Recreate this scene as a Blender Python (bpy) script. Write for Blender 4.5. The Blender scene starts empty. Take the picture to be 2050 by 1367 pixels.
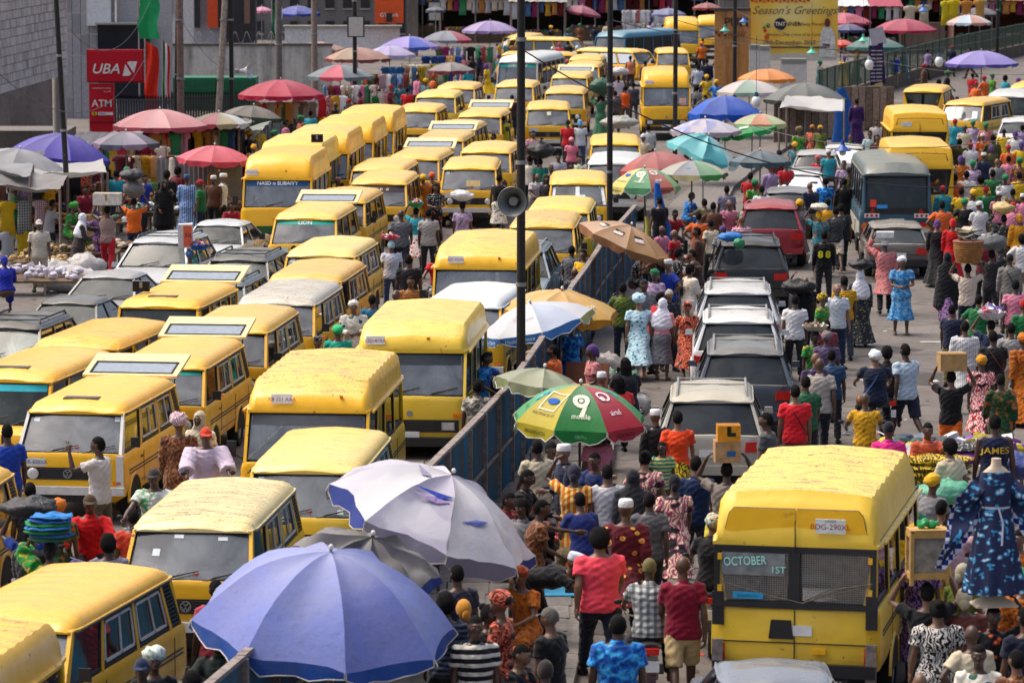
import bpy,math,random
import numpy as np
from mathutils import Vector,Matrix,Euler,noise
R=math.radians
random.seed(7)
sc=bpy.context.scene
COL=sc.collection
# camera
H=10.3
PITCH=R(6.79)
FPX=7600.0
cam_d=bpy.data.cameras.new('camera');cam=bpy.data.objects.new('camera',cam_d);COL.objects.link(cam)
cam.location=(0,0,H);cam.rotation_euler=(R(90)-PITCH,0,0)
cam_d.sensor_width=36.0;cam_d.lens=36.0*FPX/2050.0
cam_d.clip_start=1.0;cam_d.clip_end=3000
cam_d.dof.use_dof=True;cam_d.dof.focus_distance=72.0;cam_d.dof.aperture_fstop=3.6
sc.camera=cam
# world, sun, exposure
world=bpy.data.worlds.new('World');sc.world=world;world.use_nodes=True
wn=world.node_tree.nodes;wl=world.node_tree.links
bg=wn['Background'];sky=wn.new('ShaderNodeTexSky');sky.sky_type='NISHITA';sky.sun_disc=False
SUN_EL,SUN_AZ=R(62),R(292)
sky.sun_elevation=SUN_EL;sky.sun_rotation=SUN_AZ
sky.air_density=0.8;sky.dust_density=7.0;sky.ozone_density=0.0;sky.altitude=0
wl.new(sky.outputs[0],bg.inputs[0]);bg.inputs[1].default_value=0.15
sun_d=bpy.data.lights.new('sun','SUN');sun=bpy.data.objects.new('sun',sun_d);COL.objects.link(sun)
sun_d.energy=0.9;sun_d.angle=R(40);sun_d.color=(1.0,0.95,0.86)
sd=Vector((math.sin(SUN_AZ)*math.cos(SUN_EL),math.cos(SUN_AZ)*math.cos(SUN_EL),math.sin(SUN_EL)))
sun.rotation_euler=sd.to_track_quat('Z','Y').to_euler()
sc.view_settings.view_transform='Standard';sc.view_settings.look='None'
sc.view_settings.exposure=0.66;sc.view_settings.gamma=1.0;sc.view_settings.use_curve_mapping=False
sc.cycles.max_bounces=6;sc.cycles.transparent_max_bounces=10;sc.cycles.glossy_bounces=3
sc.cycles.transmission_bounces=3;sc.cycles.diffuse_bounces=3
sc.cycles.use_denoising=True
# photo pixel (2050 wide) -> point of the place
CP,SP=math.cos(PITCH),math.sin(PITCH)
def ray(px,py):
 dx=(px-1025.0)/FPX;dy=-(py-683.5)/FPX
 return Vector((dx,CP+dy*SP,-SP+dy*CP))
def at(px,py,z=0.0):
 r=ray(px,py);t=(z-H)/r.z
 return Vector((0,0,H))+r*t
def atY(px,py,Y):
 r=ray(px,py);t=Y/r.y
 return Vector((0,0,H))+r*t
def gy(Y,z=0.0):
 v=Vector((0,Y,z-H));d=v.y*CP-v.z*SP;u=v.y*SP+v.z*CP
 return 683.5-FPX*u/d
def scale_at(p):
 d=p.y*CP-(p.z-H)*SP
 return FPX/d
 # properties
def tag(o,label=None,cat=None,group=None,kind=None):
 if label:o['label']=label
 if cat:o['category']=cat
 if group:o['group']=group
 if kind:o['kind']=kind
 return o
def empty(name,loc=(0,0,0),rz=0.0,parent=None,**k):
 o=bpy.data.objects.new(name,None);COL.objects.link(o);o.empty_display_size=.2
 o.location=loc;o.rotation_euler=(0,0,rz)
 if parent:o.parent=parent
 return tag(o,**k)
 # materials
_m={}
class N:
 def __init__(s,name):
  s.m=bpy.data.materials.new(name);s.m.use_nodes=True;s.t=s.m.node_tree
  s.b=s.t.nodes['Principled BSDF'];s.out=s.t.nodes['Material Output']
 def n(s,typ,**k):
  x=s.t.nodes.new(typ)
  for a,v in k.items():setattr(x,a,v)
  return x
 def l(s,a,b):s.t.links.new(a,b)
 def val(s,x,v):x.default_value=v
 def coord(s,which='Object',scale=(1,1,1),rnd=True):
  tc=s.n('ShaderNodeTexCoord');mp=s.n('ShaderNodeMapping');s.l(tc.outputs[which],mp.inputs[0])
  mp.inputs['Scale'].default_value=scale
  if rnd:
   oi=s.n('ShaderNodeObjectInfo');mu=s.n('ShaderNodeMath',operation='MULTIPLY');mu.inputs[1].default_value=57.0
   s.l(oi.outputs['Random'],mu.inputs[0]);s.l(mu.outputs[0],mp.inputs['Location'])
  return mp.outputs[0]
 def noise(s,co,sc_,det=3,rough=.55,dist=0):
  x=s.n('ShaderNodeTexNoise');s.l(co,x.inputs['Vector']);x.inputs['Scale'].default_value=sc_
  x.inputs['Detail'].default_value=det;x.inputs['Roughness'].default_value=rough;x.inputs['Distortion'].default_value=dist
  return x.outputs['Fac']
 def ramp(s,fac,stops,interp='LINEAR'):
  x=s.n('ShaderNodeValToRGB');s.l(fac,x.inputs[0]);cr=x.color_ramp;cr.interpolation=interp
  while len(cr.elements)<len(stops):cr.elements.new(.5)
  for e,(p,c) in zip(cr.elements,stops):
   e.position=p;e.color=(*c,1) if not isinstance(c,(int,float)) else(c,c,c,1)
  return x.outputs[0]
 def mix(s,fac,a,b,mode='MIX'):
  x=s.n('ShaderNodeMix',data_type='RGBA',blend_type=mode)
  for i,v in((0,fac),(6,a),(7,b)):
   if hasattr(v,'is_linked') or hasattr(v,'links'):s.l(v,x.inputs[i])
   elif isinstance(v,(int,float)):x.inputs[i].default_value=v
   else:x.inputs[i].default_value=(*v,1)
  return x.outputs[2]
 def math(s,op,a,b=0.0,clamp=False):
  x=s.n('ShaderNodeMath',operation=op,use_clamp=clamp)
  for i,v in((0,a),(1,b)):
   if isinstance(v,(int,float)):x.inputs[i].default_value=v
   else:s.l(v,x.inputs[i])
  return x.outputs[0]
 def bump(s,h,strength=.3,dist=.02):
  x=s.n('ShaderNodeBump');x.inputs['Strength'].default_value=strength;x.inputs['Distance'].default_value=dist
  s.l(h,x.inputs['Height']);s.l(x.outputs[0],s.b.inputs['Normal'])
 def nz(s):
  g=s.n('ShaderNodeNewGeometry');x=s.n('ShaderNodeSeparateXYZ');s.l(g.outputs['Normal'],x.inputs[0]);return x.outputs[2]
 def set(s,col=None,rough=None,metal=None,spec=None,coat=None):
  b=s.b
  if col is not None:
   if isinstance(col,tuple):b.inputs['Base Color'].default_value=(*col,1)
   else:s.l(col,b.inputs['Base Color'])
  if rough is not None:
   if isinstance(rough,(int,float)):b.inputs['Roughness'].default_value=rough
   else:s.l(rough,b.inputs['Roughness'])
  if metal is not None:b.inputs['Metallic'].default_value=metal
  if spec is not None:b.inputs['Specular IOR Level'].default_value=spec
  if coat is not None:b.inputs['Coat Weight'].default_value=coat;b.inputs['Coat Roughness'].default_value=.12
  return s.m
def hexc(h):
 h=h.lstrip('#');v=[int(h[i:i+2],16)/255 for i in(0,2,4)]
 return tuple(round(c/12.92 if c<.04045 else((c+.055)/1.055)**2.4,4) for c in v)
def tc(c):return hexc(c) if isinstance(c,str) else tuple(c)
def plain(c,rough=.6,metal=0.0,var=.12,spec=.4):
 c=tc(c);k=('p',c,rough,metal,var)
 if k in _m:return _m[k]
 s=N('plain');co=s.coord()
 f=s.noise(co,9,4);d=tuple(max(0,x*(1-var)) for x in c);e=tuple(min(1,x*(1+var)) for x in c)
 s.set(s.ramp(f,[(.3,d),(.7,e)]),rough,metal,spec)
 _m[k]=s.m;return s.m
def paint(c,fade=.5,dirt=.5,gloss=.28):
 """car paint: sun-bleached and dusty on the upward faces, grime and rust low down"""
 c=tc(c);k=('paint',c,fade,dirt,gloss)
 if k in _m:return _m[k]
 s=N('car_paint');co=s.coord();nz=s.nz()
 n1=s.noise(co,1.6,5,.6);n2=s.noise(s.coord(scale=(1.2,9,1.2)),2.2,5,.65);n3=s.noise(co,28,3,.6)
 base=s.mix(s.ramp(n1,[(.3,0.0),(.75,.35)]),c,tuple(x*.80 for x in c))
 pale=tuple(x*.48+.40*y for x,y in zip(c,(1,.88,.38)))
 up=s.ramp(nz,[(.62,0.0),(.97,1.0)])
 f=s.math('MULTIPLY',up,s.ramp(n2,[(.32,fade*.35),(.62,min(1,fade))]))
 col=s.mix(f,base,pale)
 grime=s.math('MULTIPLY',up,s.ramp(s.math('ADD',s.math('MULTIPLY',n2,.6),s.math('MULTIPLY',n3,.4)),[(.47,0.0),(.60,dirt*.85)]))
 col=s.mix(grime,col,(.16,.105,.04))
 tco=s.n('ShaderNodeTexCoord');sx=s.n('ShaderNodeSeparateXYZ');s.l(tco.outputs['Object'],sx.inputs[0])
 low=s.ramp(sx.outputs[2],[(.30,1.0),(.95,0.0)])
 lw=s.math('MULTIPLY',low,s.ramp(n1,[(.35,.10*dirt),(.62,.8*dirt)]))
 col=s.mix(lw,col,(.13,.085,.045))
 spots=s.ramp(s.noise(co,8,3,.6),[(.66,0.0),(.70,.8*dirt)])
 col=s.mix(spots,col,(.09,.05,.025))
 s.set(col,s.ramp(n1,[(.3,gloss),(.7,gloss+.25)]),0,.5,.25)
 s.bump(s.math('ADD',s.math('MULTIPLY',s.noise(s.coord(),2.6,2),1.0),s.math('MULTIPLY',n3,.05)),.35,.05)
 _m[k]=s.m;return s.m
def fabric(c,var=.15,kind=None,c2=None,c3=None,scale=1.0,axis=2):
 c=tc(c);c2=tc(c2) if c2 else None;c3=tc(c3) if c3 else None
 k=('f',c,var,kind,c2,c3,scale,axis)
 if k in _m:return _m[k]
 s=N('cloth');co=s.coord()
 tcn=s.n('ShaderNodeTexCoord');oc=tcn.outputs['Object']
 n1=s.noise(co,5,3)
 col=None
 if kind=='stripe' or kind=='vstripe' or kind=='plaid':
  sx=s.n('ShaderNodeSeparateXYZ');s.l(oc,sx.inputs[0])
  def band(ax,f):
   v=s.math('MULTIPLY',sx.outputs[ax],f*scale);v=s.math('FRACT',v)
   return s.ramp(v,[(0,1.0),(.42,0.0),(.5,0.0),(.92,1.0)] if 0 else[(0,1.0),(.45,0.0)],'CONSTANT')
  if kind=='stripe':col=s.mix(band(2,14),c,c2)
  elif kind=='vstripe':col=s.mix(band(0,16),c,c2)
  else:
   a=band(2,14);b=band(0,14)
   col=s.mix(s.math('MULTIPLY',a,.6),c,c2);col=s.mix(s.math('MULTIPLY',b,.6),col,c3 or c2)
 elif kind=='floral':
  v=s.n('ShaderNodeTexVoronoi',feature='F1');s.l(oc,v.inputs['Vector']);v.inputs['Scale'].default_value=11*scale
  dn=s.noise(oc,26*scale,2)
  dd=s.math('ADD',v.outputs['Distance'],s.math('MULTIPLY',dn,.25))
  blob=s.ramp(dd,[(0,0.0),(.42,1.0)],'CONSTANT')
  inner=s.ramp(dd,[(0,1.0),(.28,0.0)],'CONSTANT')
  col=s.mix(blob,c2,c);col=s.mix(inner,col,c3 or tuple(x*.3 for x in c))
 elif kind=='swirl':
  w=s.n('ShaderNodeTexWave',wave_type='BANDS');s.l(oc,w.inputs['Vector']);w.inputs['Scale'].default_value=5*scale
  w.inputs['Distortion'].default_value=14;w.inputs['Detail'].default_value=2;w.inputs['Detail Scale'].default_value=1.6
  col=s.mix(s.ramp(w.outputs['Fac'],[(.42,0.0),(.55,1.0)]),c,c2)
  if c3:col=s.mix(s.ramp(s.noise(oc,6*scale,1),[(.55,0.0),(.6,1.0)]),col,c3)
 elif kind=='tiedye':
  col=s.ramp(s.noise(oc,7*scale,4,.6,.8),[(.3,c2),(.48,c),(.62,c3 or c),(.8,c2)])
 elif kind=='check':
  v=s.n('ShaderNodeTexChecker');s.l(oc,v.inputs['Vector']);v.inputs['Scale'].default_value=12*scale
  v.inputs['Color1'].default_value=(*c,1);v.inputs['Color2'].default_value=(*c2,1);col=v.outputs['Color']
 else:
  col=c
 d=s.ramp(n1,[(.3,1-var),(.7,1.0)])
 mul=s.mix(1.0,col,d,'MULTIPLY')
 s.set(mul,.85,0,.2);s.b.inputs['Sheen Weight'].default_value=.15
 fold=s.noise(s.coord(scale=(1,1,.4)),9,3,.6,.8)
 s.bump(fold,.8,.035)
 _m[k]=s.m;return s.m
def canvas(c,dirt=.4,wear=0.0,c2=None):
 """umbrella cloth: thin, lets light through, dusty with stains"""
 c=tc(c);k=('canvas',c,dirt,wear,c2)
 if k in _m:return _m[k]
 s=N('canvas');co=s.coord()
 n1=s.noise(co,2.3,5,.6);n2=s.noise(co,12,4,.6)
 g=tuple(x*.5+.5*y*.55 for x,y in zip(c,(.5,.46,.42)))
 col=s.mix(s.ramp(n1,[(.38,0.0),(.75,dirt)]),c,g)
 col=s.mix(s.ramp(n2,[(.55,0.0),(.78,dirt*.7)]),col,tuple(x*.5 for x in g))
 if c2:col=s.mix(s.ramp(s.noise(co,1.1,2,.5),[(.50,0.0),(.56,1.0)]),col,tc(c2))
 bl=s.math('MULTIPLY',s.ramp(s.nz(),[(.62,0.0),(.97,1.0)]),s.ramp(s.noise(co,1.4,3),[(.3,.25+dirt*.4),(.7,.45+dirt*.7)]))
 col=s.mix(bl,col,tuple(x*.5+.27 for x in c))
 s.set(col,.6,0,.3)
 tr=s.n('ShaderNodeBsdfTranslucent');s.l(col,tr.inputs['Color'])
 mx=s.n('ShaderNodeMixShader');mx.inputs[0].default_value=.22
 s.l(s.b.outputs[0],mx.inputs[1]);s.l(tr.outputs[0],mx.inputs[2]);s.l(mx.outputs[0],s.out.inputs['Surface'])
 s.bump(s.math('ADD',s.noise(co,5,3,.6),s.math('MULTIPLY',n2,.3)),.35,.03)
 _m[k]=s.m;return s.m
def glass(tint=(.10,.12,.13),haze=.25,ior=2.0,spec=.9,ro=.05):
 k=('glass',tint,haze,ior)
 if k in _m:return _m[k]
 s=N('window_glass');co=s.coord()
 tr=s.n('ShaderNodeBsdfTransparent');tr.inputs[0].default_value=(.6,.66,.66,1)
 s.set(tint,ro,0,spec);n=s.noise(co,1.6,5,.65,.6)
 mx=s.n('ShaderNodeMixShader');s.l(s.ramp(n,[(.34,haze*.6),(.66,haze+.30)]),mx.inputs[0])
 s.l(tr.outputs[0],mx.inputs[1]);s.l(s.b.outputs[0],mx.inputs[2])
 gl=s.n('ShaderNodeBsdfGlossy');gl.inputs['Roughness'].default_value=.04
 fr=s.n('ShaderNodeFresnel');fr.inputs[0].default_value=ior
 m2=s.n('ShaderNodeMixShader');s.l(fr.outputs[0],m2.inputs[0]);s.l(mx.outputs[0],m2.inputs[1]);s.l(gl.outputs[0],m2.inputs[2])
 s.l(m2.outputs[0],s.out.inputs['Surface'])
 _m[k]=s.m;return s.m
RUBBER=plain((.018,.018,.019),.8);BLACK=plain((.02,.02,.022),.45);DARK=plain((.035,.033,.03),.8)
CHROME=plain((.55,.55,.55),.25,.9);WHITE=plain((.72,.72,.70),.5);GREYM=plain((.25,.25,.25),.5)
LAMP=plain((.7,.7,.68),.12,.3);REDL=plain((.55,.02,.015),.15);ORANGEL=plain((.75,.2,.02),.2)
SEAT=plain((.06,.06,.065),.9);PLATE=plain((.70,.72,.70),.5)
WGLASS=glass((.34,.37,.38),.20);RGLASS=glass((.04,.05,.055),.5,1.4,.15,.3);CGLASS=glass((.07,.09,.09),.45,1.35,.2,.2);SGLASS=glass((.05,.055,.055),.35)  # WGLASS: pale haze tint stands in for sky reflected in the windscreens
_ts=bpy.data.scenes.new('workshop')
def baked(o):
 _ts.collection.objects.link(o);vl=_ts.view_layers[0];vl.update();me=bpy.data.meshes.new_from_object(o.evaluated_get(vl.depsgraph));bpy.data.objects.remove(o);return me
 # mesh builder
class MB:
 def __init__(s):s.v=[];s.f=[];s.m=[]
 def add(s,vs,fs,mi=0):
  o=len(s.v);s.v.extend(tuple(p) for p in vs);s.f.extend(tuple(i+o for i in f) for f in fs);s.m.extend([mi]*len(fs));return s
 def box(s,c,d,rot=None,mi=0,taper=1.0):
  x,y,z=d[0]/2,d[1]/2,d[2]/2
  P=[Vector((a*x*(taper if c_>0 else 1),b*y*(taper if c_>0 else 1),c_*z)) for c_ in(-1,1) for b in(-1,1) for a in(-1,1)]
  if rot is not None:
   M=rot if isinstance(rot,Matrix) else Euler(rot).to_matrix()
   P=[M@p for p in P]
  C=Vector(c)
  return s.add([p+C for p in P],[(0,2,3,1),(4,5,7,6),(0,1,5,4),(2,6,7,3),(0,4,6,2),(1,3,7,5)],mi)
 def cyl(s,a,b,r0,r1=None,n=10,mi=0,cap=True):
  a=Vector(a);b=Vector(b);r1=r0 if r1 is None else r1;d=(b-a)
  if d.length<1e-6:return s
  q=d.to_track_quat('Z','Y');P=[]
  for c,r in((a,r0),(b,r1)):
   for i in range(n):
    t=2*math.pi*i/n;P.append(c+q@Vector((math.cos(t)*r,math.sin(t)*r,0)))
  F=[(i,(i+1)%n,n+(i+1)%n,n+i) for i in range(n)]
  if cap:F+=[tuple(range(n-1,-1,-1)),tuple(range(n,2*n))]
  return s.add(P,F,mi)
 def tube(s,pts,r,n=6,mi=0):
  for a,b in zip(pts[:-1],pts[1:]):s.cyl(a,b,r,r,n,mi)
  return s
 def ell(s,c,r,nu=12,nv=8,mi=0,rot=None,fn=None):
  C=Vector(c);P=[];M=None if rot is None else Euler(rot).to_matrix()
  for j in range(nv+1):
   ph=math.pi*j/nv
   for i in range(nu):
    t=2*math.pi*i/nu
    p=Vector((math.sin(ph)*math.cos(t)*r[0],math.sin(ph)*math.sin(t)*r[1],math.cos(ph)*r[2]))
    if fn:p=fn(p)
    if M:p=M@p
    P.append(C+p)
  F=[(j*nu+i,(j+1)*nu+i,(j+1)*nu+(i+1)%nu,j*nu+(i+1)%nu) for j in range(nv) for i in range(nu)]
  return s.add(P,F,mi)
 def loft(s,rings,mi=0,cap=True,closed=True):
  n=len(rings[0]);P=[p for r in rings for p in r];F=[]
  for j in range(len(rings)-1):
   for i in range(n if closed else n-1):
    k=(i+1)%n;F.append((j*n+i,j*n+k,(j+1)*n+k,(j+1)*n+i))
  if cap and closed:F+=[tuple(range(n-1,-1,-1)),tuple(range((len(rings)-1)*n,len(rings)*n))]
  return s.add(P,F,mi)
 def quad(s,a,b,c,d,mi=0):return s.add([a,b,c,d],[(0,1,2,3)],mi)
 def xf(s,M):s.v=[tuple(M@Vector(p)) for p in s.v];return s
 def join(s,o,mi=None):
  k=len(s.v);s.v.extend(o.v);s.f.extend(tuple(i+k for i in f) for f in o.f);s.m.extend(o.m if mi is None else[mi]*len(o.f));return s
 def mesh(s,name='mesh',smooth=False,ang=None):
  me=bpy.data.meshes.new(name);me.from_pydata(s.v,[],s.f)
  if any(s.m):me.polygons.foreach_set('material_index',s.m)
  if smooth:
   me.polygons.foreach_set('use_smooth',[True]*len(s.f))
   if ang:me.set_sharp_from_angle(angle=R(ang))
  me.update();return me
 def build(s,name,mats,parent=None,smooth=False,ang=35,loc=None,**k):
  o=bpy.data.objects.new(name,s.mesh(name,smooth,ang));COL.objects.link(o)
  for m in(mats if isinstance(mats,(list,tuple)) else[mats]):o.data.materials.append(m)
  if parent:o.parent=parent
  if loc is not None:o.location=loc
  return tag(o,**k)
def link_mesh(name,me,mats=None,parent=None,loc=None,rot=None,sc_=None):
 """one object on shared mesh data; mats = {slot: material} override on this object only"""
 o=bpy.data.objects.new(name,me);COL.objects.link(o)
 if parent:o.parent=parent
 if loc is not None:o.location=loc
 if rot is not None:o.rotation_euler=rot
 if sc_ is not None:o.scale=sc_ if not isinstance(sc_,(int,float)) else(sc_,)*3
 if mats:
  for i,m in mats.items():
   if i<len(o.material_slots):o.material_slots[i].link='OBJECT';o.material_slots[i].material=m
 return o
_txt={}
def text_mb(t,size,bold=0.0,shear=0.0,sx=1.0,mono=False):
 k=(t,bold,shear)
 if k not in _txt:
  cu=bpy.data.curves.new('t','FONT');cu.body=t;cu.size=1;cu.align_x='CENTER';cu.align_y='CENTER'
  cu.offset=bold;cu.shear=shear;cu.resolution_u=3
  me=baked(bpy.data.objects.new('t',cu))
  _txt[k]=([tuple(v.co) for v in me.vertices],[tuple(p.vertices) for p in me.polygons])
  bpy.data.curves.remove(cu);bpy.data.meshes.remove(me)
 v,f=_txt[k];mb=MB();mb.add([(x*size*sx,y*size,0) for x,y,z in v],f);return mb
def facing(mb,c,rz=0.0,tilt=0.0):
 """stand a flat XY drawing upright at c so that it is read from the camera side"""
 M=Matrix.Translation(c)@Matrix.Rotation(rz,4,'Z')@Matrix.Rotation(R(90)+tilt,4,'X')
 return mb.xf(M)
 # vehicles
SPEC={
'low':dict(L=4.55,W=1.88,zl=.34,belt=1.14,rb=1.74,top=1.94,fb=.10,ft=.56,bb=.06,bt=.34,hood=0,wr=.825,wheels=(.72,3.15),wrad=.33),
'high':dict(L=5.05,W=2.10,zl=.38,belt=1.26,rb=2.02,top=2.54,fb=.12,ft=.46,bb=.04,bt=.16,hood=0,wr=1.0,wheels=(.78,3.45),wrad=.36),
'tall':dict(L=5.15,W=2.06,zl=.50,belt=1.39,rb=2.16,top=2.84,fb=.12,ft=.40,bb=.02,bt=.05,hood=0,wr=.985,wheels=(.78,3.6),wrad=.36),
'bus':dict(L=6.9,W=2.08,zl=.42,belt=1.30,rb=2.28,top=2.62,fb=.10,ft=.34,bb=.05,bt=.22,hood=0,wr=.94,wheels=(1.1,5.0),wrad=.40),
'box':dict(L=4.7,W=1.80,zl=.36,belt=1.16,rb=1.86,top=2.06,fb=.55,ft=.90,bb=.03,bt=.08,hood=.6,wr=.84,wheels=(.75,3.4),wrad=.33),
'suv':dict(L=4.75,W=1.88,zl=.40,belt=1.08,rb=1.60,top=1.74,fb=1.25,ft=1.95,bb=.14,bt=.50,hood=1.0,wr=.70,wheels=(.85,3.65),wrad=.37),
'hatch':dict(L=4.05,W=1.68,zl=.32,belt=.92,rb=1.30,top=1.41,fb=1.05,ft=1.65,bb=.22,bt=.58,hood=1.0,wr=.66,wheels=(.72,3.1),wrad=.30),
'sedan':dict(L=4.60,W=1.77,zl=.30,belt=.92,rb=1.33,top=1.44,fb=1.25,ft=2.0,bb=.80,bt=1.45,hood=1.0,wr=.64,wheels=(.85,3.55),wrad=.31),
}
def plan_w(S,y):
 """half width of the body at y (from -L/2), rounded corners in plan"""
 L,W=S['L'],S['W']/2;r=.22 if S['hood'] else.14
 d=min(y+L/2,L/2-y)
 k=1-(max(0,r-d)/r)**2.2*(.28 if S['hood'] else.13)
 if S['hood']==1.0:
  t=max(0,1-(y+L/2)/1.0);k*=1-.10*t*t
 return W*k
def belt_z(S,y):
 L=S['L'];yf=-L/2+S['fb'];yr=L/2-S['bb'];b=S['belt']
 if y<yf and S['hood']:
  t=(yf-y)/(S['fb']);return b-.02-(.26 if S['hood']==1.0 else.10)*t**2.4
 if y>yr and S['bb']>.5:return b+.03-.05*(y-yr)/S['bb']
 return b
def lower_body(S,open_top=True):
 L=S['L'];ys=[-L/2,-L/2+.03,-L/2+.08,-L/2+.16,-L/2+.3]
 ys+=list(np.linspace(-L/2+.5,L/2-.4,14))+[L/2-.2,L/2-.09,L/2-.03,L/2]
 yf=-L/2+S['fb'];yr=L/2-S['bb']
 ys+=[yf-.012,yf+.03,yr-.03,yr+.012]
 ys=sorted(y for y in ys if-L/2<=y<=L/2)
 mb=MB();rings=[];inside=[]
 for y in ys:
  w=plan_w(S,y);e=min(y+L/2,L/2-y);sh=.94+.06*min(1,e/.08)
  zb=belt_z(S,y);zl=S['zl']+max(0,.10-e)*.8
  cab=yf+.02<y<yr-.02
  if e<.02:zb-=.05
  inside.append(cab)
  w*=sh
  top=[(w*.955,zb),(w*.93,zb-.002),(w*.92,zb-(.36 if cab else-.012)),(0.0001,zb-(.36 if cab else-.03))]
  half=[(0.0001,zl),(w*.80,zl),(w*.965,zl+.10),(w,zl+.26),(w*1.0,zl+.5*(zb-zl)),(w*.992,zb-.10),(w*.975,zb-.03)]+top
  rings.append([(x,y,z) for x,z in half]+[(-x,y,z) for x,z in reversed(half[1:-1])])
 n=len(rings[0])
 P=[p for r in rings for p in r];F=[];MI=[]
 for j in range(len(rings)-1):
  for i in range(n):
   k=(i+1)%n;F.append((j*n+i,j*n+k,(j+1)*n+k,(j+1)*n+i))
   ii=i if i<11 else n-1-i
   MI.append(1 if(inside[j] or inside[j+1]) and ii in(8,9) else(1 if ii==0 else 0))
 mb.add(P,F);mb.m[-len(MI):]=MI
 mb.add([],[])
 mb.f+=[tuple(range(n-1,-1,-1)),tuple(range((len(rings)-1)*n,len(rings)*n))];mb.m+=[0,0]
 return mb
def roof_shell(S,ribs=0.0,nrib=14,kind='low'):
 L=S['L'];yf=-L/2+S['ft']-.05;yr=L/2-S['bt']+.05;zb,zt,wr=S['rb'],S['top'],S['wr']
 ns=54 if ribs else 22;rings=[];hi=kind in('high','tall')
 for j in range(ns+1):
  t=j/ns;tt=t if ribs else t
  y=yf+(yr-yf)*tt;e0=max(0,y-yf);e1=max(0,yr-y)
  if hi:
   f=min(1,.28+.72*min(1,(e0/.62))**.55);b=min(1,.35+.65*(min(1,e1/.30))**.5)
   k=min(f,b)
  else:
   k=min(min(1,.30+.70*min(1,e0/.42)**.6),min(1,.35+.65*min(1,e1/.30)**.6))
  if j in(0,ns):k*=.6
  zz=zb+(zt-zb)*k
  rib=ribs*(.5+.5*math.cos(2*math.pi*nrib*t)) if.14<t<.95 else ribs
  pin=1-.07*max(0,1-e0/.3)-.03*max(0,1-e1/.25)
  w=wr*pin
  if hi:
   half=[(0.0001,zb),(w*1.0,zb),(w*1.035,zb+.005),(w*1.035,zb+.045),(w*1.0,zb+.05),(w*.975,zb+(zz-zb)*.55),(w*.95-rib*.7,zb+(zz-zb)*.80),(w*.89,zb+(zz-zb)*.94-rib*.9),(w*.74,zz-rib-.012),(w*.3,zz+.02-rib),(0.0001,zz+.035-rib)]
  else:
   half=[(0.0001,zb),(w*1.0,zb),(w*1.03,zb+.004),(w*1.03,zb+.025),(w*1.0,zb+.03),(w*.985,zb+(zz-zb)*.35),(w*.93,zb+(zz-zb)*.68),(w*.82,zb+(zz-zb)*.86),(w*.6,zz-.01-rib),(w*.3,zz+.015-rib),(0.0001,zz+.025-rib)]
  rings.append([(x,y,z) for x,z in half]+[(-x,y,z) for x,z in reversed(half[1:-1])])
 mb=MB();n=len(rings[0]);mb.loft(rings)
 q=len(rings)-1
 for j in range(q):
  for i in(0,n-1):mb.m[j*n+i]=1
 return mb
def ylerp(S,y):
 """belt y -> roof y"""
 L=S['L'];a0,a1=-L/2+S['fb'],L/2-S['bb'];b0,b1=-L/2+S['ft'],L/2-S['bt']
 return b0+(y-a0)/(a1-a0)*(b1-b0)
def side_pt(S,y,t,s,inset=0.0):
 """point on the side glass plane: y at belt, t 0..1 up to the roof"""
 wb=plan_w(S,y)*.955-inset;wt=S['wr']*.985-inset
 return Vector((s*(wb+(wt-wb)*t),y+(ylerp(S,y)-y)*t,S['belt']+(S['rb']+.01-S['belt'])*t))
def pane(S,y0,y1,t0,t1,s,th=.02,inset=.012):
 P=[]
 for d in(inset,inset+th):
  for(y,t) in((y0,t0),(y1,t0),(y1,t1),(y0,t1)):P.append(side_pt(S,y,t,s,d))
 return P,[(0,1,2,3),(7,6,5,4),(0,4,5,1),(1,5,6,2),(2,6,7,3),(3,7,4,0)]
def screen_pts(S,front,u,t,off=0.0):
 """windscreen surface: u -1..1 across, t 0..1 up; off pushes it outward"""
 L=S['L']
 if front:yb,yt=-L/2+S['fb'],-L/2+S['ft'];sg=-1
 else:yb,yt=L/2-S['bb'],L/2-S['bt'];sg=1
 wb=plan_w(S,yb)*.945;wt=S['wr']*.95
 w=wb+(wt-wb)*t;bow=.07*(1-u*u)
 y=yb+(yt-yb)*t+sg*(bow-.05+off*.8);z=S['belt']-.0+(S['rb']+.01-S['belt'])*t+off*.5
 return Vector((u*w,y,z))
def screen_grid(S,front,u0,u1,t0,t1,nu=8,nt=2,off=0.0,th=.02):
 mb=MB();P=[screen_pts(S,front,u0+(u1-u0)*i/nu,t0+(t1-t0)*j/nt,off) for j in range(nt+1) for i in range(nu+1)]
 F=[(j*(nu+1)+i,j*(nu+1)+i+1,(j+1)*(nu+1)+i+1,(j+1)*(nu+1)+i) for j in range(nt) for i in range(nu)]
 k=len(P);P+=[screen_pts(S,front,u0+(u1-u0)*i/nu,t0+(t1-t0)*j/nt,off-th) for j in range(nt+1) for i in range(nu+1)]
 F+=[tuple(k+i for i in reversed(f)) for f in F]
 def e(a,b):F.append((a,b,b+k,a+k))
 for i in range(nu):e(i,i+1);e(nt*(nu+1)+i,nt*(nu+1)+i+1)
 for j in range(nt):e(j*(nu+1),(j+1)*(nu+1));e(j*(nu+1)+nu,(j+1)*(nu+1)+nu)
 return mb.add(P,F)
def wheel_mb(r,w=.2):
 mb=MB();n=20;prof=[(r*.62,-w/2),(r*.93,-w/2),(r,-w*.32),(r,w*.32),(r*.93,w/2),(r*.62,w/2)]
 rings=[[(x,rr*math.cos(t),rr*math.sin(t)) for rr,x in prof] for t in[2*math.pi*i/n for i in range(n)]]
 rings.append(rings[0]);mb.loft(rings,cap=False,closed=False);return mb
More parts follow.
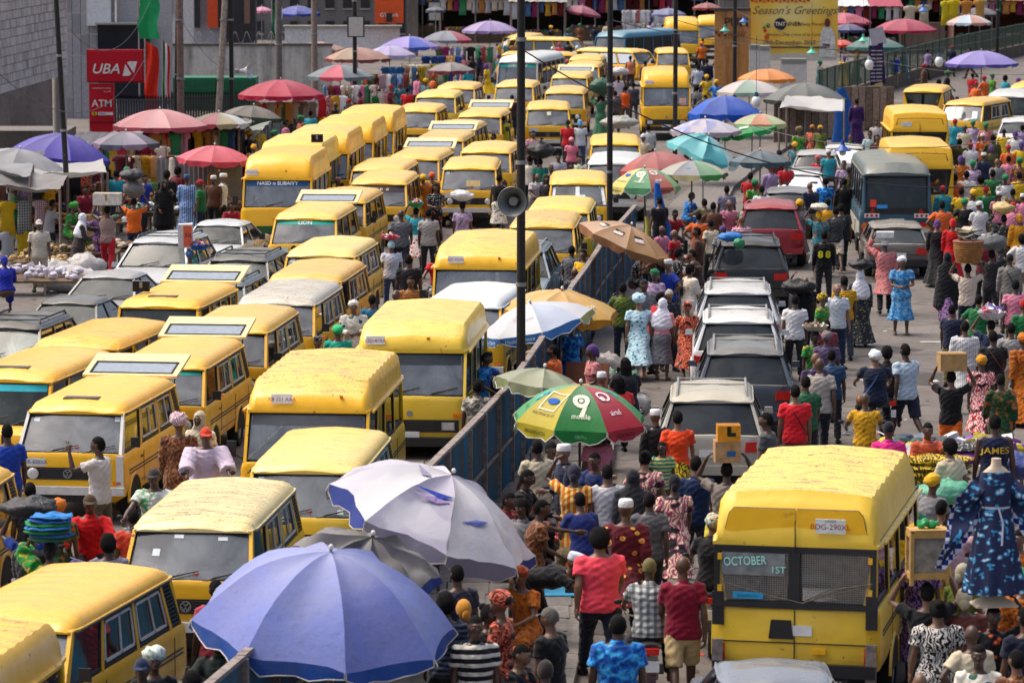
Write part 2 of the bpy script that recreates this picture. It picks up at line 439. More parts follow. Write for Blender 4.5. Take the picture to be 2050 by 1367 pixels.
def rim_mb(r,w=.2):
 mb=MB()
 for sx in(-1,1):
  mb.cyl((0,0,0),(sx*w*.40,0,0),r*.62,r*.60,18)
  mb.cyl((sx*w*.40,0,0),(sx*w*.46,0,0),r*.20,r*.16,10)
  for i in range(6):
   t=i*math.pi/3;mb.cyl((sx*w*.41,math.cos(t)*r*.42,math.sin(t)*r*.42),(sx*w*.42,math.cos(t)*r*.42,math.sin(t)*r*.42),r*.07,r*.07,6)
 return mb
PR={}
def proto(kind,rear_detail=False,**o):
 key=(kind,)+tuple(sorted(o.items()))
 if key in PR:return PR[key]
 S=SPEC[kind];L,W=S['L'],S['W'];parts=[]
 hl=L/2
 def P(name,mb,mats,parent=-1,smooth=True,ang=35,paintslot=False,loc=None,label=None):
  me=mb.mesh(name,smooth,ang) if isinstance(mb,MB) else mb
  if not me.materials:
   for m in mats:me.materials.append(m)
  parts.append((name,me,parent,paintslot,loc,label));return len(parts)-1
 Y0=plain((.5,.3,.02))
 body=P('body',lower_body(S),[Y0,DARK],paintslot=True)
 ribs=o.get('ribs',.006 if kind=='low' else 0.0)
 roof=P('roof',roof_shell(S,ribs,o.get('nrib',9 if kind=='low' else 14),kind),[Y0,DARK],paintslot=True,ang=40)
 if kind in('high','tall'):
  g=MB();zb=S['rb']+.025
  for s in(-1,1):g.box((s*(S['wr']*1.045),0,zb),(.03,L-S['ft']-S['bt']-.3,.035))
  P('rain_gutter',g,[Y0],roof,paintslot=True)
 if kind in('low','box'):
  g=MB()
  for s in(-1,1):g.box((s*(S['wr']*1.045),.02,S['rb']+.004),(.012,L-S['ft']-S['bt']-.2,.022))
  P('drip_rail_shadow',g,[BLACK],roof,smooth=False)  # black strip painted in for the shadow line below the roof edge
 npl={'low':[0,.29,.59,.88,1],'high':[0,.25,.46,.73,1],'tall':[0,.25,.48,.74,1],'bus':[0,.16,.33,.5,.67,.84,1],'box':[0,.27,.55,.8,1],'suv':[0,.40,.72,1],'hatch':[0,.46,1],'sedan':[0,.46,1]}[kind]
 a0,a1=-hl+S['fb'],hl-S['bb'];ys=[a0+(a1-a0)*t for t in npl]
 pw=.09 if kind in('low','high','tall','bus','box') else.07
 for s in(-1,1):
  for i,y in enumerate(ys):
   w0=pw if 0<i<len(ys)-1 else pw*.9
   y0,y1=(y-w0/2,y+w0/2) if 0<i<len(ys)-1 else((y-.02,y+w0) if i==0 else(y-w0,y+.02))
   if kind=='low' and i==len(ys)-1:y0=y-.12
   mb=MB();v,f=pane(S,y0,y1,-.02,1.02,s,th=.05,inset=-.004);mb.add(v,f)
   P('pillar',mb,[Y0],body,smooth=False,paintslot=True)
  for i in range(len(ys)-1):
   y0,y1=ys[i]+pw/2,ys[i+1]-pw/2
   if i==0:y0+=.04
   if kind=='low' and i==len(ys)-2:
    mb=MB();y1-=.04
    v,f=pane(S,y0,y1,.02,.98,s,.02,.03);mb.add(v,f)
    for k in range(11):
     t=.06+k*.083;v,f=pane(S,y0+.02,y1-.02,t,t+.05,s,.02,.0);mb.add(v,f)
    P('louvre_panel',mb,[BLACK],body,smooth=False);continue
   mb=MB();v,f=pane(S,y0,y1,.04,.97,s,.012,.022);mb.add(v,f)
   wi=P('side_window',mb,[SGLASS],-1,smooth=False)
   fr=MB();e=.022;ds=.016
   for(b0,b1,c0,c1) in((y0,y1,.03,.09),(y0,y1,.91,.98),(y0,y0+e,.03,.98),(y1-e,y1,.03,.98)):
    v,f=pane(S,b0,b1,c0,c1,s,ds,.0035);fr.add(v,f)
   P('window_frame',fr,[BLACK],wi,smooth=False)
   if o.get('slide') and i in(1,2) and kind in('low','high','tall','box'):
    sl=MB();m0,m1=y0+.05,y1-.05;mid=(m0+m1)/2+.06
    for(b0,b1,c0,c1) in((m0,m1,.12,.17),(m0,m1,.84,.89),(m0,m0+.03,.12,.89),(m1-.03,m1,.12,.89),(mid-.015,mid+.015,.12,.89)):
     v,f=pane(S,b0,b1,c0,c1,s,.018,-.004);sl.add(v,f)
    P('sliding_frame',sl,[plain((.62,.60,.55),.4)],wi,smooth=False)
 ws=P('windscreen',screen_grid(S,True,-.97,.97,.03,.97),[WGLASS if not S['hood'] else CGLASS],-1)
 rb=MB()
 for(u0,u1,t0,t1) in((-1,1,-.02,.05),(-1,1,.94,.99),(-1,-.955,.0,1),(.955,1,.0,1)):
  rb.join(screen_grid(S,True,u0,u1,t0,t1,8,1,.014,.02))
 P('rubber_seal',rb,[RUBBER],ws)
 for u in(-.45,.25):
  w=MB();a=screen_pts(S,True,u,.0,.04);b=screen_pts(S,True,u+.38,.12,.045);c=screen_pts(S,True,u+.62,.20,.04)
  w.cyl(a,b,.011,.008,5);d=screen_pts(S,True,u+.14,.06,.045);w.cyl(d,c,.012,.010,5)
  P('wiper',w,[BLACK],ws)
 if o.get('rear',True):
  if kind in('high','tall','box'):
   for s in(-1,1):
    u0,u1=(.05,.93) if s>0 else(-.93,-.05)
    g=P('rear_door_window',screen_grid(S,False,u0*.98,u1*.96,.08,.92,3,1,.004),[SGLASS],-1)
    fr=MB()
    for(a,b,c,d) in((u0,u1,.03,.12),(u0,u1,.88,.96),(u0,u0+.05,.03,.96),(u1-.05,u1,.03,.96)):fr.join(screen_grid(S,False,a,b,c,d,2,1,.012,.02))
    P('window_frame',fr,[BLACK],g)
  else:
   g=P('rear_window',screen_grid(S,False,-.93,.93,.06,.94,8,2),[RGLASS],-1)
   fr=MB()
   for(u0,u1,t0,t1) in((-.97,.97,.0,.08),(-.97,.97,.92,.98),(-.97,-.92,.0,.98),(.92,.97,.0,.98)):
    fr.join(screen_grid(S,False,u0,u1,t0,t1,8,1,.012,.02))
   P('rubber_seal',fr,[RUBBER],g)
 for y in S['wheels']:
  for s in(-1,1):
   yy=-hl+y;w=plan_w(S,yy);r=S['wrad']
   arch=MB();n=14;rr=r+.075
   pts=[(math.cos(math.pi*k/n)*rr,math.sin(math.pi*k/n)*rr) for k in range(n+1)]
   arch.add([(s*(w+.004),yy+a,r+b*.98) for a,b in pts]+[(s*(w-.12),yy+a,r+b*.98) for a,b in pts],[tuple(range(n+1)) if s<0 else tuple(range(n,-1,-1))])
   P('wheel_arch',arch,[RUBBER],body,smooth=False)
   lip=MB();rings=[]
   for k in range(n+1):
    t=math.pi*k/n;c,q=math.cos(t),math.sin(t)
    rings.append([(s*(w-.01),yy+c*(rr-.0),r+q*rr),(s*(w+.022),yy+c*(rr-.0),r+q*rr),(s*(w+.022),yy+c*(rr+.035),r+q*(rr+.035)),(s*(w-.01),yy+c*(rr+.06),r+q*(rr+.06))])
   lip.loft(rings);P('arch_lip',lip,[Y0],body,paintslot=True)
   wm=PR.get(('wheel',r)) or PR.setdefault(('wheel',r),wheel_mb(r).mesh('tyre',True,40))
   rm=PR.get(('rim',r)) or PR.setdefault(('rim',r),rim_mb(r).mesh('rim',True,40))
   if not wm.materials:wm.materials.append(RUBBER);rm.materials.append(GREYM)
   ti=P('wheel',wm,[RUBBER],-1,loc=(s*(w-.095),yy,r))
   P('rim',rm,[GREYM],ti)
 se=MB()
 for s in(-1,1):
  for i,y in enumerate(ys[:-1]):
   yy=y+(.05 if i==0 else 0)
   if yy>-hl+.3 and yy<hl-.3:w=plan_w(S,yy);se.box((s*(w+.0015),yy,(S['zl']+.2+S['belt']-.1)/2),(.006,.012,S['belt']-.1-S['zl']-.2))
  se.box((s*(plan_w(S,0)+.0015),0,S['zl']+.24),(.006,L*.55,.010))
 if kind in('low','high','tall'):
  st=MB()
  for s in(-1,1):
   for dz in(0,.055):st.box((s*(W/2+.003),.06,S['belt']-.29-dz),(.008,L-.62,.022))
  P('side_stripe',st,[BLACK],body,smooth=False)
  ht=MB()
  for s in(-1,1):ht.box((s*(W/2+.012),ys[1]-.14,S['belt']-.17),(.022,.14,.022))
  P('door_handle',ht,[BLACK],body,smooth=False)
 P('door_seam',se,[BLACK],body,smooth=False)
 for s in(-1,1):
  m=MB();y=-hl+S['fb']+.12;w=plan_w(S,y)
  if kind in('suv','sedan','hatch'):
   m.box((s*(w+.07),y+.14,S['belt']+.03),(.17,.07,.11),taper=.8);m.cyl((s*(w-.05),y+.1,S['belt']-.03),(s*(w+.04),y+.14,S['belt']),.02,.02,6)
   P('wing_mirror',m,[Y0],body,paintslot=True)
  else:
   m.box((s*(w+.15),y-.02,S['belt']+.20),(.15,.035,.26 if kind!='low' else.16));m.tube([(s*(w-.03),y+.05,S['belt']+.02),(s*(w+.08),y,S['belt']+.10)],.012)
   P('wing_mirror',m,[BLACK],body)
 yf=-hl
 if kind=='low':
  g=MB();g.box((0,yf-.004,.83),(1.42,.02,.20));gi=P('grille',g,[BLACK],-1,smooth=False)
  sl=MB()
  for k in range(5):sl.box((0,yf-.018,.755+k*.036),(1.0,.012,.010))
  P('grille_slat',sl,[plain((.05,.05,.05),.5)],gi,smooth=False)
  for s in(-1,1):
   h=MB();h.cyl((s*.58,yf-.006,.83),(s*.58,yf-.045,.83),.098,.098,20);hi_=P('headlight',h,[CHROME],-1)
   h=MB();h.ell((s*.58,yf-.045,.83),(.088,.02,.088),16,8);P('headlight_lens',h,[LAMP],hi_)
  lg=MB();q=20
  lg.loft([[(math.cos(a)*r_,yf-y_,.83+math.sin(a)*r_) for r_,y_ in((.075,.02),(.075,.035),(.062,.035),(.062,.02))] for a in[2*math.pi*k/q for k in range(q+1)]],cap=False,closed=True)
  for(a,b,c,d) in((-.045,.052,-.0,.012),(.045,.052,.0,.012),(-.055,.0,-.022,-.055),(-.022,-.055,.0,-.005),(.0,-.005,.022,-.055),(.022,-.055,.055,.0)):
   lg.cyl((a,yf-.03,.83+b),(c,yf-.03,.83+d),.007,.007,4)
  P('emblem',lg,[GREYM],gi)
  b=MB();b.box((0,yf-.05,.56),(W+.02,.10,.13));P('bumper',b,[plain((.60,.60,.57),.5) if o.get('wbump',True) else BLACK],-1,smooth=False)
  b=MB();b.box((0,yf-.003,.42),(1.2,.02,.12));P('lower_grille',b,[BLACK],body,smooth=False)
  for s in(-1,1):
   b=MB();b.box((s*.82,yf+.01,.68),(.14,.03,.06));P('indicator',b,[ORANGEL],-1,smooth=False)
  b=MB()
  for k in range(3):b.box((-.02,yf+.045-.004,1.0-k*.05),(.016,.05,.026),rot=(0,.3,0));b.box((.03,yf+.045-.004,1.0-k*.05),(.016,.05,.026),rot=(0,.3,0))
  P('vent',b,[BLACK],body,smooth=False)
 elif kind in('high','tall','bus'):
  g=MB();g.box((0,yf-.004,.76),(W*.84,.03,.22));gi=P('grille',g,[BLACK],-1,smooth=False)
  sl=MB()
  for k in range(5):sl.box((0,yf-.024,.68+k*.038),(W*.42,.014,.012))
  P('grille_slat',sl,[plain((.05,.05,.05),.5)],gi,smooth=False)
  for s in(-1,1):
   h=MB();h.box((s*W*.33,yf-.022,.76),(.24,.03,.15));hi_=P('headlight',h,[CHROME],-1,smooth=False)
   h=MB();h.box((s*W*.33,yf-.042,.76),(.20,.012,.12));P('headlight_lens',h,[LAMP],hi_,smooth=False)
   h=MB();h.box((s*W*.41,yf+.0,.95),(.17,.04,.07));P('indicator',h,[ORANGEL],-1,smooth=False)
  b=MB();b.box((0,yf-.05,.48),(W*.98,.12,.16));P('bumper',b,[BLACK],-1,smooth=False)
  em=MB();em.cyl((0,yf-.02,.98),(0,yf+.0,.98),.055,.055,14);P('emblem',em,[GREYM],gi)
 else:
  hz=S['belt']-.34 if S['hood']==1.0 else.78
  g=MB();g.box((0,yf+.0,hz),(W*.48,.03,.14));P('grille',g,[BLACK],-1,smooth=False)
  for s in(-1,1):
   h=MB();h.ell((s*W*.34,yf+.06,hz+.03),(.17,.08,.07),12,6);P('headlight',h,[LAMP],-1)
  b=MB();b.box((0,yf+.0,S['zl']+.16),(W*.86,.10,.16));P('bumper',b,[Y0],-1,smooth=False,paintslot=True)
 b=MB();pz=1.06 if kind=='low' else(.60 if kind in('high','tall','bus') else S['zl']+.2);b.box((-.55 if kind=='low' else 0,yf-(.0 if kind=='low' else.075),pz-(.05 if kind=='low' else 0)),(.36,.012,.13));P('licence_plate',b,[PLATE],-1,smooth=False)
 yr=hl
 b=MB();b.box((0,yr+.03,S['zl']+.12),(W*.95,.12,.16));P('rear_bumper',b,[BLACK] if kind!='suv' else[Y0],-1,smooth=False,paintslot=(kind in('suv',)))
 for s in(-1,1):
  b=MB()
  if kind in('high','tall','bus','box','low'):b.box((s*(W*.44),yr+.004,.74),(.14,.03,.34))
  else:
   b.box((s*W*.375,yr-.045,S['belt']-.17),(.30,.10,.17),(0,0,-s*.22),taper=.9);b.box((s*(W*.462),yr-.17,S['belt']-.15),(.05,.26,.15))
  ti=P('tail_light',b,[REDL],-1,smooth=kind not in('high','tall','bus','box','low'),ang=40)
  if kind in('high','tall','bus','box','low'):
   b=MB();b.box((s*(W*.44),yr+.012,.86),(.12,.03,.10));P('indicator',b,[ORANGEL],ti,smooth=False)
 b=MB();b.box((0,yr+.014,S['belt']-.28),(.42,.012,.13));P('licence_plate',b,[PLATE],-1,smooth=False)
 rows={'low':(.14,.42,.68),'high':(.16,.40,.62,.82),'tall':(.16,.40,.62,.82),'bus':(.1,.25,.4,.55,.7,.85),'box':(.2,.5,.75),'suv':(.38,.7),'hatch':(.42,.75),'sedan':(.40,.78)}[kind]
 for t in rows:
  b=MB();y=a0+(a1-a0)*t+.2;zb=S['belt']
  for x in(-.42,.42):
   b.box((x,y,zb-.12),(.46,.14,.46),taper=.9);b.box((x,y,zb+.17),(.26,.10,.15),taper=.85)
  P('seat',b,[SEAT],body,smooth=False)
 b=MB();y=a0+.16;b.box((0,y,S['belt']-.03),(W*.78,.30,.05));P('dashboard',b,[DARK],body,smooth=False)
 for k,(x,dx,c) in enumerate(((-.5,.28,'#c8c8cc'),(.12,.18,'#b83a3a'),(-.1,.12,'#2a5a9a'))):
  if not S['hood']:b=MB();b.box((x,y-.02,S['belt']+.05),(dx,.12,.12),(0,0,k));P('dashboard_item',b,[plain(c)],body,smooth=False)
 b=MB();b.tube([(.38+.17*math.cos(a),a0+.32+.05*math.sin(a),S['belt']-.02+.15*math.sin(a)) for a in[k*math.pi/6 for k in range(13)]],.012,5)
 P('steering_wheel',b,[BLACK],body)
 if o.get('rack'):
  b=MB()
  for s in(-1,1):
   y0,y1=-hl+S['ft']+.2,hl-S['bt']-.1;z=S['top']-.02
   b.tube([(s*S['wr']*.86,y0,z-.05),(s*S['wr']*.84,y0+.12,z+.05),(s*S['wr']*.84,y1-.12,z+.05),(s*S['wr']*.86,y1,z-.06)],.022,6)
  for k in range(2):b.tube([(-S['wr']*.84,-.1+k*.8,z+.045),(S['wr']*.84,-.1+k*.8,z+.045)],.014,6)
  P('roof_rack',b,[GREYM if o['rack']==1 else BLACK],roof)
 if o.get('vent'):
  b=MB();yv=-hl+S['ft']+.42;b.box((.0,yv,S['top']-.0),(.62,.24,.05),taper=.93);P('roof_vent',b,[plain((.10,.09,.08),.8)],roof,smooth=False)
 if o.get('hatch'):
  a=R(13);M=Matrix.Translation((0,hl-S['bt']+.03,S['top']-.05))@Matrix.Rotation(a,4,'X')
  w0,w1,ln=S['wr']*.97,S['wr']*1.02,1.12;b=MB()
  for(x0,x1,y0,y1) in((-w1,w1,0,.12),(-w1,w1,.66,ln),(-w1,-w1+.12,.12,.66),(w1-.12,w1,.12,.66)):
   b.box(((x0+x1)/2,(y0+y1)/2,0),(x1-x0,y1-y0,.045))
  tg=P('tailgate',b.xf(M),[paint((.80,.66,.32),.6,.4)],body,smooth=False)
  b=MB();b.box((0,.39,.012),(2*w1-.24,.54,.014));P('tailgate_window',b.xf(M),[plain((.34,.39,.42),.08,.35,spec=.9)],tg,smooth=False);b=MB()  # reflected sky is put into the pale colour of the pane
  for(x0,x1,y0,y1) in((-w1+.1,w1-.1,.10,.135),(-w1+.1,w1-.1,.645,.68),(-w1+.1,-w1+.135,.12,.66),(w1-.135,w1-.1,.12,.66)):b.box(((x0+x1)/2,(y0+y1)/2,.027),(x1-x0,y1-y0,.012))
  P('rubber_seal',b.xf(M),[RUBBER],tg,smooth=False)
  for s in(-1,1):
   b=MB();b.cyl((s*.68,hl-.12,S['belt']+.25),M@Vector((s*.72,.55,-.02)),.012,.012,5);P('gas_strut',b,[BLACK],body)
 if o.get('scallop'):
  pass
 PR[key]=parts;return parts
def spawn(kind,col,loc,rz,name,label,group=None,cat='van',decor=None,roofcol=None,**o):
 pts=proto(kind,**o);t=empty(name,loc,rz);tag(t,label,cat,group);objs=[]
 pm=col if not isinstance(col,(tuple,str)) else paint(col)
 for(nm,me,par,ps,lo,lb) in pts:
  q=bpy.data.objects.new(nm,me);COL.objects.link(q)
  q.parent=t if par<0 else objs[par]
  if lo:q.location=lo
  if ps:
   q.material_slots[0].link='OBJECT';q.material_slots[0].material=(roofcol if(roofcol and nm=='roof') else pm)
  objs.append(q)
 if decor:decor(t,SPEC[kind],objs,[p[0] for p in pts])
 return t
def place_van(kind,px,py,yaw,col,label,rear=False,name='minibus',ref=None,wide=1.0,**k):
 """front view: (px,py) is the top middle of the windscreen; rear view: top middle of the rear face"""
 S=SPEC[kind];L=S['L']
 if rear:r=Vector((0,L/2-S['bt'],S['top'] if kind=='tall' else S['rb']));th=math.pi-R(yaw)
 else:r=Vector((0,-L/2+S['ft'],S['rb']));th=-R(yaw)
 p=at(px,py,r.z);M=Matrix.Rotation(th,3,'Z');w=M@r
 t=spawn(kind,col,(p.x-w.x,p.y-w.y,0),th,name,label,**k);t.scale.x=wide;VANS[label]=(t,S);return t
VANS={}
# parasols
def dome(R_,h,N_,i,u,v,rng,sag=.03,wob=.0,power=1.9):
 """panel i: u -1..1 across the panel, v 0..1 from the tip to the rim"""
 mid=2*math.pi*(i+.5)/N_;th=mid+u*math.pi/N_
 rho=R_*math.cos(math.pi/N_)/math.cos(th-mid)
 rr=rho*v;z=h*(1-(v**power))-h*.0
 z-=sag*(1-u*u)*math.sin(math.pi*min(1,v))*1.0
 rr*=1-.035*(1-u*u)*v**3
 p=Vector((math.cos(th)*rr,math.sin(th)*rr,z))
 if wob:
  q=Vector((p.x*2.2,p.y*2.2,rng*9.1));d=noise.noise(q);d2=noise.noise(q*2.7+Vector((5,1,3)))
  p.z+=wob*(d+.5*d2)*min(1,v*2);p.x+=wob*.4*d2*v;p.y+=wob*.4*d*v
 return p
def umbrella(px,py,wpx,cols,label,z=2.55,tilt=(0,0),n=8,flat=.34,rot=0.0,val=.17,valcol=None,dirt=.4,wob=.012,name='parasol',group='market parasols',logos=(),piping=None,pole=True,power=1.9,canvas2=None,sag=.03,seed=None):
 p=at(px,py,z);s=scale_at(p);Rr=wpx/s/2;h=Rr*flat;rng=seed if seed is not None else px*.013+py*.7
 t=empty(name,(p.x,p.y,0),0);tag(t,label,'parasol',group)
 M=Matrix.Translation((0,0,z))@Matrix.Rotation(R(tilt[0]),4,'X')@Matrix.Rotation(R(tilt[1]),4,'Y')@Matrix.Rotation(R(rot),4,'Z')@Matrix.Translation((0,0,-h))
 nu,nv=6,9;tr=random.Random(int(rng*100))
 for i in range(n):
  c=cols[i%len(cols)];mb=MB()
  P=[M@dome(Rr,h,n,i,-1+2*a/nu,b/nv,rng,sag,wob,power) for b in range(nv+1) for a in range(nu+1)]
  F=[(b*(nu+1)+a,(b+1)*(nu+1)+a,(b+1)*(nu+1)+a+1,b*(nu+1)+a+1) for b in range(nv) for a in range(nu)]
  k=len(P);cen=M@Vector((0,0,-.3))
  Q=[q+(cen-q).normalized()*.008 for q in P]
  mb.add(P,F);mb.add(Q,[tuple(reversed(f)) for f in F])
  cm=canvas(c,dirt,0,canvas2);pn=mb.build('canopy_panel',cm,t,True,60)
  if val:
   vb=MB();VP=[];dn=(Matrix.Rotation(R(tilt[0]),3,'X')@Matrix.Rotation(R(tilt[1]),3,'Y'))@Vector((0,0,-1));dn=(dn+Vector((0,0,-.6))).normalized()
   for b in range(3):
    for a in range(nu+1):
     u=-1+2*a/nu;e=M@dome(Rr,h,n,i,u*.985,1,rng,sag,wob,power)
     L_=val*(b/2)*(1-.55*abs(u)**6)*(1+.12*math.sin(u*7+i*2+rng))
     o=Vector((e.x,e.y,0));o=o.normalized()*(.02*math.sin(a*2.1+i)*b+.012*b) if o.length>.01 else o
     VP.append(e+dn*L_+o)
   VF=[(b*(nu+1)+a,(b+1)*(nu+1)+a,(b+1)*(nu+1)+a+1,b*(nu+1)+a+1) for b in range(2) for a in range(nu)]
   vb.add(VP,VF);vc=valcol[i%len(valcol)] if valcol else c
   vo=vb.build('valance',canvas(vc,dirt*.8),pn,True,60)
   if piping:
    pb=MB();e=VP[2*(nu+1):];path=[VP[0],VP[nu+1]]+e+[VP[nu+1+nu],VP[nu]];pb.tube([q+Vector((0,0,-.002)) for q in path],.009,4);pb.build('piping',fabric(piping),pn)
 if pole:
  mb=MB();tip=M@Vector((0,0,h+.06));low=Vector((0,0,-0.0));mid=M@Vector((0,0,h-.5))
  mb.cyl(mid,tip,.02,.02,8);mb.cyl(mid,(mid.x*.9,mid.y*.9,0),.022,.024,8);mb.build('pole',plain('#5b4a3a' if int(px)%2 else '#8a8a88',.6),t,True)
  mb=MB();mb.ell(tip,(.03,.03,.035),8,6);mb.build('finial',plain('#d8d8d0'),t,True)
  rb=MB()
  for i in range(n):
   pts=[M@(dome(Rr,h,n,i,-1,b/5,rng,sag,wob,power)-Vector((0,0,.022))) for b in range(6)]
   rb.tube(pts,.007,4)
  o=rb.build('ribs',plain((.2,.2,.2),.5),t);o['kind']='stuff'
 for(i,vc,mb,col) in logos:
  ii=i%n;mid=2*math.pi*(ii+.5)/n;out=[]
  for(x,y,zz) in mb.v:
   if vc<=1:
    v=vc-y/Rr;rr=max(.05,v)*Rr;u=x/(rr*math.tan(math.pi/n));u=max(-1,min(1,u))
    q=dome(Rr,h,n,ii,u,v,rng,sag,wob,power);q2=dome(Rr,h,n,ii,u,v+.02,rng,sag,wob,power)
    out.append(M@(q+Vector((0,0,.02))))
   else:
    u=x/(Rr*math.tan(math.pi/n));e=M@dome(Rr,h,n,ii,u,1,rng,sag,wob,power)
    f=(.5*val-y);o=Vector((math.cos(mid+R(rot)),math.sin(mid+R(rot)),0));out.append(e+o*.035+Vector((0,0,-f)))
  lb=MB();lb.add(out,mb.f);lb.build('print',fabric(col,.05),t)
 return t
def sub_text(t,size,bold=.01,flip=True,sx=1.0,shear=0):
 """lettering cut finely enough to bend with the cloth; u grows anticlockwise, so x is mirrored to read from outside"""
 mb=text_mb(t,size,bold,shear,sx)
 return mb
def shape(pts):return MB().add([(x,y,0) for x,y in pts],[tuple(range(len(pts)))])
def disc(r,n=20,cx=0,cy=0,rx=1.0):return shape([(cx+math.cos(2*math.pi*k/n)*r*rx,cy+math.sin(2*math.pi*k/n)*r) for k in range(n)])
def annulus(r0,r1,n=24,cx=0,cy=0,a0=0,a1=360):
 mb=MB();P=[];
 for k in range(n+1):
  a=R(a0+(a1-a0)*k/n);P+=[(cx+math.cos(a)*r0,cy+math.sin(a)*r0,0),(cx+math.cos(a)*r1,cy+math.sin(a)*r1,0)]
 return mb.add(P,[(2*k,2*k+2,2*k+3,2*k+1) for k in range(n)])
def rectf(w,h,t,cx=0,cy=0):
 mb=MB()
 for(x,y,a,b) in((0,h/2-t/2,w,t),(0,-h/2+t/2,w,t),(-w/2+t/2,0,t,h),(w/2-t/2,0,t,h)):
  n=6
  for k in range(n):
   q0,q1=k/n-.5,(k+1)/n-.5
   if a>b:mb.join(shape([(cx+x+a*q0,cy+y-b/2),(cx+x+a*q1,cy+y-b/2),(cx+x+a*q1,cy+y+b/2),(cx+x+a*q0,cy+y+b/2)]))
   else:mb.join(shape([(cx+x-a/2,cy+y+b*q0),(cx+x+a/2,cy+y+b*q0),(cx+x+a/2,cy+y+b*q1),(cx+x-a/2,cy+y+b*q1)]))
 return mb
def mv(mb,x,y):mb.v=[(a+x,b+y,c) for a,b,c in mb.v];return mb
# ground, median fence, kerbs, poles
def asphalt():
 s=N('asphalt');co=s.coord('Object',rnd=False)
 a=s.noise(co,.35,5,.6);b=s.noise(co,3.0,6,.65);c=s.noise(co,60,2)
 col=s.ramp(s.math('ADD',s.math('MULTIPLY',a,.5),s.math('MULTIPLY',b,.5)),[(.32,(.080,.070,.062)),(.5,(.135,.120,.108)),(.68,(.19,.17,.15))])
 col=s.mix(s.ramp(s.noise(co,1.3,3,.5,1.5),[(.60,0.0),(.66,.6)]),col,(.055,.048,.042))
 col=s.mix(s.ramp(c,[(.6,0.0),(.75,.35)]),col,(.24,.22,.2))
 s.set(col,.85,0,.3);s.bump(s.math('ADD',s.math('MULTIPLY',c,.4),b),.35,.02);return s.m
ASPH=asphalt()
gm=MB();gm.add([(-400,-20,0),(400,-20,0),(400,1500,0),(-400,1500,0)],[(0,1,2,3)])
gm.build('ground',plain((.10,.085,.07),.9,var=.35),kind='structure').location.z=-.012
rd=MB();nx,ny=24,60
P=[(-70+140*i/nx,20+330*j/ny,0.0) for j in range(ny+1) for i in range(nx+1)]
rd.add(P,[(j*(nx+1)+i,j*(nx+1)+i+1,(j+1)*(nx+1)+i+1,(j+1)*(nx+1)+i) for j in range(ny) for i in range(nx)])
rd.build('road',ASPH,kind='structure')
# fence line: photo points of the top rail at height FH
FH=1.85
FL=[at(x,y,FH) for x,y in((330,1450),(415,1367),(545,1258),(700,1095),(845,945),(935,855),(1020,768),(1082,680),(1142,576),(1175,530),(1207,483),(1245,440),(1272,410),(1300,385))]
for p in FL:p.z=0
def along(pts,step):
 out=[pts[0].copy()];
 for a,b in zip(pts[:-1],pts[1:]):
  n=max(1,round((b-a).length/step))
  for k in range(1,n+1):out.append(a.lerp(b,k/n))
 return out
def corr(name):
 s=N(name);co=s.coord(rnd=True);a=s.noise(s.coord(scale=(1,1,.25)),2.2,5,.65);b=s.noise(co,9,3)
 col=s.ramp(a,[(.36,(.010,.16,.32)),(.52,(.025,.10,.17)),(.62,(.07,.075,.085)),(.78,(.10,.065,.045))])
 col=s.mix(s.ramp(b,[(.58,0.0),(.72,.5)]),col,(.12,.11,.10));s.set(col,.55,.1,.4);return s.m
CORR=corr('blue_sheet');RUSTRAIL=plain((.22,.185,.165),.8,var=.4)
fence=empty('corrugated_fence',FL[0]);tag(fence,'blue corrugated metal fence with grey top rail dividing the two roads','fence')
def fence_panels(pts,root,h,mat,pitch=.075,amp=.016,lean=0.0):
 for i,(a,b) in enumerate(zip(pts[:-1],pts[1:])):
  d=b-a;L=d.length;n=max(4,int(L/pitch)*2);t=d.normalized();nn=Vector((t.y,-t.x,0));P=[]
  j=random.uniform(-.03,.03)
  for k in range(n+1):
   q=a+d*(k/n)+nn*(amp if k%2 else-amp);P+=[q,q+Vector((0,0,h+j))+nn*lean]
  mb=MB();mb.add(P,[(2*k,2*k+2,2*k+3,2*k+1) for k in range(n)]);mb.xf(Matrix.Translation(-root.location));mb.build('panel',mat,root)
  r=MB();M=Matrix.Rotation(math.atan2(t.y,t.x),3,'Z');c=(a+b)/2
  r.box(c+Vector((0,0,h+.02+j*.3))+nn*lean,(L+.02,.11,.05),M);r.xf(Matrix.Translation(-root.location));r.build('top_rail',RUSTRAIL,root)
  r=MB();r.box(a+Vector((0,0,h/2))+nn*.05,(.07,.07,h),M);r.xf(Matrix.Translation(-root.location));r.build('post',RUSTRAIL,root)
  r=MB();r.box(c+Vector((0,0,h*.5))+nn*.04,(L,.03,.05),M);r.xf(Matrix.Translation(-root.location));r.build('brace',RUSTRAIL,root)
fence_panels(along(FL[:-1],1.9),fence,FH-.04,CORR)
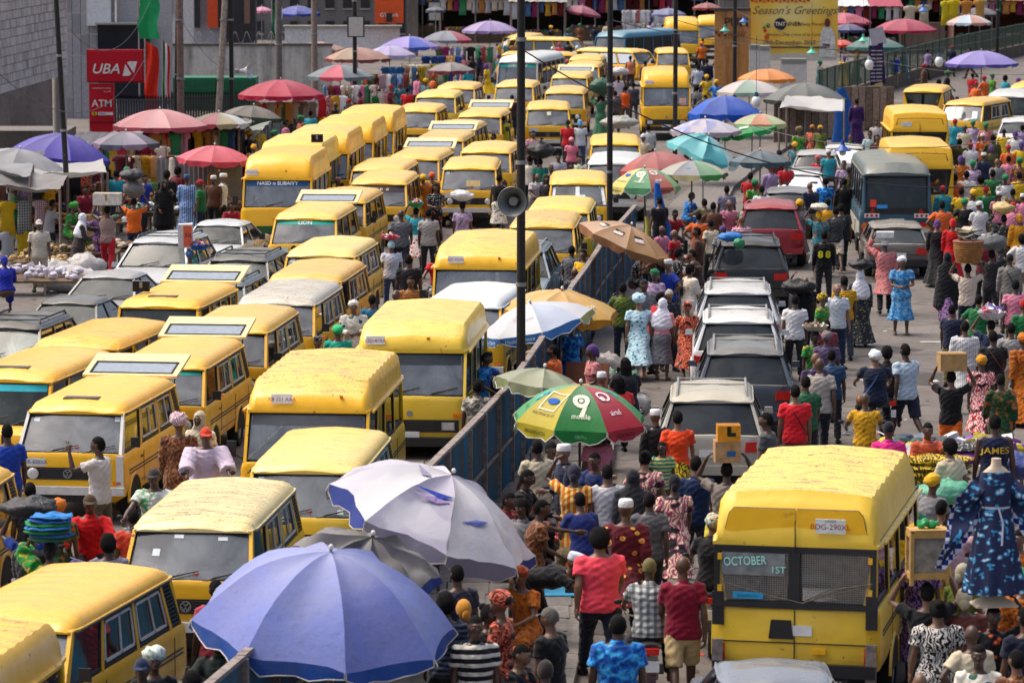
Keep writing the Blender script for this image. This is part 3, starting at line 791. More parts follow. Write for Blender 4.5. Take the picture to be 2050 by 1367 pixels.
# raised walk beside the fence, with kerb and slabs
KB=[at(x,y,0) for x,y in((1120,1460),(1155,1300),(1175,1180),(1190,1080),(1215,960),(1225,860),(1240,790),(1290,700),(1330,600),(1400,520),(1440,440),(1470,380),(1530,330),(1640,260))]
FE=[at(x,y,0) for x,y in((330,1720),(600,1520),(760,1380),(900,1230),(985,1120),(1050,1000),(1115,900),(1150,800),(1185,700),(1215,600),(1262,520),(1310,450),(1360,400),(1450,330))]
wk=MB();n=len(KB)
wk.add([(*p.xy,.14) for p in KB]+[(*p.xy,.14) for p in FE]+[(*p.xy,-.01) for p in KB],[(i,i+1,n+i+1,n+i) for i in range(n-1)]+[(i,2*n+i,2*n+i+1,i+1) for i in range(n-1)])
PAVE=plain((.16,.145,.13),.85,var=.3)
wko=wk.build('pavement',PAVE,kind='structure')
kb=along(KB,1.0)
for a,b in zip(kb[:46],kb[1:47]):
 m=MB();d=b-a;m.box((a+b)/2+Vector((0,0,.075)),(d.length-.02,.16,.155),Matrix.Rotation(math.atan2(d.y,d.x),3,'Z'));m.build('kerb_stone',plain((.20,.185,.17),.85,var=.25),wko)
k_=0
for i in range(26):
 y0=KB[0].y+i*.92;y1=y0+.90
 def xat(L_,y):
  for a,b in zip(L_[:-1],L_[1:]):
   if a.y<=y<=b.y:return a.x+(b.x-a.x)*(y-a.y)/(b.y-a.y)
  return L_[-1].x
 x1=xat(KB,y0)-.14;nsl=6
 for j in range(nsl):
  xa=x1-(j+1)*.62;m=MB();m.box((xa+.305,(y0+y1)/2,.148+random.uniform(-.004,.004)),(.60,.885,.022),(random.uniform(-.006,.006),random.uniform(-.006,.006),0))
  m.build('slab',plain((.17,.155,.14) if(i*7+j*3)%4 else(.13,.12,.11),.85,var=.25),wko)
for(x,y,w_) in((1430+460,684,1.1),(1760,760,.8),(1600,1040,.8)):
 p=at(x,y,.004);m=MB();m.box(p,(w_,.22,.002));m.build('lane_marking',plain((.40,.39,.37),.8),kind='structure')
 # poles
def lamp_pole(px,pyb,r0,label,h=11.5,mat=BLACK,r1=None,lean=0.0,name='street_pole',group='tall black poles along the median',cat='pole'):
 p=at(px,pyb,0);t=empty(name,p);tag(t,label,cat,group)
 m=MB();m.cyl((0,0,0),(lean,0,h),r0,r1 or r0*.8,14);m.build('shaft',mat,t,True)
 m=MB();m.cyl((0,0,0),(0,0,.35),r0*1.5,r0*1.3,14);m.build('base',mat,t,True)
 for z in(3.2,5.4,7.6):
  if z<h-.3:m=MB();m.cyl((lean*z/h,0,z),(lean*z/h,0,z+.07),r0*1.12,r0*1.12,14);m.build('band',GREYM,t,True)
 return t
def polemat():
 s=N('pole_paint');co=s.coord(scale=(1,1,.5));a=s.noise(co,14,3,.6)
 s.set(s.ramp(a,[(.58,(.012,.012,.013)),(.70,(.03,.03,.03)),(.76,(.30,.30,.29))]),.5,0,.4);return s.m
PM=polemat()
PA=lamp_pole(1043,925,.085,'thick black pole carrying a grey loudspeaker beside the white and yellow parasols',mat=PM,h=9.6)
PB=lamp_pole(1220,600,.078,'black pole with flaking base standing by the tan parasol',mat=PM)
PC=lamp_pole(1351,372,.085,'black pole rising behind the turquoise parasol',mat=PM)
PD=lamp_pole(1470,235,.10,'black pole in front of the orange wooden hoarding',mat=PM)
PE=lamp_pole(1996,130,.11,'black pole between the lilac parasols beyond the green railing',mat=PM)
PF=lamp_pole(140,480,.085,'black pole rising past the purple parasol with wires tied round it',mat=PM,lean=-.5)
PG=lamp_pole(465,330,.09,'black pole with a white horn loudspeaker by the bank forecourt',mat=PM)
PH=lamp_pole(711,250,.10,'black pole holding a blank white board above the tan parasols',mat=PM)
WOOD=plain((.22,.17,.14),.85,var=.3)
lamp_pole(363,330,.14,'brown concrete pole rising behind the pink parasol',mat=plain((.20,.13,.11),.85,var=.3),name='utility_pole',group='utility poles in front of the bank')
lamp_pole(432,330,.13,'pale wooden pole leaning slightly by the bank forecourt',mat=plain((.33,.27,.23),.85,var=.3),lean=.75,name='utility_pole',group='utility poles in front of the bank')
lamp_pole(352,318,.11,'dark tarred pole hung with cables behind the red flags',mat=plain((.03,.026,.024),.85),name='utility_pole',lean=.3,group='utility poles in front of the bank')
lamp_pole(559,230,.16,'grey wooden pole bearing a white flag by the stained wall',mat=plain((.14,.125,.115),.85,var=.3),name='utility_pole',group='utility poles in front of the bank',h=9)
lamp_pole(630,200,.16,'thick dark timber pole in front of the market roofs',mat=WOOD,name='utility_pole',group='utility poles in front of the bank',h=12)
def loudspeaker(p,rz,r,label,mat):
 t=empty('loudspeaker',p,rz);tag(t,label,'loudspeaker')
 prof=[(.0,r*.18),(.10,r*.22),(.22,r*.36),(.34,r*.60),(.42,r*.86),(.46,r),(.465,r*.98)]
 m=MB();rings=[[(math.cos(a)*q,-y,math.sin(a)*q) for a in[2*math.pi*k/24 for k in range(24)]] for y,q in prof]
 m.loft(rings,cap=False);m.build('horn',mat,t,True,60)
 m=MB();m.cyl((0,.16,0),(0,-.02,0),r*.34,r*.30,16);m.build('driver',GREYM,t,True)
 m=MB();m.cyl((0,-.2,0),(0,-.36,0),r*.10,r*.3,12);m.build('inner_cone',mat,t,True)
 m=MB();m.tube([(-.1,.05,-.05),(-.1,.2,-.05),(.1,.2,-.05),(.1,.05,-.05)],.012);m.build('bracket',GREYM,t)
 # traffic
YB=['#F2B705','#EEB112','#F0B81C','#E9AC14','#F4BE10']
YEL=[(.92,.50,.004),(.89,.47,.008),(.91,.50,.010),(.80,.44,.007),(.93,.50,.003),(.74,.41,.012),(.88,.58,.04),(.84,.48,.015)]
VC=[0]
def yl(i,fade=.6,dirt=.5):VC[0]+=1;return paint(YEL[(i if VC[0]%2 else i+VC[0])%8],round(fade+(VC[0]%3-1)*.08,2),round(dirt+(VC[0]%4)*.1,2))
def decal(mb,mat,parent,M,name='sticker'):
 mb=MB().join(mb);mb.xf(M);return mb.build(name,mat,parent)
def front_plate(text):
 def f(t,S,objs,names):
  pl=[o for o,n in zip(objs,names) if n=='licence_plate'][0]
  decal(text_mb(text,.085,.004),plain((.08,.10,.25)),pl,Matrix.Translation((-.55,-S['L']/2-.010,1.01))@Matrix.Rotation(R(90),4,'X'),'lettering')
 return f
def brow_plate(x,text='KJA-312XB',dz=.16):
 """plate bolted to the brow of a high roof"""
 def f(t,S,objs,names):
  rf=objs[names.index('roof')];M=Matrix.Translation((x,-S['L']/2+S['ft']-.015,S['rb']+dz+.06))@Matrix.Rotation(R(78),4,'X')
  mb=MB();mb.box((0,0,.005),(.34,.15,.012));mb.xf(M);o=mb.build('brow_plate',PLATE,rf)
  m=text_mb(text,.085,.004);m.xf(M@Matrix.Translation((0,-.01,.014)));m.build('lettering',plain((.45,.06,.05)),o)
  for s in(-.95,.95):q=MB();q.box((x+s,-S['L']/2+S['ft']+.03,S['rb']+dz+.10),(.05,.05,.04));q.build('marker_lamp',ORANGEL,rf)
 return f
def ws_band(col,text=None,tcol='#e8f4f0',t0=.80,size=.16):
 """sun strip across the top of the windscreen"""
 def f(t,S,objs,names):
  w=objs[names.index('windscreen')];mb=screen_grid(S,True,-.93,.93,t0,.955,8,1,.006,.004);mb.build('sun_strip',plain(col,.3),w)
  if text:
   m=text_mb(text,size,.008);out=[]
   for x,y,z in m.v:
    sp=screen_pts(S,True,x/.8,(t0+.955)/2+y/.72,.014);out.append(sp)
   q=MB();q.add(out,m.f);q.build('lettering',plain(tcol,.4),w)
 return f
def ws_stickers(spec):
 def f(t,S,objs,names):
  w=objs[names.index('windscreen')]
  for(u,v,du,dv,col) in spec:screen_grid(S,True,u,u+du,v,v+dv,1,1,.004,.004).build('sticker',plain(col,.4),w)
 return f
def both(*fs):
 def f(*a):
  for g in fs:g(*a)
 return f
def green_grille(t,S,objs,names):
 m=MB();m.box((0,-S['L']/2-.03,.80),(1.1,.02,.2));m.build('grille_insert',plain('#1f5a2a',.5),objs[names.index('grille')])
def white_face(t,S,objs,names):
 wm=paint((.66,.65,.62),.1,.4);k=0
 for o,n in zip(objs,names):
  if n=='pillar' and min(v.co.y for v in o.data.vertices)<-S['L']/2+.2:o.material_slots[0].material=wm
 for s in(-1,1):m=MB();m.box((s*(S['W']/2-.075),-S['L']/2+.02,.88),(.12,.05,.50));m.build('white_corner',wm,objs[0])
G='yellow minibuses packed across the road'
def V(kind,px,py,yaw,ci,label,fade=.6,dirt=.5,**k):
 k.setdefault('group',G);return place_van(kind,px,py,yaw,yl(ci,fade,dirt),label,**k)
stk1=ws_stickers([(-.9,.80,.14,.12,'#dfe8ee')]);stk2=ws_stickers([(-.88,.70,.10,.2,'#cfe0ee'),(.6,.1,.1,.1,'#b8c8c8')]);stk3=ws_stickers([(-.3,.86,.16,.07,'#e8eef0'),(.45,.82,.16,.07,'#e8eef0'),(-.62,.5,.12,.14,'#dce8ec')])
# near column on the left carriageway
V('low',12,1262,13,1,'yellow minibus at the bottom edge with cream sliding window beside the fence',.45,.3,slide=True)
V('high',-315,1500,8.7,0,'ribbed yellow high-roof van cut off at the bottom corner',.3,.9,ribs=.02)
V('low',386,1064,5.6,1,'faded yellow minibus with peeling white roof behind the periwinkle parasol',.95,.9,slide=True,decor=stk3,roofcol=paint((.86,.68,.30),.9,1.0))
V('low',612,948,5,2,'pale yellow minibus beside the torn white parasol',.85,.4,slide=True,decor=stk2,roofcol=paint((.88,.60,.12),.9,.5))
V('high',617,826,5,0,'large yellow high-roof van with streaked ribbed roof and small roof window',.8,.9,ribs=.04,nrib=9,decor=both(brow_plate(-.42,'XB 121 AAA'),ws_band('#55595c',None,t0=.74)))
V('high',825,706,4.3,0,'yellow high-roof van with dark window surround stopped against the fence',.9,.5,ribs=.01,decor=both(brow_plate(-.66,'LSD-41XA'),ws_band('#3a3f42',None,t0=.72)))
V('high',958,540,5,0,'yellow high-roof van with plate on its brow behind the white car',.9,.5,ribs=.035,decor=brow_plate(-.5,'FST-75XH'))
V('low',152,828,8.1,0,'yellow minibus with white front pillars, roof vent and raised tailgate',.35,.35,slide=True,vent=True,hatch=True,decor=both(white_face,front_plate('LSR-820XA'),ws_stickers([(-.86,.78,.12,.10,'#e8eef0'),(.84,.8,.1,.12,'#cdd8dc')])))
V('low',322,740,6.8,1,'yellow minibus with striped side and raised tailgate behind the white-pillared one',.6,.3,slide=True,hatch=True,decor=ws_band('#1fae9a',None,t0=.84))
V('low',452,668,6.2,1,'yellow minibus half hidden between the raised tailgate and the white-roofed van',.7,.4,slide=True)
V('low',553,612,6.2,3,'yellow minibus with a white ribbed add-on roof',.5,.8,slide=True,roofcol=paint((.55,.52,.44),.2,.9),decor=stk1,ribs=.014)
V('low',610,566,6.2,1,'yellow minibus with a white bar across its roof squeezed behind the white-roofed one',.8,.6,slide=True)
V('low',642,516,6.2,2,'pale yellow minibus with two cream sliding windows and double black stripe',.8,.4,slide=True,decor=stk1,roofcol=paint((.88,.60,.12),.9,.5))
V('low',612,441,5.6,4,'yellow minibus with a green sun strip across its windscreen',.8,.3,hatch=True,decor=ws_band('#22b39a','LION','#f4f8f6'))
V('low',672,408,5.6,1,'yellow minibus with folded-back door mirror behind the green sun strip one',.8,.4)
V('low',758,371,4.3,1,'yellow minibus with pale dots along its brown tinted windscreen top',.8,.4,decor=ws_band('#3d2f33','o  o  o  o','#efe2b0',t0=.66))
V('low',757,344,5,1,'yellow minibus queueing directly behind the dotted windscreen',.85,.3)
V('low',828,322,6.2,1,'yellow minibus with raised tailgate catching the sky in the middle of the jam',.85,.3,hatch=True)
V('low',880,284,5.6,3,'dusty yellow minibus with weathered roof in the middle of the jam',1.0,.6,hatch=True)
V('low',905,262,6.2,1,'yellow minibus with white-framed raised tailgate before the bus queue',.85,.4)
V('low',960,236,5.6,1,'yellow minibus with lifted rear glass near the white coach',.85,.3,hatch=True)
V('low',872,197,4.3,0,'yellow minibus with blue tinted windscreen below the grey shade umbrella',.8,.3,decor=ws_stickers([(-.9,.85,1.8,.1,'#3b7f9a')]))
V('low',912,180,5,1,'yellow minibus tucked behind the blue tinted windscreen',.8,.3)
V('low',832,226,5,0,'narrow view of a yellow minibus between the high-roof vans and the jam',.8,.3)
V('low',940,341,1.9,2,'yellow minibus with white bumper and black grille facing the camera',.8,.5,decor=both(stk1,ws_stickers([(-.1,.2,.5,.3,'#b09a66')])))
V('low',972,308,5,2,'yellow minibus directly behind the one with the white bumper',.9,.4)
V('low',1097,221,1.2,2,'yellow minibus with decorated windscreen beside the woman with the blue bag',.8,.3,decor=ws_stickers([(-.05,.68,.2,.2,'#d8dcc0')]))
V('low',1130,189,3.7,1,'yellow minibus with black wing mirror behind the decorated windscreen',.9,.5)
V('low',1140,158,5,1,'yellow minibus with a long roof stripe far up the jam',.9,.5,hatch=True)
V('low',1165,136,5,2,'yellow minibus third from the blue bus in the queue',.9,.5)
V('low',1172,122,5,2,'yellow minibus second from the blue bus in the queue',.9,.5)
V('low',1030,176,5,1,'yellow minibus with fringe curtains in front of the white coach',.9,.5)
V('low',1158,371,1.2,2,'yellow minibus with white floral stickers round its windscreen',.8,.4,decor=ws_stickers([(-.92,.1,.10,.8,'#e8ecea'),(.82,.1,.10,.8,'#e8ecea'),(-.8,.86,1.6,.08,'#dfe6e2'),(-.10,.2,.14,.72,'#eef2f2'),(.04,.35,.2,.2,'#e2eef0')]))
V('low',1118,428,3.7,4,'yellow minibus with smooth bright roof by the thick pole',.5,.3)
V('low',1085,458,3.7,1,'cracked-roof yellow minibus behind the thick pole',.9,.9)
V('low',1232,292,1.2,4,'yellow minibus with a bundle on its roof behind the white car',.6,.4)
V('tall',1334,176,1,0,'yellow high-roof van with green edge line and broad dark grille',.4,.5,group=G,decor=both(brow_plate(-.70,'AGL-77XC'),ws_stickers([(.55,.1,.3,.35,'#c99a8c')])))
V('low',1347,108,0,1,'yellow minibus in front of the tall roofed van on the far road',.7,.4)
V('tall',1366,62,1.2,0,'yellow high-roof van near the orange wooden hoarding',.5,.4)
V('high',1428,52,3.1,1,'yellow van half hidden by the orange wooden hoarding',.6,.4)
V('low',1283,106,-52,1,'yellow minibus turned side-on behind the crowd on the far road',.9,.4)
V('low',1150,82,-70,1,'yellow minibus standing across the road near the market stalls',.6,.4)
V('low',1150,112,-80,1,'open-windowed yellow minibus seen from its side among the crowd',.5,.4)
V('low',1035,77,12.4,1,'yellow van behind the white coach near the lilac parasol',.7,.4)
# column of high-roof vans
SC=dict(ribs=.035,nrib=12)
V('tall',556,361,3.5,0,'front high-roof van of the left column with green grille and blue sun strip',.5,.3,decor=both(ws_band('#1d4f86','NASD o SUBAIYY','#f2f6f8',t0=.78,size=.13),brow_plate(-.72,'KTU-69XD'),green_grille))
V('tall',582,331,3.5,0,'second high-roof van of the left column with a black box on its roof',.4,.4,decor=brow_plate(-.5,'SMK-22'),**SC)
V('tall',636,309,3.5,0,'third high-roof van of the left column with scalloped roof sides',.7,.4,**SC)
V('tall',688,286,3.5,0,'fourth high-roof van of the left column',.5,.5,**SC)
V('tall',732,264,3.5,0,'rearmost high-roof van of the left column with a white patch',.5,.4,**SC)
# left carriageway: bus-style vans with smooth roofs
V('box',12,765,10.5,0,'yellow minibus with turquoise sun strip and smooth domed roof at the edge',.35,.4,name='minibus',vent=True,decor=ws_band('#36b9c9',None,t0=.78))
V('box',150,700,10.5,0,'yellow minibus with litter on its long smooth roof',.3,.6)
V('box',318,618,8.1,0,'yellow minibus carrying a black battery box on its roof',.3,.5,vent=True,hatch=True)
V('low',-215,1030,6.2,0,'yellow minibus mostly outside the frame beside the man in blue',.3,.4)
# right carriageway, seen from behind
def big_rear(t,S,objs,names):
 hl=S['L']/2;b=objs[names.index('body')];rf=objs[names.index('roof')]
 def q(x,y,z,w,h,mat,nm,par=b,d=.012):m=MB();m.box((x,hl+y,z),(w,d,h));return m.build(nm,mat,par)
 y=.005
 q(0,.012,1.50,.012,2.0,BLACK,'door_gap')
 for z in(.95,):q(0,.008,z,1.84,.012,BLACK,'crease')
 for s in(-1,1):
  q(s*.92,.006,1.36,.14,.42,BLACK,'corner_patch',d=.03)
  q(s*.70,.012,.42,.2,.05,BLACK,'step',d=.03)
  for z in(.75,1.62,2.02):q(s*.90,.02,z,.05,.08,YELM,'hinge',d=.03)
 m=MB();m.box((.16,hl+.02,1.12),(.30,.02,.24),taper=.8);m.build('lock_plate',BLACK,b)
 m=MB();m.box((-.30,hl+.03,.86),(.16,.04,.07));m.build('door_handle',YELM,b)
 for s in(-1,1):
  m=MB();m.box((s*.92,hl+.03,.72),(.13,.05,.50));m.build('rusty_lamp_frame',RUSTRAIL,b)
YELM=paint(YEL[0],.3,.5)
def hr_doors(text=None,plate=None,stripe=True):
 def f(t,S,objs,names):
  hl=S['L']/2;b=objs[names.index('body')];rf=objs[names.index('roof')];yy=hl-.03
  big_rear(t,S,objs,names)
 return f
def big_van(t,S,objs,names):
 big_rear(t,S,objs,names)
 hl=S['L']/2;b=objs[names.index('body')];rf=objs[names.index('roof')]
 def txt(s,size,x,y,z,mat,par,bold=.01,rz=0,tilt=0,nm='lettering',sx=1.0):
  m=text_mb(s,size,bold,0,sx);m.xf(Matrix.Translation((x,y,z))@Matrix.Rotation(math.pi,4,'Z')@Matrix.Rotation(R(90)+tilt,4,'X')@Matrix.Rotation(rz,4,'Z'));return m.build(nm,mat,par)
 ins=paint(YEL[0],.15,.4)
 for s in(-1,1):
  m=MB();P=[]
  pts=[(s*.01,2.19),(s*.88,2.19),(s*.80,2.56),(s*.74,2.63),(s*.01,2.63)]
  for d in(.0,.035):
   P+=[(x,hl-.075+.03+d*1-(z-2.19)*.10,z) for x,z in pts]
  F=[tuple(range(5)) if s<0 else tuple(range(4,-1,-1))];F=[(0,1,2,3,4),(9,8,7,6,5)]+[(i,(i+1)%5,5+(i+1)%5,5+i) for i in range(5)]
  m.add(P,F);d=m.build('upper_door_leaf',ins,b)
  m=MB();m.tube([(x*1.0,hl-.02-(z-2.19)*.10,z) for x,z in pts[1:]],.009,4);m.build('door_seam',BLACK,d)
 m=MB();m.box((-.42,hl+.012,2.44),(.36,.014,.18));pl=m.build('licence_plate',plain('#dfe6e0'),b)
 txt('BDG-290XL',.095,-.42,hl+.022,2.43,plain((.42,.03,.03)),pl,.004);txt('LAGOS',.042,-.42,hl+.022,2.505,plain((.05,.06,.05)),pl,.002)
 txt('~ ~',.05,-.42,hl+.022,2.365,plain((.03,.3,.12)),pl,.006)
 m=MB()
 for(x0,x1,z0,z1) in((-.97,.97,2.09,2.165),(-.97,.97,1.385,1.46),(-.97,-.90,1.46,2.09),(.90,.97,1.46,2.09),(-.06,.06,1.46,2.09)):m.box(((x0+x1)/2,hl+.015-(z0+z1-3.0)*.02,(z0+z1)/2),(x1-x0,.03,z1-z0))
 fr=m.build('window_band',BLACK,b)
 for s in(-1,1):
  m=MB();y=hl-.005
  for k in range(28):m.box((s*(.08+.80*(k+.5)/28),y,1.775),(.006,.006,.62))
  for k in range(22):m.box((s*.48,y,1.475+.60*(k+.5)/22),(.82,.006,.006))
  o=m.build('wire_mesh',plain((.30,.27,.23),.6,.3),b);o['kind']='stuff'
  m=MB();m.box((s*.48,hl-.03,1.775),(.82,.01,.62));m.build('dusty_glass',plain((.16,.15,.135),.25,var=.5),b)
 m=MB();m.box((.50,hl+.004,1.93),(.76,.006,.28));gl=m.build('rear_glass',plain((.21,.23,.23),.12,var=.3),b)
 wl_=plain('#b8f0e0',.4);dk=plain('#0f5a50',.4)
 txt('OCTOBER',.155,.60,hl+.012,1.965,dk,gl,.034,R(4),sx=.72);txt('OCTOBER',.155,.60,hl+.016,1.965,wl_,gl,.012,R(4),sx=.72)
 txt('1ST',.12,.20,hl+.012,1.865,dk,gl,.026);txt('1ST',.12,.20,hl+.016,1.865,wl_,gl,.008)
 m=MB();m.box((.56,hl+.008,1.535),(.36,.008,.085));st=m.build('sticker',plain('#2f9fd0',.4),gl);txt('familylifers.com',.042,.56,hl+.016,1.53,plain((.01,.03,.12)),st,.001)
 m=MB();m.tube([(.86,hl+.05,1.70),(.3,hl+.05,1.55),(-.1,hl+.07,1.47),(-.5,hl+.05,1.6),(-.92,hl+.05,1.72)],.006,4);m.tube([(-.1,hl+.07,1.47),(-.5,hl+.05,1.66),(-.93,hl+.05,1.74)],.006,4);m.build('tie_rope',plain((.12,.10,.08)),b)
 m=MB()
 for s in(-1,1):m.box((s*.978,0,2.215),(.012,S['L']-.5,.055))
 m.build('green_stripe',plain('#1d5a3a',.5),rf)
 m=MB()
 for s in(-1,1):m.box((s*.993,.1,1.10),(.014,S['L']-.7,.46))
 m.build('lower_side_panel',BLACK,b)
 m=MB()
 for s in(-1,1):m.box((s*.62,hl+.01,2.20),(.0,.0,.0))
 m=text_mb('MMTAI',.20,.006);m.xf(Matrix.Translation((-.905,.6,2.42))@Matrix.Rotation(R(-90),4,'Z')@Matrix.Rotation(R(80),4,'X'));m.build('lettering',plain('#8a3a6a'),rf)
 m=MB();m.box((0,hl+.11,.44),(1.3,.02,.16));pb=m.build('bumper_panel',BLACK,b);txt('MI',.17,-.50,hl+.125,.44,plain((.5,.5,.46)),pb,.01)
def B(kind,px,py,yaw,col,label,**k):
 return place_van(kind,px,py,yaw,paint(col,k.pop('fade',.3),k.pop('dirt',.3),.2),label,rear=True,**k)
V('tall',1594,986,12,0,'large yellow high-roof van seen from behind with meshed rear windows and OCTOBER 1ST lettering',.9,.7,wide=1.05,rear=True,ribs=.05,nrib=9,decor=big_van)
CG='cars queueing along the kerb';K=dict(cat='car',group=CG)
B('suv',1425,806,3,(.42,.40,.34),'cream and grey off-roader with silver roof rails and red tail lights',name='parked_car',rack=1,fade=.4,**K)
B('suv',1492,712,3,(.06,.075,.10),'dark blue-grey off-roader with broad rear window',name='parked_car',rack=1,**K)
B('suv',1478,648,3,(.62,.63,.64),'white estate car with roof rails behind the blue-grey one',name='parked_car',rack=1,**K)
B('suv',1477,590,3,(.48,.50,.52),'silver estate car with grey roof rails beside the flowered dresses',name='parked_car',rack=1,**K)
B('suv',1503,494,3,(.014,.015,.018),'black off-roader with silver tailgate strip and blue cloth on its roof',name='parked_car',rack=2,fade=.05,**K)
B('suv',1542,420,4,(.30,.012,.025),'crimson off-roader with black rear window',name='parked_car',rear_detail=True,fade=.1,**K)
B('hatch',1580,388,5,(.11,.13,.18),'slate grey hatchback with orange bag on its boot',name='parked_car',**K)
B('sedan',1603,352,5,(.58,.60,.60),'white saloon car with pale green windows',name='parked_car',**K)
B('hatch',1634,312,6,(.36,.38,.40),'silver hatchback with red tail lights',name='parked_car',**K)
B('sedan',1690,298,6,(.52,.54,.56),'silver saloon parked beyond the hatchback',name='parked_car',**K)
def old_hatch(t,S,objs,names):
 for o,n in zip(objs,names):
  pass
B('hatch',1796,458,2,(.17,.155,.14),'taupe grey hatchback with angular red and orange tail lights',name='hatchback_car',cat='car',fade=.3,dirt=.5)
def bus_rear(t,S,objs,names):
 hl=S['L']/2;b=objs[names.index('body')]
 m=MB();m.box((0,hl+.012,.74),(S['W']*.9,.02,.42));m.build('cream_panel',paint((.62,.58,.46),.2,.4),b)
 m=MB();
 for s in(-1,1):m.box((s*(S['W']/2+.004),0,.72),(.010,S['L']-.3,.46))
 m.build('cream_side_panel',paint((.62,.58,.46),.2,.4),b)
 m=MB();m.box((0,hl+.012,1.28),(S['W']*.86,.02,.12));m.build('dark_band',BLACK,b)
 for s in(-1,1):
  m=MB();m.add([(s*.68+a,hl+.028,1.24+z) for a,z in((-.085,0),(.085,0),(0,.15))],[(0,1,2),(2,1,0)]);m.build('warning_triangle',plain('#e0401a'),b)
  m=MB();m.box((s*.70,hl+.022,1.17),(.42,.01,.12));p=m.build('reflector_board',WHITE,b)
  m=MB()
  for k in(-1,0,1):m.box((s*.70+k*.13,hl+.030,1.17),(.07,.008,.07),(0,R(45),0))
  m.build('red_diamonds',plain('#c02018'),p)
  m=MB();m.box((s*.78,hl+.03,.92),(.26,.03,.12));q=m.build('tail_lamp',REDL,b,smooth=False)
  m=MB();m.box((s*.90,hl+.035,.92),(.10,.03,.12));m.build('indicator',ORANGEL,q)
 w=objs[names.index('rear_window')]
 m=screen_grid(S,False,.80,.62,.10,.30,1,1,.02,.006);m.build('sticker',plain('#d83a2a'),w)
 m=screen_grid(S,False,.60,.28,.06,.16,1,1,.02,.006);m.build('sticker',plain('#2a86c8'),w)
place_van('bus',1795,352,2,paint((.020,.075,.115),.12,.3),'dark blue and cream minibus seen from behind with red warning triangles',rear=True,name='coach',cat='bus',roofcol=paint((.10,.13,.13),.3,.4),decor=bus_rear,rear_detail=1)
def rdoor(t,S,objs,names):
 hl=S['L']/2;b=objs[names.index('body')];rf=objs[names.index('roof')]
 m=MB();m.box((0,hl+.012,1.5),(.012,.02,1.9));m.build('door_gap',BLACK,b)
 for s in(-1,1):
  m=MB();m.tube([(s*.02,hl-.02,2.2),(s*.86,hl-.03,2.2),(s*.74,hl-.07,2.6),(s*.02,hl-.07,2.62)],.010,4);m.build('door_seam',BLACK,rf)
 m=MB();m.box((.45,hl-.015,2.42),(.34,.02,.15));m.build('licence_plate',PLATE,b)
V('tall',1843,292,2,0,'yellow high-roof van seen from behind beside the dark blue minibus',.4,.4,rear=True,decor=rdoor)
V('tall',1842,224,2,0,'yellow high-roof van seen from behind, second in the line past the blue minibus',.4,.4,rear=True,decor=rdoor)
V('box',1848,186,12,1,'yellow van with its white-lined rear door hanging open',.5,.4,rear=True,slide=True)
V('low',1930,212,24,1,'yellow minibus with white papers behind its windscreen facing the camera',.5,.4,decor=ws_stickers([(.5,.15,.25,.5,'#dfe6e6'),(.1,.05,.5,.14,'#d0d8d8')]),slide=True)
place_van('box',2018,196,12,paint((.55,.57,.58),.2,.3),'white van beyond the yellow minibus with papers',name='delivery_van')
place_van('hatch',2040,246,8,paint((.56,.58,.60),.2,.3),'white car waiting among the crowd at the edge',name='parked_car',cat='car')
place_van('low',2060,178,14,paint(YEL[1],.5,.4),'yellow minibus with blue tailgate glass at the far edge',name='minibus',group=G,decor=ws_stickers([(-.9,.1,1.8,.8,'#2a62a0')]))
place_van('sedan',1555,1372,0,paint((.16,.19,.24),.1,.2,.12),'blue-grey saloon whose roof shows below the large yellow van',name='parked_car',cat='car')
place_van('low',925,618,8,paint(YEL[1],.5,.3),'minibus with a shiny white roof squeezed between two high-roof vans',name='minibus',group=G,roofcol=paint((.66,.70,.69),.05,.1))
place_van('low',1230,331,3,paint((.60,.64,.63),.1,.3),'white minibus with faint lettering on its roof',name='minibus',group=G)
def coach_front(t,S,objs,names):ws_band('#1fb0a0','GOD IS ABLE','#f2f6f6',t0=.80,size=.14)(t,S,objs,names)
place_van('bus',1037,127,12,paint((.62,.66,.64),.1,.4),'white coach with turquoise strip on its windscreen',name='coach',cat='bus',decor=coach_front)
place_van('bus',1222,76,30,paint((.012,.16,.30),.15,.3),'sky blue bus with a row of open side windows on the far road',name='coach',cat='bus',roofcol=paint((.03,.20,.32),.3,.5))
LC=dict(cat='car',group='cars caught beside the market on the bank side')
def C(kind,px,py,yaw,col,label,**k):
 return place_van(kind,px,py,yaw,paint(col,.2,.35,.18),label,name='parked_car',**{**LC,**k})
C('suv',318,488,8.7,(.44,.47,.50),'silver off-roader with black roof rack behind the porter with a sack',rack=2)
C('sedan',438,453,8.7,(.50,.54,.56),'pale silver saloon with clear windscreen beside the glitter goods stall')
C('suv',478,524,7.4,(.045,.055,.065),'black off-roader with cyan permit on its windscreen',rack=2)
C('suv',428,574,7.4,(.075,.115,.145),'steel blue off-roader with roof rails behind the battery-box minibus',rack=2)
C('sedan',216,558,8.7,(.30,.30,.31),'grey saloon next to the heap of white packets')
C('sedan',138,610,9.3,(.045,.05,.055),'charcoal saloon with flowers hanging at its windscreen')
C('suv',14,660,9.3,(.04,.045,.05),'black estate car with open boot at the edge',rack=2)
C('suv',1032,506,5,(.11,.17,.23),'blue estate car with roof rails hidden behind the high-roof van',rack=1)
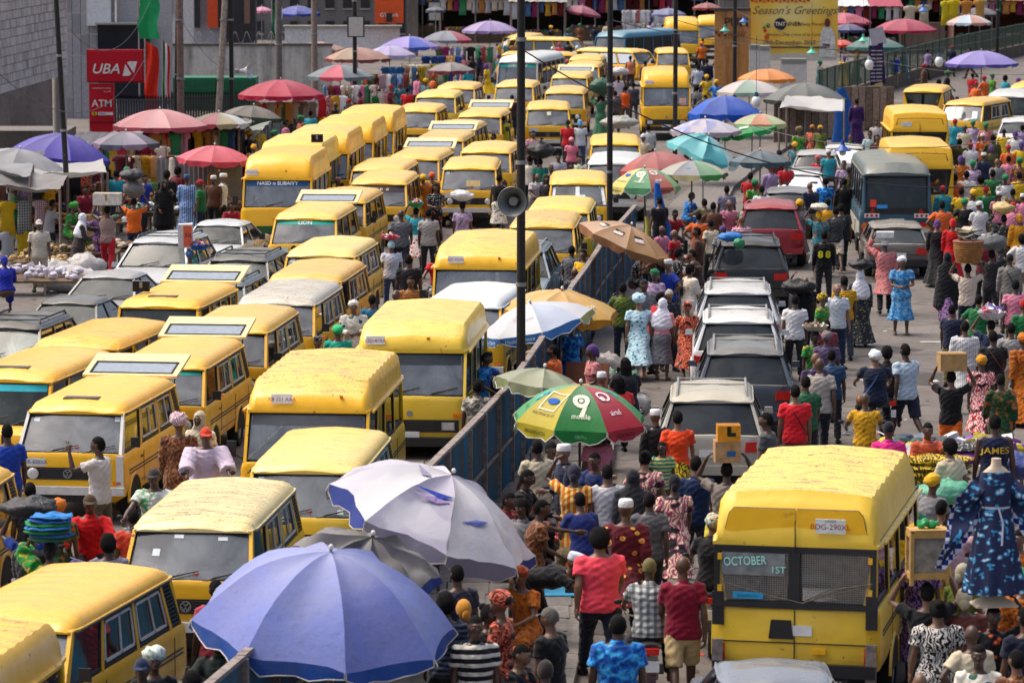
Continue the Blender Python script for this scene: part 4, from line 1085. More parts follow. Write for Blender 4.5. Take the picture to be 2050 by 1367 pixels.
# people
def ddir(p,ab,s):p,ab=R(p),R(ab);return Vector((s*math.sin(ab),-math.sin(p)*math.cos(ab),-math.cos(p)*math.cos(ab)))
POSES={
'stand':dict(legs=((2,2,3),(-3,4,3)),arms=((4,9,16,4),(0,9,12,3))),
'relax':dict(legs=((6,6,4),(-4,2,4)),arms=((8,12,60,-25),(-2,10,10,2))),
'walk':dict(legs=((24,6,1),(-18,26,1)),arms=((-20,8,2,3),(22,8,45,0)),lean=4),
'walk2':dict(legs=((-16,28,1),(20,4,1)),arms=((18,8,38,0),(-18,9,0,2)),lean=3),
'carry':dict(legs=((12,4,1),(-12,14,1)),arms=((125,42,195,-22),(125,42,195,-22))),
'carry1':dict(legs=((-12,16,1),(14,3,1)),arms=((130,40,195,-25),(6,10,20,3))),
'front':dict(legs=((3,3,2),(-3,3,2)),arms=((16,10,88,-30),(16,10,84,-28))),
'peace':dict(legs=((4,2,3),(-6,8,3)),arms=((70,18,165,-8),(4,9,10,3))),
'phone':dict(legs=((3,3,2),(-3,3,2)),arms=((30,26,160,-20),(6,12,40,-10))),
'sit':dict(legs=((82,84,9),(84,86,9)),arms=((30,12,75,-18),(26,12,70,-12)),lean=14),
'ride':dict(legs=((62,78,15),(62,78,15)),arms=((48,16,68,4),(48,16,68,4)),lean=6),
'bend':dict(legs=((20,14,6),(10,10,6)),arms=((68,8,20,0),(60,10,30,-4)),lean=82),
'hip':dict(legs=((8,4,5),(-4,2,3)),arms=((-12,42,20,-48),(4,9,22,3)),lean=2),
'talk':dict(legs=((-5,5,3),(7,5,4)),arms=((30,14,105,10),(-6,10,12,2)),lean=3),
'walk3':dict(legs=((16,10,1),(-22,20,2)),arms=((-8,14,20,-6),(14,12,80,-20)),lean=7),
'reach':dict(legs=((3,3,3),(-8,10,3)),arms=((70,12,82,0),(14,10,60,-10)),lean=10),
}
def skel(pose):
 p=POSES[pose];J={};lean=R(p.get('lean',0))
 hip=Vector((0,0,.93));up=Vector((0,-math.sin(lean),math.cos(lean)));fw=Vector((0,-math.cos(lean),-math.sin(lean)))
 J['pel']=hip;J['waist']=hip+up*.14;J['chest']=hip+up*.36;J['neck']=hip+up*.535
 bend=.5 if abs(p.get('lean',0))<40 else.2
 hu=Vector((0,-math.sin(lean*bend),math.cos(lean*bend)));J['hu']=hu;J['hf']=Vector((0,-math.cos(lean*bend),-math.sin(lean*bend)))
 J['head']=J['neck']+hu*.175+J['hf']*.02;J['up']=up;J['fw']=fw
 low=9
 for i,s in enumerate((1,-1)):
  a,k,ab=p['legs'][i];h=hip+Vector((s*.092,0,-.02));kn=h+ddir(a,ab,s)*.43;an=kn+ddir(a-k,ab*.3,s)*.42
  J['hip%d'%i],J['knee%d'%i],J['ank%d'%i]=h,kn,an;low=min(low,an.z)
  fa=ddir(a-k,0,s);f=Vector((0,-math.cos(R(a-k)*.35),0));
  J['toe%d'%i]=an+Vector((s*.02,-.155,-.045));J['heel%d'%i]=an+Vector((0,.05,-.055))
  a,ab,fa_,fab=p['arms'][i];sh=J['neck']-up*.062+Vector((s*(.172),0,0));off=math.degrees(lean)*(.4 if abs(p.get('lean',0))>40 else.0)
  el=sh+ddir(a,ab,s)*.285;wr=el+ddir(fa_,fab,s)*.255
  J['sh%d'%i],J['el%d'%i],J['wr%d'%i]=sh,el,wr;J['hd%d'%i]=ddir(fa_,fab,s)
 dz=.075-low
 for k in J:
  if k not in('up','fw','hu','hf','hd0','hd1'):J[k]=J[k]+Vector((0,0,dz))
 J['dz']=dz
 return J
def ring(c,d,a,b,n=14,ref=Vector((1,0,0))):
 d=d.normalized();u=ref-d*ref.dot(d)
 if u.length<.1:u=Vector((0,1,0))-d*d.y
 u.normalize();v=d.cross(u);return[c+u*(math.cos(t)*a)+v*(math.sin(t)*b) for t in[2*math.pi*k/n for k in range(n)]]
def limb(mb,pts,n=12,caps=True,ref=Vector((1,0,0))):
 """pts: (centre, a, b)"""
 rg=[]
 for i,q in enumerate(pts):
  c,a,b=q;p0=pts[max(0,i-1)][0];p1=pts[min(len(pts)-1,i+1)][0];d=p1-p0
  if i==0 and caps:rg.append(ring(c-d.normalized()*a*.45,d,a*.55,b*.55,n,ref))
  rg.append(ring(c,d,a,b,n,ref))
  if i==len(pts)-1 and caps:rg.append(ring(c+d.normalized()*a*.45,d,a*.55,b*.55,n,ref))
 mb.loft(rg);return mb
def lerpl(a,b,ts):return[a.lerp(b,t) for t in ts]
def remesh(mb,voxel,smooth=2,name='m',wob=0.0,seed=0,ws=9.0):
 me=mb.mesh(name);o=bpy.data.objects.new('tmp',me)
 m=o.modifiers.new('r','REMESH');m.mode='VOXEL';m.voxel_size=voxel;m.use_smooth_shade=True
 if smooth:s=o.modifiers.new('s','SMOOTH');s.factor=.6;s.iterations=smooth
 out=baked(o);bpy.data.meshes.remove(me)
 if wob:
  n=len(out.vertices);co=np.empty(n*3,'f');no=np.empty(n*3,'f');out.vertices.foreach_get('co',co);out.vertices.foreach_get('normal',no)
  co=co.reshape(-1,3);no=no.reshape(-1,3);d=np.empty(n,'f')
  x,y,z=co[:,0],co[:,1],co[:,2]
  d=(np.sin(x*24+z*19+6*np.sin(z*9+seed)+3*np.sin(y*15))*np.sin(z*37+3*np.sin(x*17+seed)+y*20)+.6*np.sin(z*62+x*41+2*np.sin(y*33)))*.5
  out.vertices.foreach_set('co',(co+no*(d*wob)[:,None]).astype('f').ravel())
 out.name=name;out.polygons.foreach_set('use_smooth',[True]*len(out.polygons));out.update();return out
def torso_rings(J,g=0.0,z0=-.03,z1=.50,fem=0,belly=0.0):
 """ellipse rings from the hips to the shoulders; g = cloth thickness"""
 tab=[(-.10,.165,.112),(-.03,.172,.118),(.05,.160,.112),(.14,.142,.102),(.24,.155,.108),(.33,.172,.115),(.42,.172,.108),(.475,.150,.088),(.515,.110,.070),(.545,.064,.058)]
 if fem:tab=[(-.10,.182,.128),(-.03,.188,.132),(.05,.168,.118),(.14,.140,.105),(.24,.150,.112),(.32,.160,.135),(.42,.166,.112),(.475,.152,.088),(.515,.100,.066),(.545,.058,.054)]
 out=[]
 for t,a,b in tab:
  if z0-.001<=t<=z1+.001:
   bb=b+belly*math.exp(-((t-.12)/.12)**2)
   out.append((J['pel']+J['up']*t+J['fw']*(belly*.5*math.exp(-((t-.12)/.12)**2)),a+g,bb+g))
 return out
def hand(mb,J,i,s,curl=25,peace=False):
 w=J['wr%d'%i];d=J['hd%d'%i].normalized();side=Vector((0,1,0)) if abs(d.y)<.8 else Vector((0,0,1))
 u=(side-d*side.dot(d)).normalized();v=d.cross(u)
 if v.x*s>0:v=-v
 c=w+d*.055;limb(mb,[(w,.026,.020),(c,.040,.018),(w+d*.095,.038,.014)],8,ref=u)
 for k in range(4):
  b=w+d*.095+u*(k-1.5)*.019;ln=(.062,.074,.070,.056)[k]
  up_=peace and k in(1,2)
  a1=R(4 if up_ else curl if not peace else 80);a2=R(4 if up_ else curl*2 if not peace else 160)
  spread=u*((k-1.5)*.5 if up_ else 0)
  p1=b+(d*math.cos(a1)+v*math.sin(a1)+spread*.4).normalized()*ln*.55;p2=p1+(d*math.cos(a2)+v*math.sin(a2)+spread*.4).normalized()*ln*.45
  mb.cyl(b,p1,.0088,.0082,6);mb.cyl(p1,p2,.0080,.0065,6)
 b=w+d*.035+u*(-.035);p1=b+(d*.7-u*.5+v*.45).normalized()*.04;mb.cyl(b,p1,.011,.010,6);mb.cyl(p1,p1+(d*.9+v*.4).normalized()*.03,.010,.007,6)
_pm={}
def head_frame(J):
 f,u=J['hf'],J['hu'];x=u.cross(-f) if 0 else Vector((1,0,0));return Matrix((x,-f,u)).transposed()
def body_mesh(pose,fem):
 k=('body',pose,fem)
 if k in _pm:return _pm[k]
 J=skel(pose);mb=MB()
 limb(mb,torso_rings(J,0,-.10,.545,fem),18)
 limb(mb,[(J['neck']-J['up']*.04,.060,.058),(J['neck']+J['hu']*.03,.052,.054),(J['head']-J['hu']*.05,.050,.056)],12)
 HM=head_frame(J)
 def skull(p):
  z=p.z/.118
  if z<0:k_=1-.42*(-z)**1.7;return Vector((p.x*k_,p.y*(1-.18*-z)-.012*-z,p.z*1.02))
  return Vector((p.x,p.y*1.0+.010*z,p.z))
 h=MB();h.ell((0,0,0),(.074,.096,.118),16,12,fn=skull)
 h.ell((0,-.072,-.045),(.036,.024,.032),8,6)
 h.ell((0,-.097,-.012),(.012,.016,.026),8,6);h.ell((0,-.104,-.024),(.020,.014,.011),8,6)
 h.ell((0,-.086,.032),(.052,.016,.012),8,6);h.ell((0,-.094,-.056),(.026,.011,.009),8,6)
 for s in(-1,1):h.ell((s*.074,.008,-.006),(.010,.018,.030),8,6);h.ell((s*.045,-.066,-.018),(.020,.016,.018),8,6)
 h.v=[tuple(J['head']+HM@Vector(v)) for v in h.v];mb.join(h)
 for i,s in((0,1),(1,-1)):
  a,b,c=J['sh%d'%i],J['el%d'%i],J['wr%d'%i];q=.88 if fem else 1
  limb(mb,[(a.lerp(J['neck'],.25),.050,.046),(a,.052*q,.054*q),(a.lerp(b,.35),.048*q,.047*q),(a.lerp(b,.8),.039*q,.039*q),(b,.038*q,.037*q),(b.lerp(c,.25),.040*q,.038*q),(b.lerp(c,.75),.030*q,.027*q),(c,.026*q,.022*q),(c+J['hd%d'%i]*.03,.030,.020)],10)
  a,b,c=J['hip%d'%i],J['knee%d'%i],J['ank%d'%i]
  limb(mb,[(a+Vector((0,0,.02)),.088,.092),(a.lerp(b,.25),.080,.086),(a.lerp(b,.6),.066,.070),(a.lerp(b,.92),.052,.056),(b,.052,.056),(b.lerp(c,.28),.050,.058),(b.lerp(c,.6),.040,.043),(c-(c-b)*.06,.031,.034),(c,.033,.036)],12)
  limb(mb,[(J['heel%d'%i]+Vector((0,0,.01)),.030,.030),(c+Vector((0,-.03,-.035)),.036,.036),(J['toe%d'%i]+Vector((0,.04,0)),.044,.022),(J['toe%d'%i]+Vector((0,0,-.002)),.038,.016)],10)
 me=remesh(mb,.0125,1,'body')
 ex=MB()
 for i,s in((0,1),(1,-1)):hand(ex,J,i,s,30,peace=(pose=='peace' and i==0))
 nh=len(ex.f)
 for s in(-1,1):
  c=J['head']+HM@Vector((s*.030,-.083,.010));ex.ell(c,(.0125,.0105,.0085),8,6,1)
  c2=J['head']+HM@Vector((s*.030,-.0925,.010));ex.ell(c2,(.0055,.004,.0058),6,4,2)
 c=J['head']+HM@Vector((0,-.103,-.056));ex.ell(c,(.022,.006,.0065),8,4,3)
 v0=[tuple(v.co) for v in me.vertices];f0=[tuple(p.vertices) for p in me.polygons];o=len(v0)
 m2=bpy.data.meshes.new('body');m2.from_pydata(v0+ex.v,[],f0+[tuple(i+o for i in f) for f in ex.f])
 m2.polygons.foreach_set('material_index',[0]*len(f0)+ex.m);m2.polygons.foreach_set('use_smooth',[True]*len(m2.polygons));m2.update();bpy.data.meshes.remove(me)
 for m in(SKIN[0],EYEW,EYEB,LIP):m2.materials.append(m)
 _pm[k]=m2;return m2
def skinm(c):
 s=N('skin');n=s.noise(s.coord(),12,3);s.set(s.ramp(n,[(.3,tuple(x*.8 for x in c)),(.7,c)]),.42,0,.45);s.b.inputs['Subsurface Weight'].default_value=0.0;return s.m
SKIN=[skinm(c) for c in((.105,.052,.032),(.135,.068,.041),(.080,.041,.028),(.19,.10,.06),(.24,.13,.08),(.06,.033,.024))]
EYEW=plain((.30,.27,.24),.3);EYEB=plain((.012,.01,.01),.15);LIP=plain((.11,.045,.038),.4)
HAIR=plain((.010,.009,.009),.9,var=.5,spec=.1)
def garment(kind,pose,fem):
 k=(kind,pose,fem)
 if k in _pm:return _pm[k]
 J=skel(pose);mb=MB();sitting=pose in('sit','ride');bent=pose=='bend';vox=.0135;wob=.009
 def sleeves(frac,g):
  for i in(0,1):
   a,b,c=J['sh%d'%i],J['el%d'%i],J['wr%d'%i]
   pts=[(a.lerp(J['neck'],.35)+Vector((0,0,.0)),.064,.062),(a,.068+g,.066+g)]
   if frac<=1:pts+=[(a.lerp(b,frac*.6),.064+g,.064+g),(a.lerp(b,frac),.066+g*1.6,.066+g*1.6)]
   else:pts+=[(a.lerp(b,.6),.060+g,.060+g),(b,.054+g,.054+g),(b.lerp(c,.6),.046+g,.046+g),(b.lerp(c,frac-1),.040+g*1.6,.040+g*1.6)]
   limb(mb,pts,12,caps=False)
 def skirt(hem,flare,folds=7,top=.10):
  """hem: height above the ground"""
  if sitting or bent:
   for i in(0,1):
    a,b,c=J['hip%d'%i],J['knee%d'%i],J['ank%d'%i]
    limb(mb,[(a+Vector((0,0,.03)),.125,.115),(a.lerp(b,.5),.115,.115),(b,.100,.105),(b.lerp(c,.6),.09,.10)],14)
   limb(mb,[(J['hip0'].lerp(J['knee0'],.2),.1,.1),(J['hip1'].lerp(J['knee1'],.2),.1,.1)],10);return
  t0=J['pel']+J['up']*top;ax,ay=(J['ank0']+J['ank1']).xy/2;rg=[]
  for j in range(11):
   t=j/10;z=t0.z+(hem-t0.z)*t;c=Vector((t0.x+(ax-t0.x)*t,t0.y+(ay-t0.y)*t,z))
   hipb=math.exp(-((t-.18)/.16)**2)*.055
   a=.140+hipb+flare*t**1.3;b=.105+hipb*.9+flare*t**1.3*1.05;r=[]
   st=abs(J['ank0'].y-J['ank1'].y)/2;b=max(b,.09+(st+.05)*t)
   for k in range(40):
    th=2*math.pi*k/40;f=1+(.075*t)*math.sin(folds*th+1.3*math.sin(2*th));r.append(c+Vector((math.cos(th)*a*f,math.sin(th)*b*f,0)))
   rg.append(r)
  mb.loft(rg)
 if kind in('tee','shirt','tank','kaftan','long','dress','gown','bubu','blouse'):
  g={'tee':.026,'shirt':.030,'tank':.019,'kaftan':.034,'long':.020,'dress':.014,'gown':.02,'bubu':.05,'blouse':.016}[kind]
  z0=-.10 if kind not in('dress','gown','blouse') else-.03
  limb(mb,torso_rings(J,g,z0,.515,fem),20,caps=False)
  if kind in('tee','shirt','dress','blouse'):sleeves(.58 if kind!='shirt' else.66,.006)
  elif kind in('long','kaftan','gown'):sleeves(1.85,.004 if kind=='long' else.016)
  elif kind=='bubu':sleeves(1.5,.05)
  if kind in('shirt','long'):mb.loft([ring(J['neck']+J['up']*t,J['up'],a,a,14) for t,a in((-.03,.075),(.02,.068),(.035,.066))])
 if kind=='dress':skirt(.34,.13)
 if kind=='gown':skirt(.09,.20,9)
 if kind=='bubu':skirt(.20,.26,9,.2)
 if kind=='kaftan':skirt(.50,.10,5)
 if kind=='skirt':skirt(.36,.10)
 if kind=='wrapper':skirt(.12,.07,4)
 if kind in('trousers','shorts'):
  limb(mb,torso_rings(J,.012,-.10,.05,fem),18)
  for i in(0,1):
   a,b,c=J['hip%d'%i],J['knee%d'%i],J['ank%d'%i]
   if kind=='trousers':limb(mb,[(a+Vector((0,0,.02)),.098,.108),(a.lerp(b,.3),.095,.100),(a.lerp(b,.7),.080,.084),(b,.070,.074),(b.lerp(c,.5),.064,.066),(b.lerp(c,.93),.060,.066)],12,caps=False)
   else:limb(mb,[(a+Vector((0,0,.02)),.100,.108),(a.lerp(b,.3),.102,.106),(a.lerp(b,.92),.094,.098)],12,caps=False)
 if kind=='shoes':
  for i in(0,1):
   c=J['ank%d'%i];limb(mb,[(J['heel%d'%i]+Vector((0,.004,.016)),.038,.040),(c+Vector((0,-.035,-.030)),.046,.044),(J['toe%d'%i]+Vector((0,.035,.002)),.053,.030),(J['toe%d'%i]+Vector((0,-.012,-.004)),.046,.024)],10)
  vox=.012;wob=0
 if kind in('hijab','khimar'):
  HM=head_frame(J);hc=J['head'];rg=[];drop=.34 if kind=='hijab' else 1.05
  h=MB();h.ell((0,.012,.012),(.094,.114,.130),18,12);h.v=[tuple(hc+HM@Vector(v)) for v in h.v];mb.join(h)
  n0=J['neck'];L=[(hc+J['hu']*.02,.094,.110),(hc-J['hu']*.09,.092,.100),(n0+J['up']*.03,.125,.105),(n0-J['up']*.06,.225,.135),(n0-J['up']*.18,.240,.165)]
  if kind=='hijab':L+=[(n0-J['up']*.30,.235,.18)]
  else:L+=[(n0-J['up']*.4,.27,.21),(n0-J['up']*.7,.30,.24),(n0-J['up']*1.0,.33,.28)]
  limb(mb,L,20)
 me=remesh(mb,vox,2,kind,wob,hash(pose)%7)
 if kind in('hijab','khimar'):
  HM=head_frame(J).inverted();hc=J['head'];import bmesh
  bm=bmesh.new();bm.from_mesh(me);dl=[]
  for f in bm.faces:
   q=HM@(f.calc_center_median()-hc)
   if q.y<-.02 and(q.x/.056)**2+((q.z+.012)/.082)**2<1:dl.append(f)
  bmesh.ops.delete(bm,geom=dl,context='FACES');bm.to_mesh(me);bm.free()
 me.materials.append(fabric((.5,.5,.5)));_pm[k]=me;return me
def hairm(kind):
 k=('hair',kind)
 if k in _pm:return _pm[k]
 mb=MB();rg=random.Random(5)
 def cap(a,b,c,oy=.006,oz=.006,cutz=-.02,front=.045,lump=0,ear=0):
  h=MB();h.ell((0,oy,oz),(a,b,c),20,14)
  keep=[]
  for f in h.f:
   q=sum((Vector(h.v[i]) for i in f),Vector())/len(f)
   if(q.y<-.02 and q.z<front) or(q.z<cutz-(.05 if q.y>.03 else 0)):continue
   if ear and abs(q.x)>.055 and q.z<.02 and q.y<.045:continue
   keep.append(f)
  h.f=keep;h.m=[0]*len(keep)
  if lump:h.v=[tuple(Vector(v)*(1+lump*noise.noise(Vector(v)*45))) for v in h.v]
  return h
 if kind=='short':mb=cap(.0775,.100,.1215,front=.055,ear=1)
 elif kind=='afro':mb=cap(.098,.118,.138,.014,.012,-.04,.05,.10)
 elif kind=='bun':
  mb=cap(.082,.104,.124,front=.05,cutz=-.03);mb.ell((0,.085,.085),(.045,.045,.045),10,8)
 elif kind=='braids':
  mb=cap(.084,.106,.125,front=.05,cutz=-.03)
  for i in range(15):
   t=math.pi*(i/14);x=math.cos(t)*.075;y=.03+math.sin(t)*.07;mb.tube([(x,y,.06),(x*1.12,y*1.15+.01,-.06),(x*1.1,y*1.1+.01,-.2)],.011,5)
 elif kind=='kufi':
  mb.loft([ring(Vector((0,.006,z)),Vector((0,0,1)),a,a*1.26,20) for z,a in((.035,.080),(.06,.082),(.115,.076),(.128,.066))])
 elif kind=='cap':
  mb=cap(.083,.105,.126,front=.045,cutz=.03)
  mb.loft([[Vector((x,-.075-d*(1-(x/.075)**2)**.5*1.0,.050-d*.25+t)) for x in(-.072,-.05,-.025,0,.025,.05,.072)] for d,t in((0,0),(.085,0),(.085,-.006),(0,-.006))],closed=False,cap=False)
 elif kind=='beanie':mb=cap(.086,.108,.130,front=.03,cutz=-.005,lump=.03)
 elif kind=='headwrap':
  h=MB();h.ell((0,.022,.050),(.100,.124,.092),20,12,rot=(R(-18),0,0));h.v=[tuple(Vector(v)*(1+.06*math.sin(v[2]*90+v[0]*30))) for v in h.v];mb=h
  mb.ell((.02,.115,.03),(.045,.035,.04),8,6)
 elif kind=='gele':
  h=MB();h.ell((0,.02,.075),(.125,.135,.10),22,12,rot=(R(-22),0,0));h.v=[tuple(Vector(v)*(1+.07*math.sin(v[2]*70+v[0]*50))) for v in h.v];mb=h
 elif kind=='scarf':
  mb=cap(.086,.108,.126,front=.045,cutz=-.06);mb.ell((0,.1,-.05),(.05,.03,.07),8,6)
 elif kind=='helmet':mb=cap(.105,.125,.14,.0,.012,-.07,.02)
 elif kind=='basecap_back':mb=cap(.083,.105,.126,front=.045,cutz=.03)
 me=mb.mesh(kind,True,70);me.materials.append(HAIR);_pm[k]=me;return me
CLOTHN={'tee':'shirt','shirt':'shirt','tank':'vest','kaftan':'kaftan','long':'jacket','dress':'dress','gown':'gown','bubu':'robe','blouse':'blouse','skirt':'skirt','wrapper':'wrapper','trousers':'trousers','shorts':'shorts','shoes':'shoes','hijab':'headscarf','khimar':'veil'}
HATN={'short':'hair','afro':'hair','bun':'hair','braids':'hair','kufi':'cap','cap':'cap','beanie':'beanie','headwrap':'headwrap','gele':'headwrap','scarf':'headscarf','helmet':'helmet','basecap_back':'cap'}
PEOPLE=[]
def clothm(c):
 if isinstance(c,tuple) and c and isinstance(c[0],str) and not c[0].startswith('#'):return fabric(c[1],kind=c[0],c2=c[2],c3=c[3] if len(c)>3 else None,scale=c[4] if len(c)>4 else 1.0)
 return fabric(c)
def person(label,px,py,face,pose='stand',wear=(),hat=('short',None),h=1.70,sk=None,fem=False,z0=0.0,group='people in the street',by='head',build=1.0,hide=False,loc=None):
 """(px,py): crown of the head in the photograph; face: 0 = towards the camera, 180 = away, 90 = to image right"""
 if loc is None:h*=1.03 if py<800 else 1.08;build*=1.07
 J=skel(pose);s=h/1.72;top=J['head']+J['hu']*.12;top=Vector(top)*s
 if loc is None:
  p=at(px,py,top.z+z0);M=Matrix.Rotation(R(face),3,'Z');w=M@top;loc=Vector((p.x-w.x,p.y-w.y,z0))
 o=link_mesh('person',body_mesh(pose,fem),{0:SKIN[sk if sk is not None else len(PEOPLE)%4]},None,loc,(0,0,R(face)),(s*build,s*build,s))
 tag(o,label,'person',group)
 for(kind,c) in wear:link_mesh(CLOTHN[kind],garment(kind,pose,fem),{0:clothm(c)},o)
 if hat and hat[0] and not any(k in('hijab','khimar') for k,_ in wear):
  if hat[0]!='bald':
   q=link_mesh(HATN[hat[0]],hairm(hat[0]),{0:HAIR if hat[1] is None else clothm(hat[1])},o)
   q.matrix_local=Matrix.Translation(J['head'])@head_frame(J).to_4x4()
   if hat[0] in('cap','kufi','basecap_back'):
    pass
 PEOPLE.append(o);o_=o;return o,Vector(loc),s,J
 # carried things, motorbikes
def lumpy(mb,amp,f=6.0,seed=0.0):
 out=[]
 for v in mb.v:
  q=Vector(v);n=noise.noise(q*f+Vector((seed,seed*2,0)))+.5*noise.noise(q*f*2.6+Vector((seed,3,1)))
  l=q.length or 1;out.append(tuple(q*(1+amp*n/max(.4,l)*.6)))
 mb.v=out;return mb
def plastic(c,gloss=.35):
 k=('plast',tc(c),gloss)
 if k not in _m:
  s=N('bag');co=s.coord();c_=tc(c);s.set(s.ramp(s.noise(co,9,4),[(.3,tuple(x*.75 for x in c_)),(.7,c_)]),gloss,0,.5);s.bump(s.noise(co,7,4,.6,1.0),.8,.05);_m[k]=s.m
 return _m[k]
def sack(loc,size,col,label,name='sack',rz=0,knot=True,cat='sack',group='loads carried on heads',gloss=.5):
 mb=MB();a,b,c=size;mb.ell((0,0,c),(a,b,c),26,18,fn=lambda p:Vector((p.x*(1.12-.25*(p.z/c)**2),p.y*(1.12-.25*(p.z/c)**2),p.z)))
 lumpy(mb,.14,6,loc[0]+loc[1]);t=mb.build(name,plastic(col,gloss),None,True,60,loc=loc);t.rotation_euler.z=rz;tag(t,label,cat,group)
 if knot:
  k=MB();k.cyl((0,0,c*1.95),(0.02,0,c*1.95+.05),.03,.02,8);k.cyl((.02,0,c*1.95+.05),(.05,0.02,c*1.95+.13),.02,.06,8);k.build('knot',plastic(col,gloss),t,True)
 return t
def carton(loc,size,col,label,rz=0,name='carton',tape='#b08a50',marks=None,cat='box',group='loads carried on heads'):
 a,b,c=size;t=empty(name,loc,rz);tag(t,label,cat,group)
 mb=MB()
 n=6;P=[]
 mb.box((0,0,c/2),(a,b,c));me=mb.build('box_body',plain(col,.8,var=.25),t)
 for s in(-1,1):q=MB();q.box((0,s*b*.25,c+.006),(a*1.01,b*.49,.010),(R(s*2),0,0));q.build('flap',plain(col,.8),t)
 q=MB();q.box((0,0,c+.014),(a*1.015,.06,.004));q.box((0,-b/2-.003,c*.7),(.06,.003,c*.6));q.build('tape',plain(tape,.35),t)
 if marks:
  q=MB();q.box((a*.12,-b/2-.004,c*.45),(a*.34,.004,c*.26));q.box((a*.12,b/2+.004,c*.45),(a*.34,.004,c*.26));q.build('printed_patch',plain(marks,.5),t)
 return t
def basin(loc,r,h,col,label,fill=None,cat='basin',name='basin',fillcols=('#c03030','#e0c040','#4080c0','#e8e8e8','#d070a0'),group='loads carried on heads',item=.05,nit=34):
 t=empty(name,loc);tag(t,label,cat,group)
 mb=MB();n=28;prof=[(r*.55,0),(r*.62,.004),(r*.9,h*.6),(r,h),(r*1.06,h+.006),(r*1.06,h+.016),(r*.97,h+.012),(r*.86,h*.6),(r*.58,.02),(.001,.02)]
 rings=[[(math.cos(a)*q,math.sin(a)*q,z) for a in[2*math.pi*k/n for k in range(n)]] for q,z in prof];mb.loft(rings);mb.build('bowl',plastic(col,.3),t,True,50)
 if fill:
  rr=random.Random(int(loc[0]*50));
  for ci,c in enumerate(fillcols):
   q=MB()
   for k in range(nit//len(fillcols)):
    a=rr.random()*6.28;d=r*.85*rr.random()**.5;z=h+(1-(d/r)**2)*fill*rr.random();s_=item*rr.uniform(.7,1.3)
    if ci%2:q.ell((math.cos(a)*d,math.sin(a)*d,z),(s_,s_*.8,s_*.6),8,5,rot=(rr.random()*3,rr.random()*3,0))
    else:q.box((math.cos(a)*d,math.sin(a)*d,z),(s_*1.8,s_*1.2,s_*.7),(rr.random()*3,rr.random()*3,rr.random()*3))
   o=q.build('wares',plastic(c,.35),t);o['kind']='stuff'
 return t
def bundle(loc,r,h,cols,label,name='cloth_bundle',cat='bundle',group='loads carried on heads',n=7,rx=1.3):
 t=empty(name,loc);tag(t,label,cat,group)
 for k in range(n):
  mb=MB();z=h*(k+.5)/n;w=r*(1-.25*abs(k/n-.4));mb.ell((random.uniform(-.03,.03),0,z),(w*rx,w,h/n*.72),18,8);lumpy(mb,.10,9,k+loc[0])
  mb.build('folded_cloth',clothm(cols[k%len(cols)]),t,True)
 return t
def on_head(pr,dz=0.0,fwd=0.0):
 o,L,s,J=pr;t=(J['head']+J['hu']*(.125+dz))*s;M=Matrix.Rotation(o.rotation_euler.z,3,'Z');return L+M@Vector((t.x,t.y-fwd,t.z))
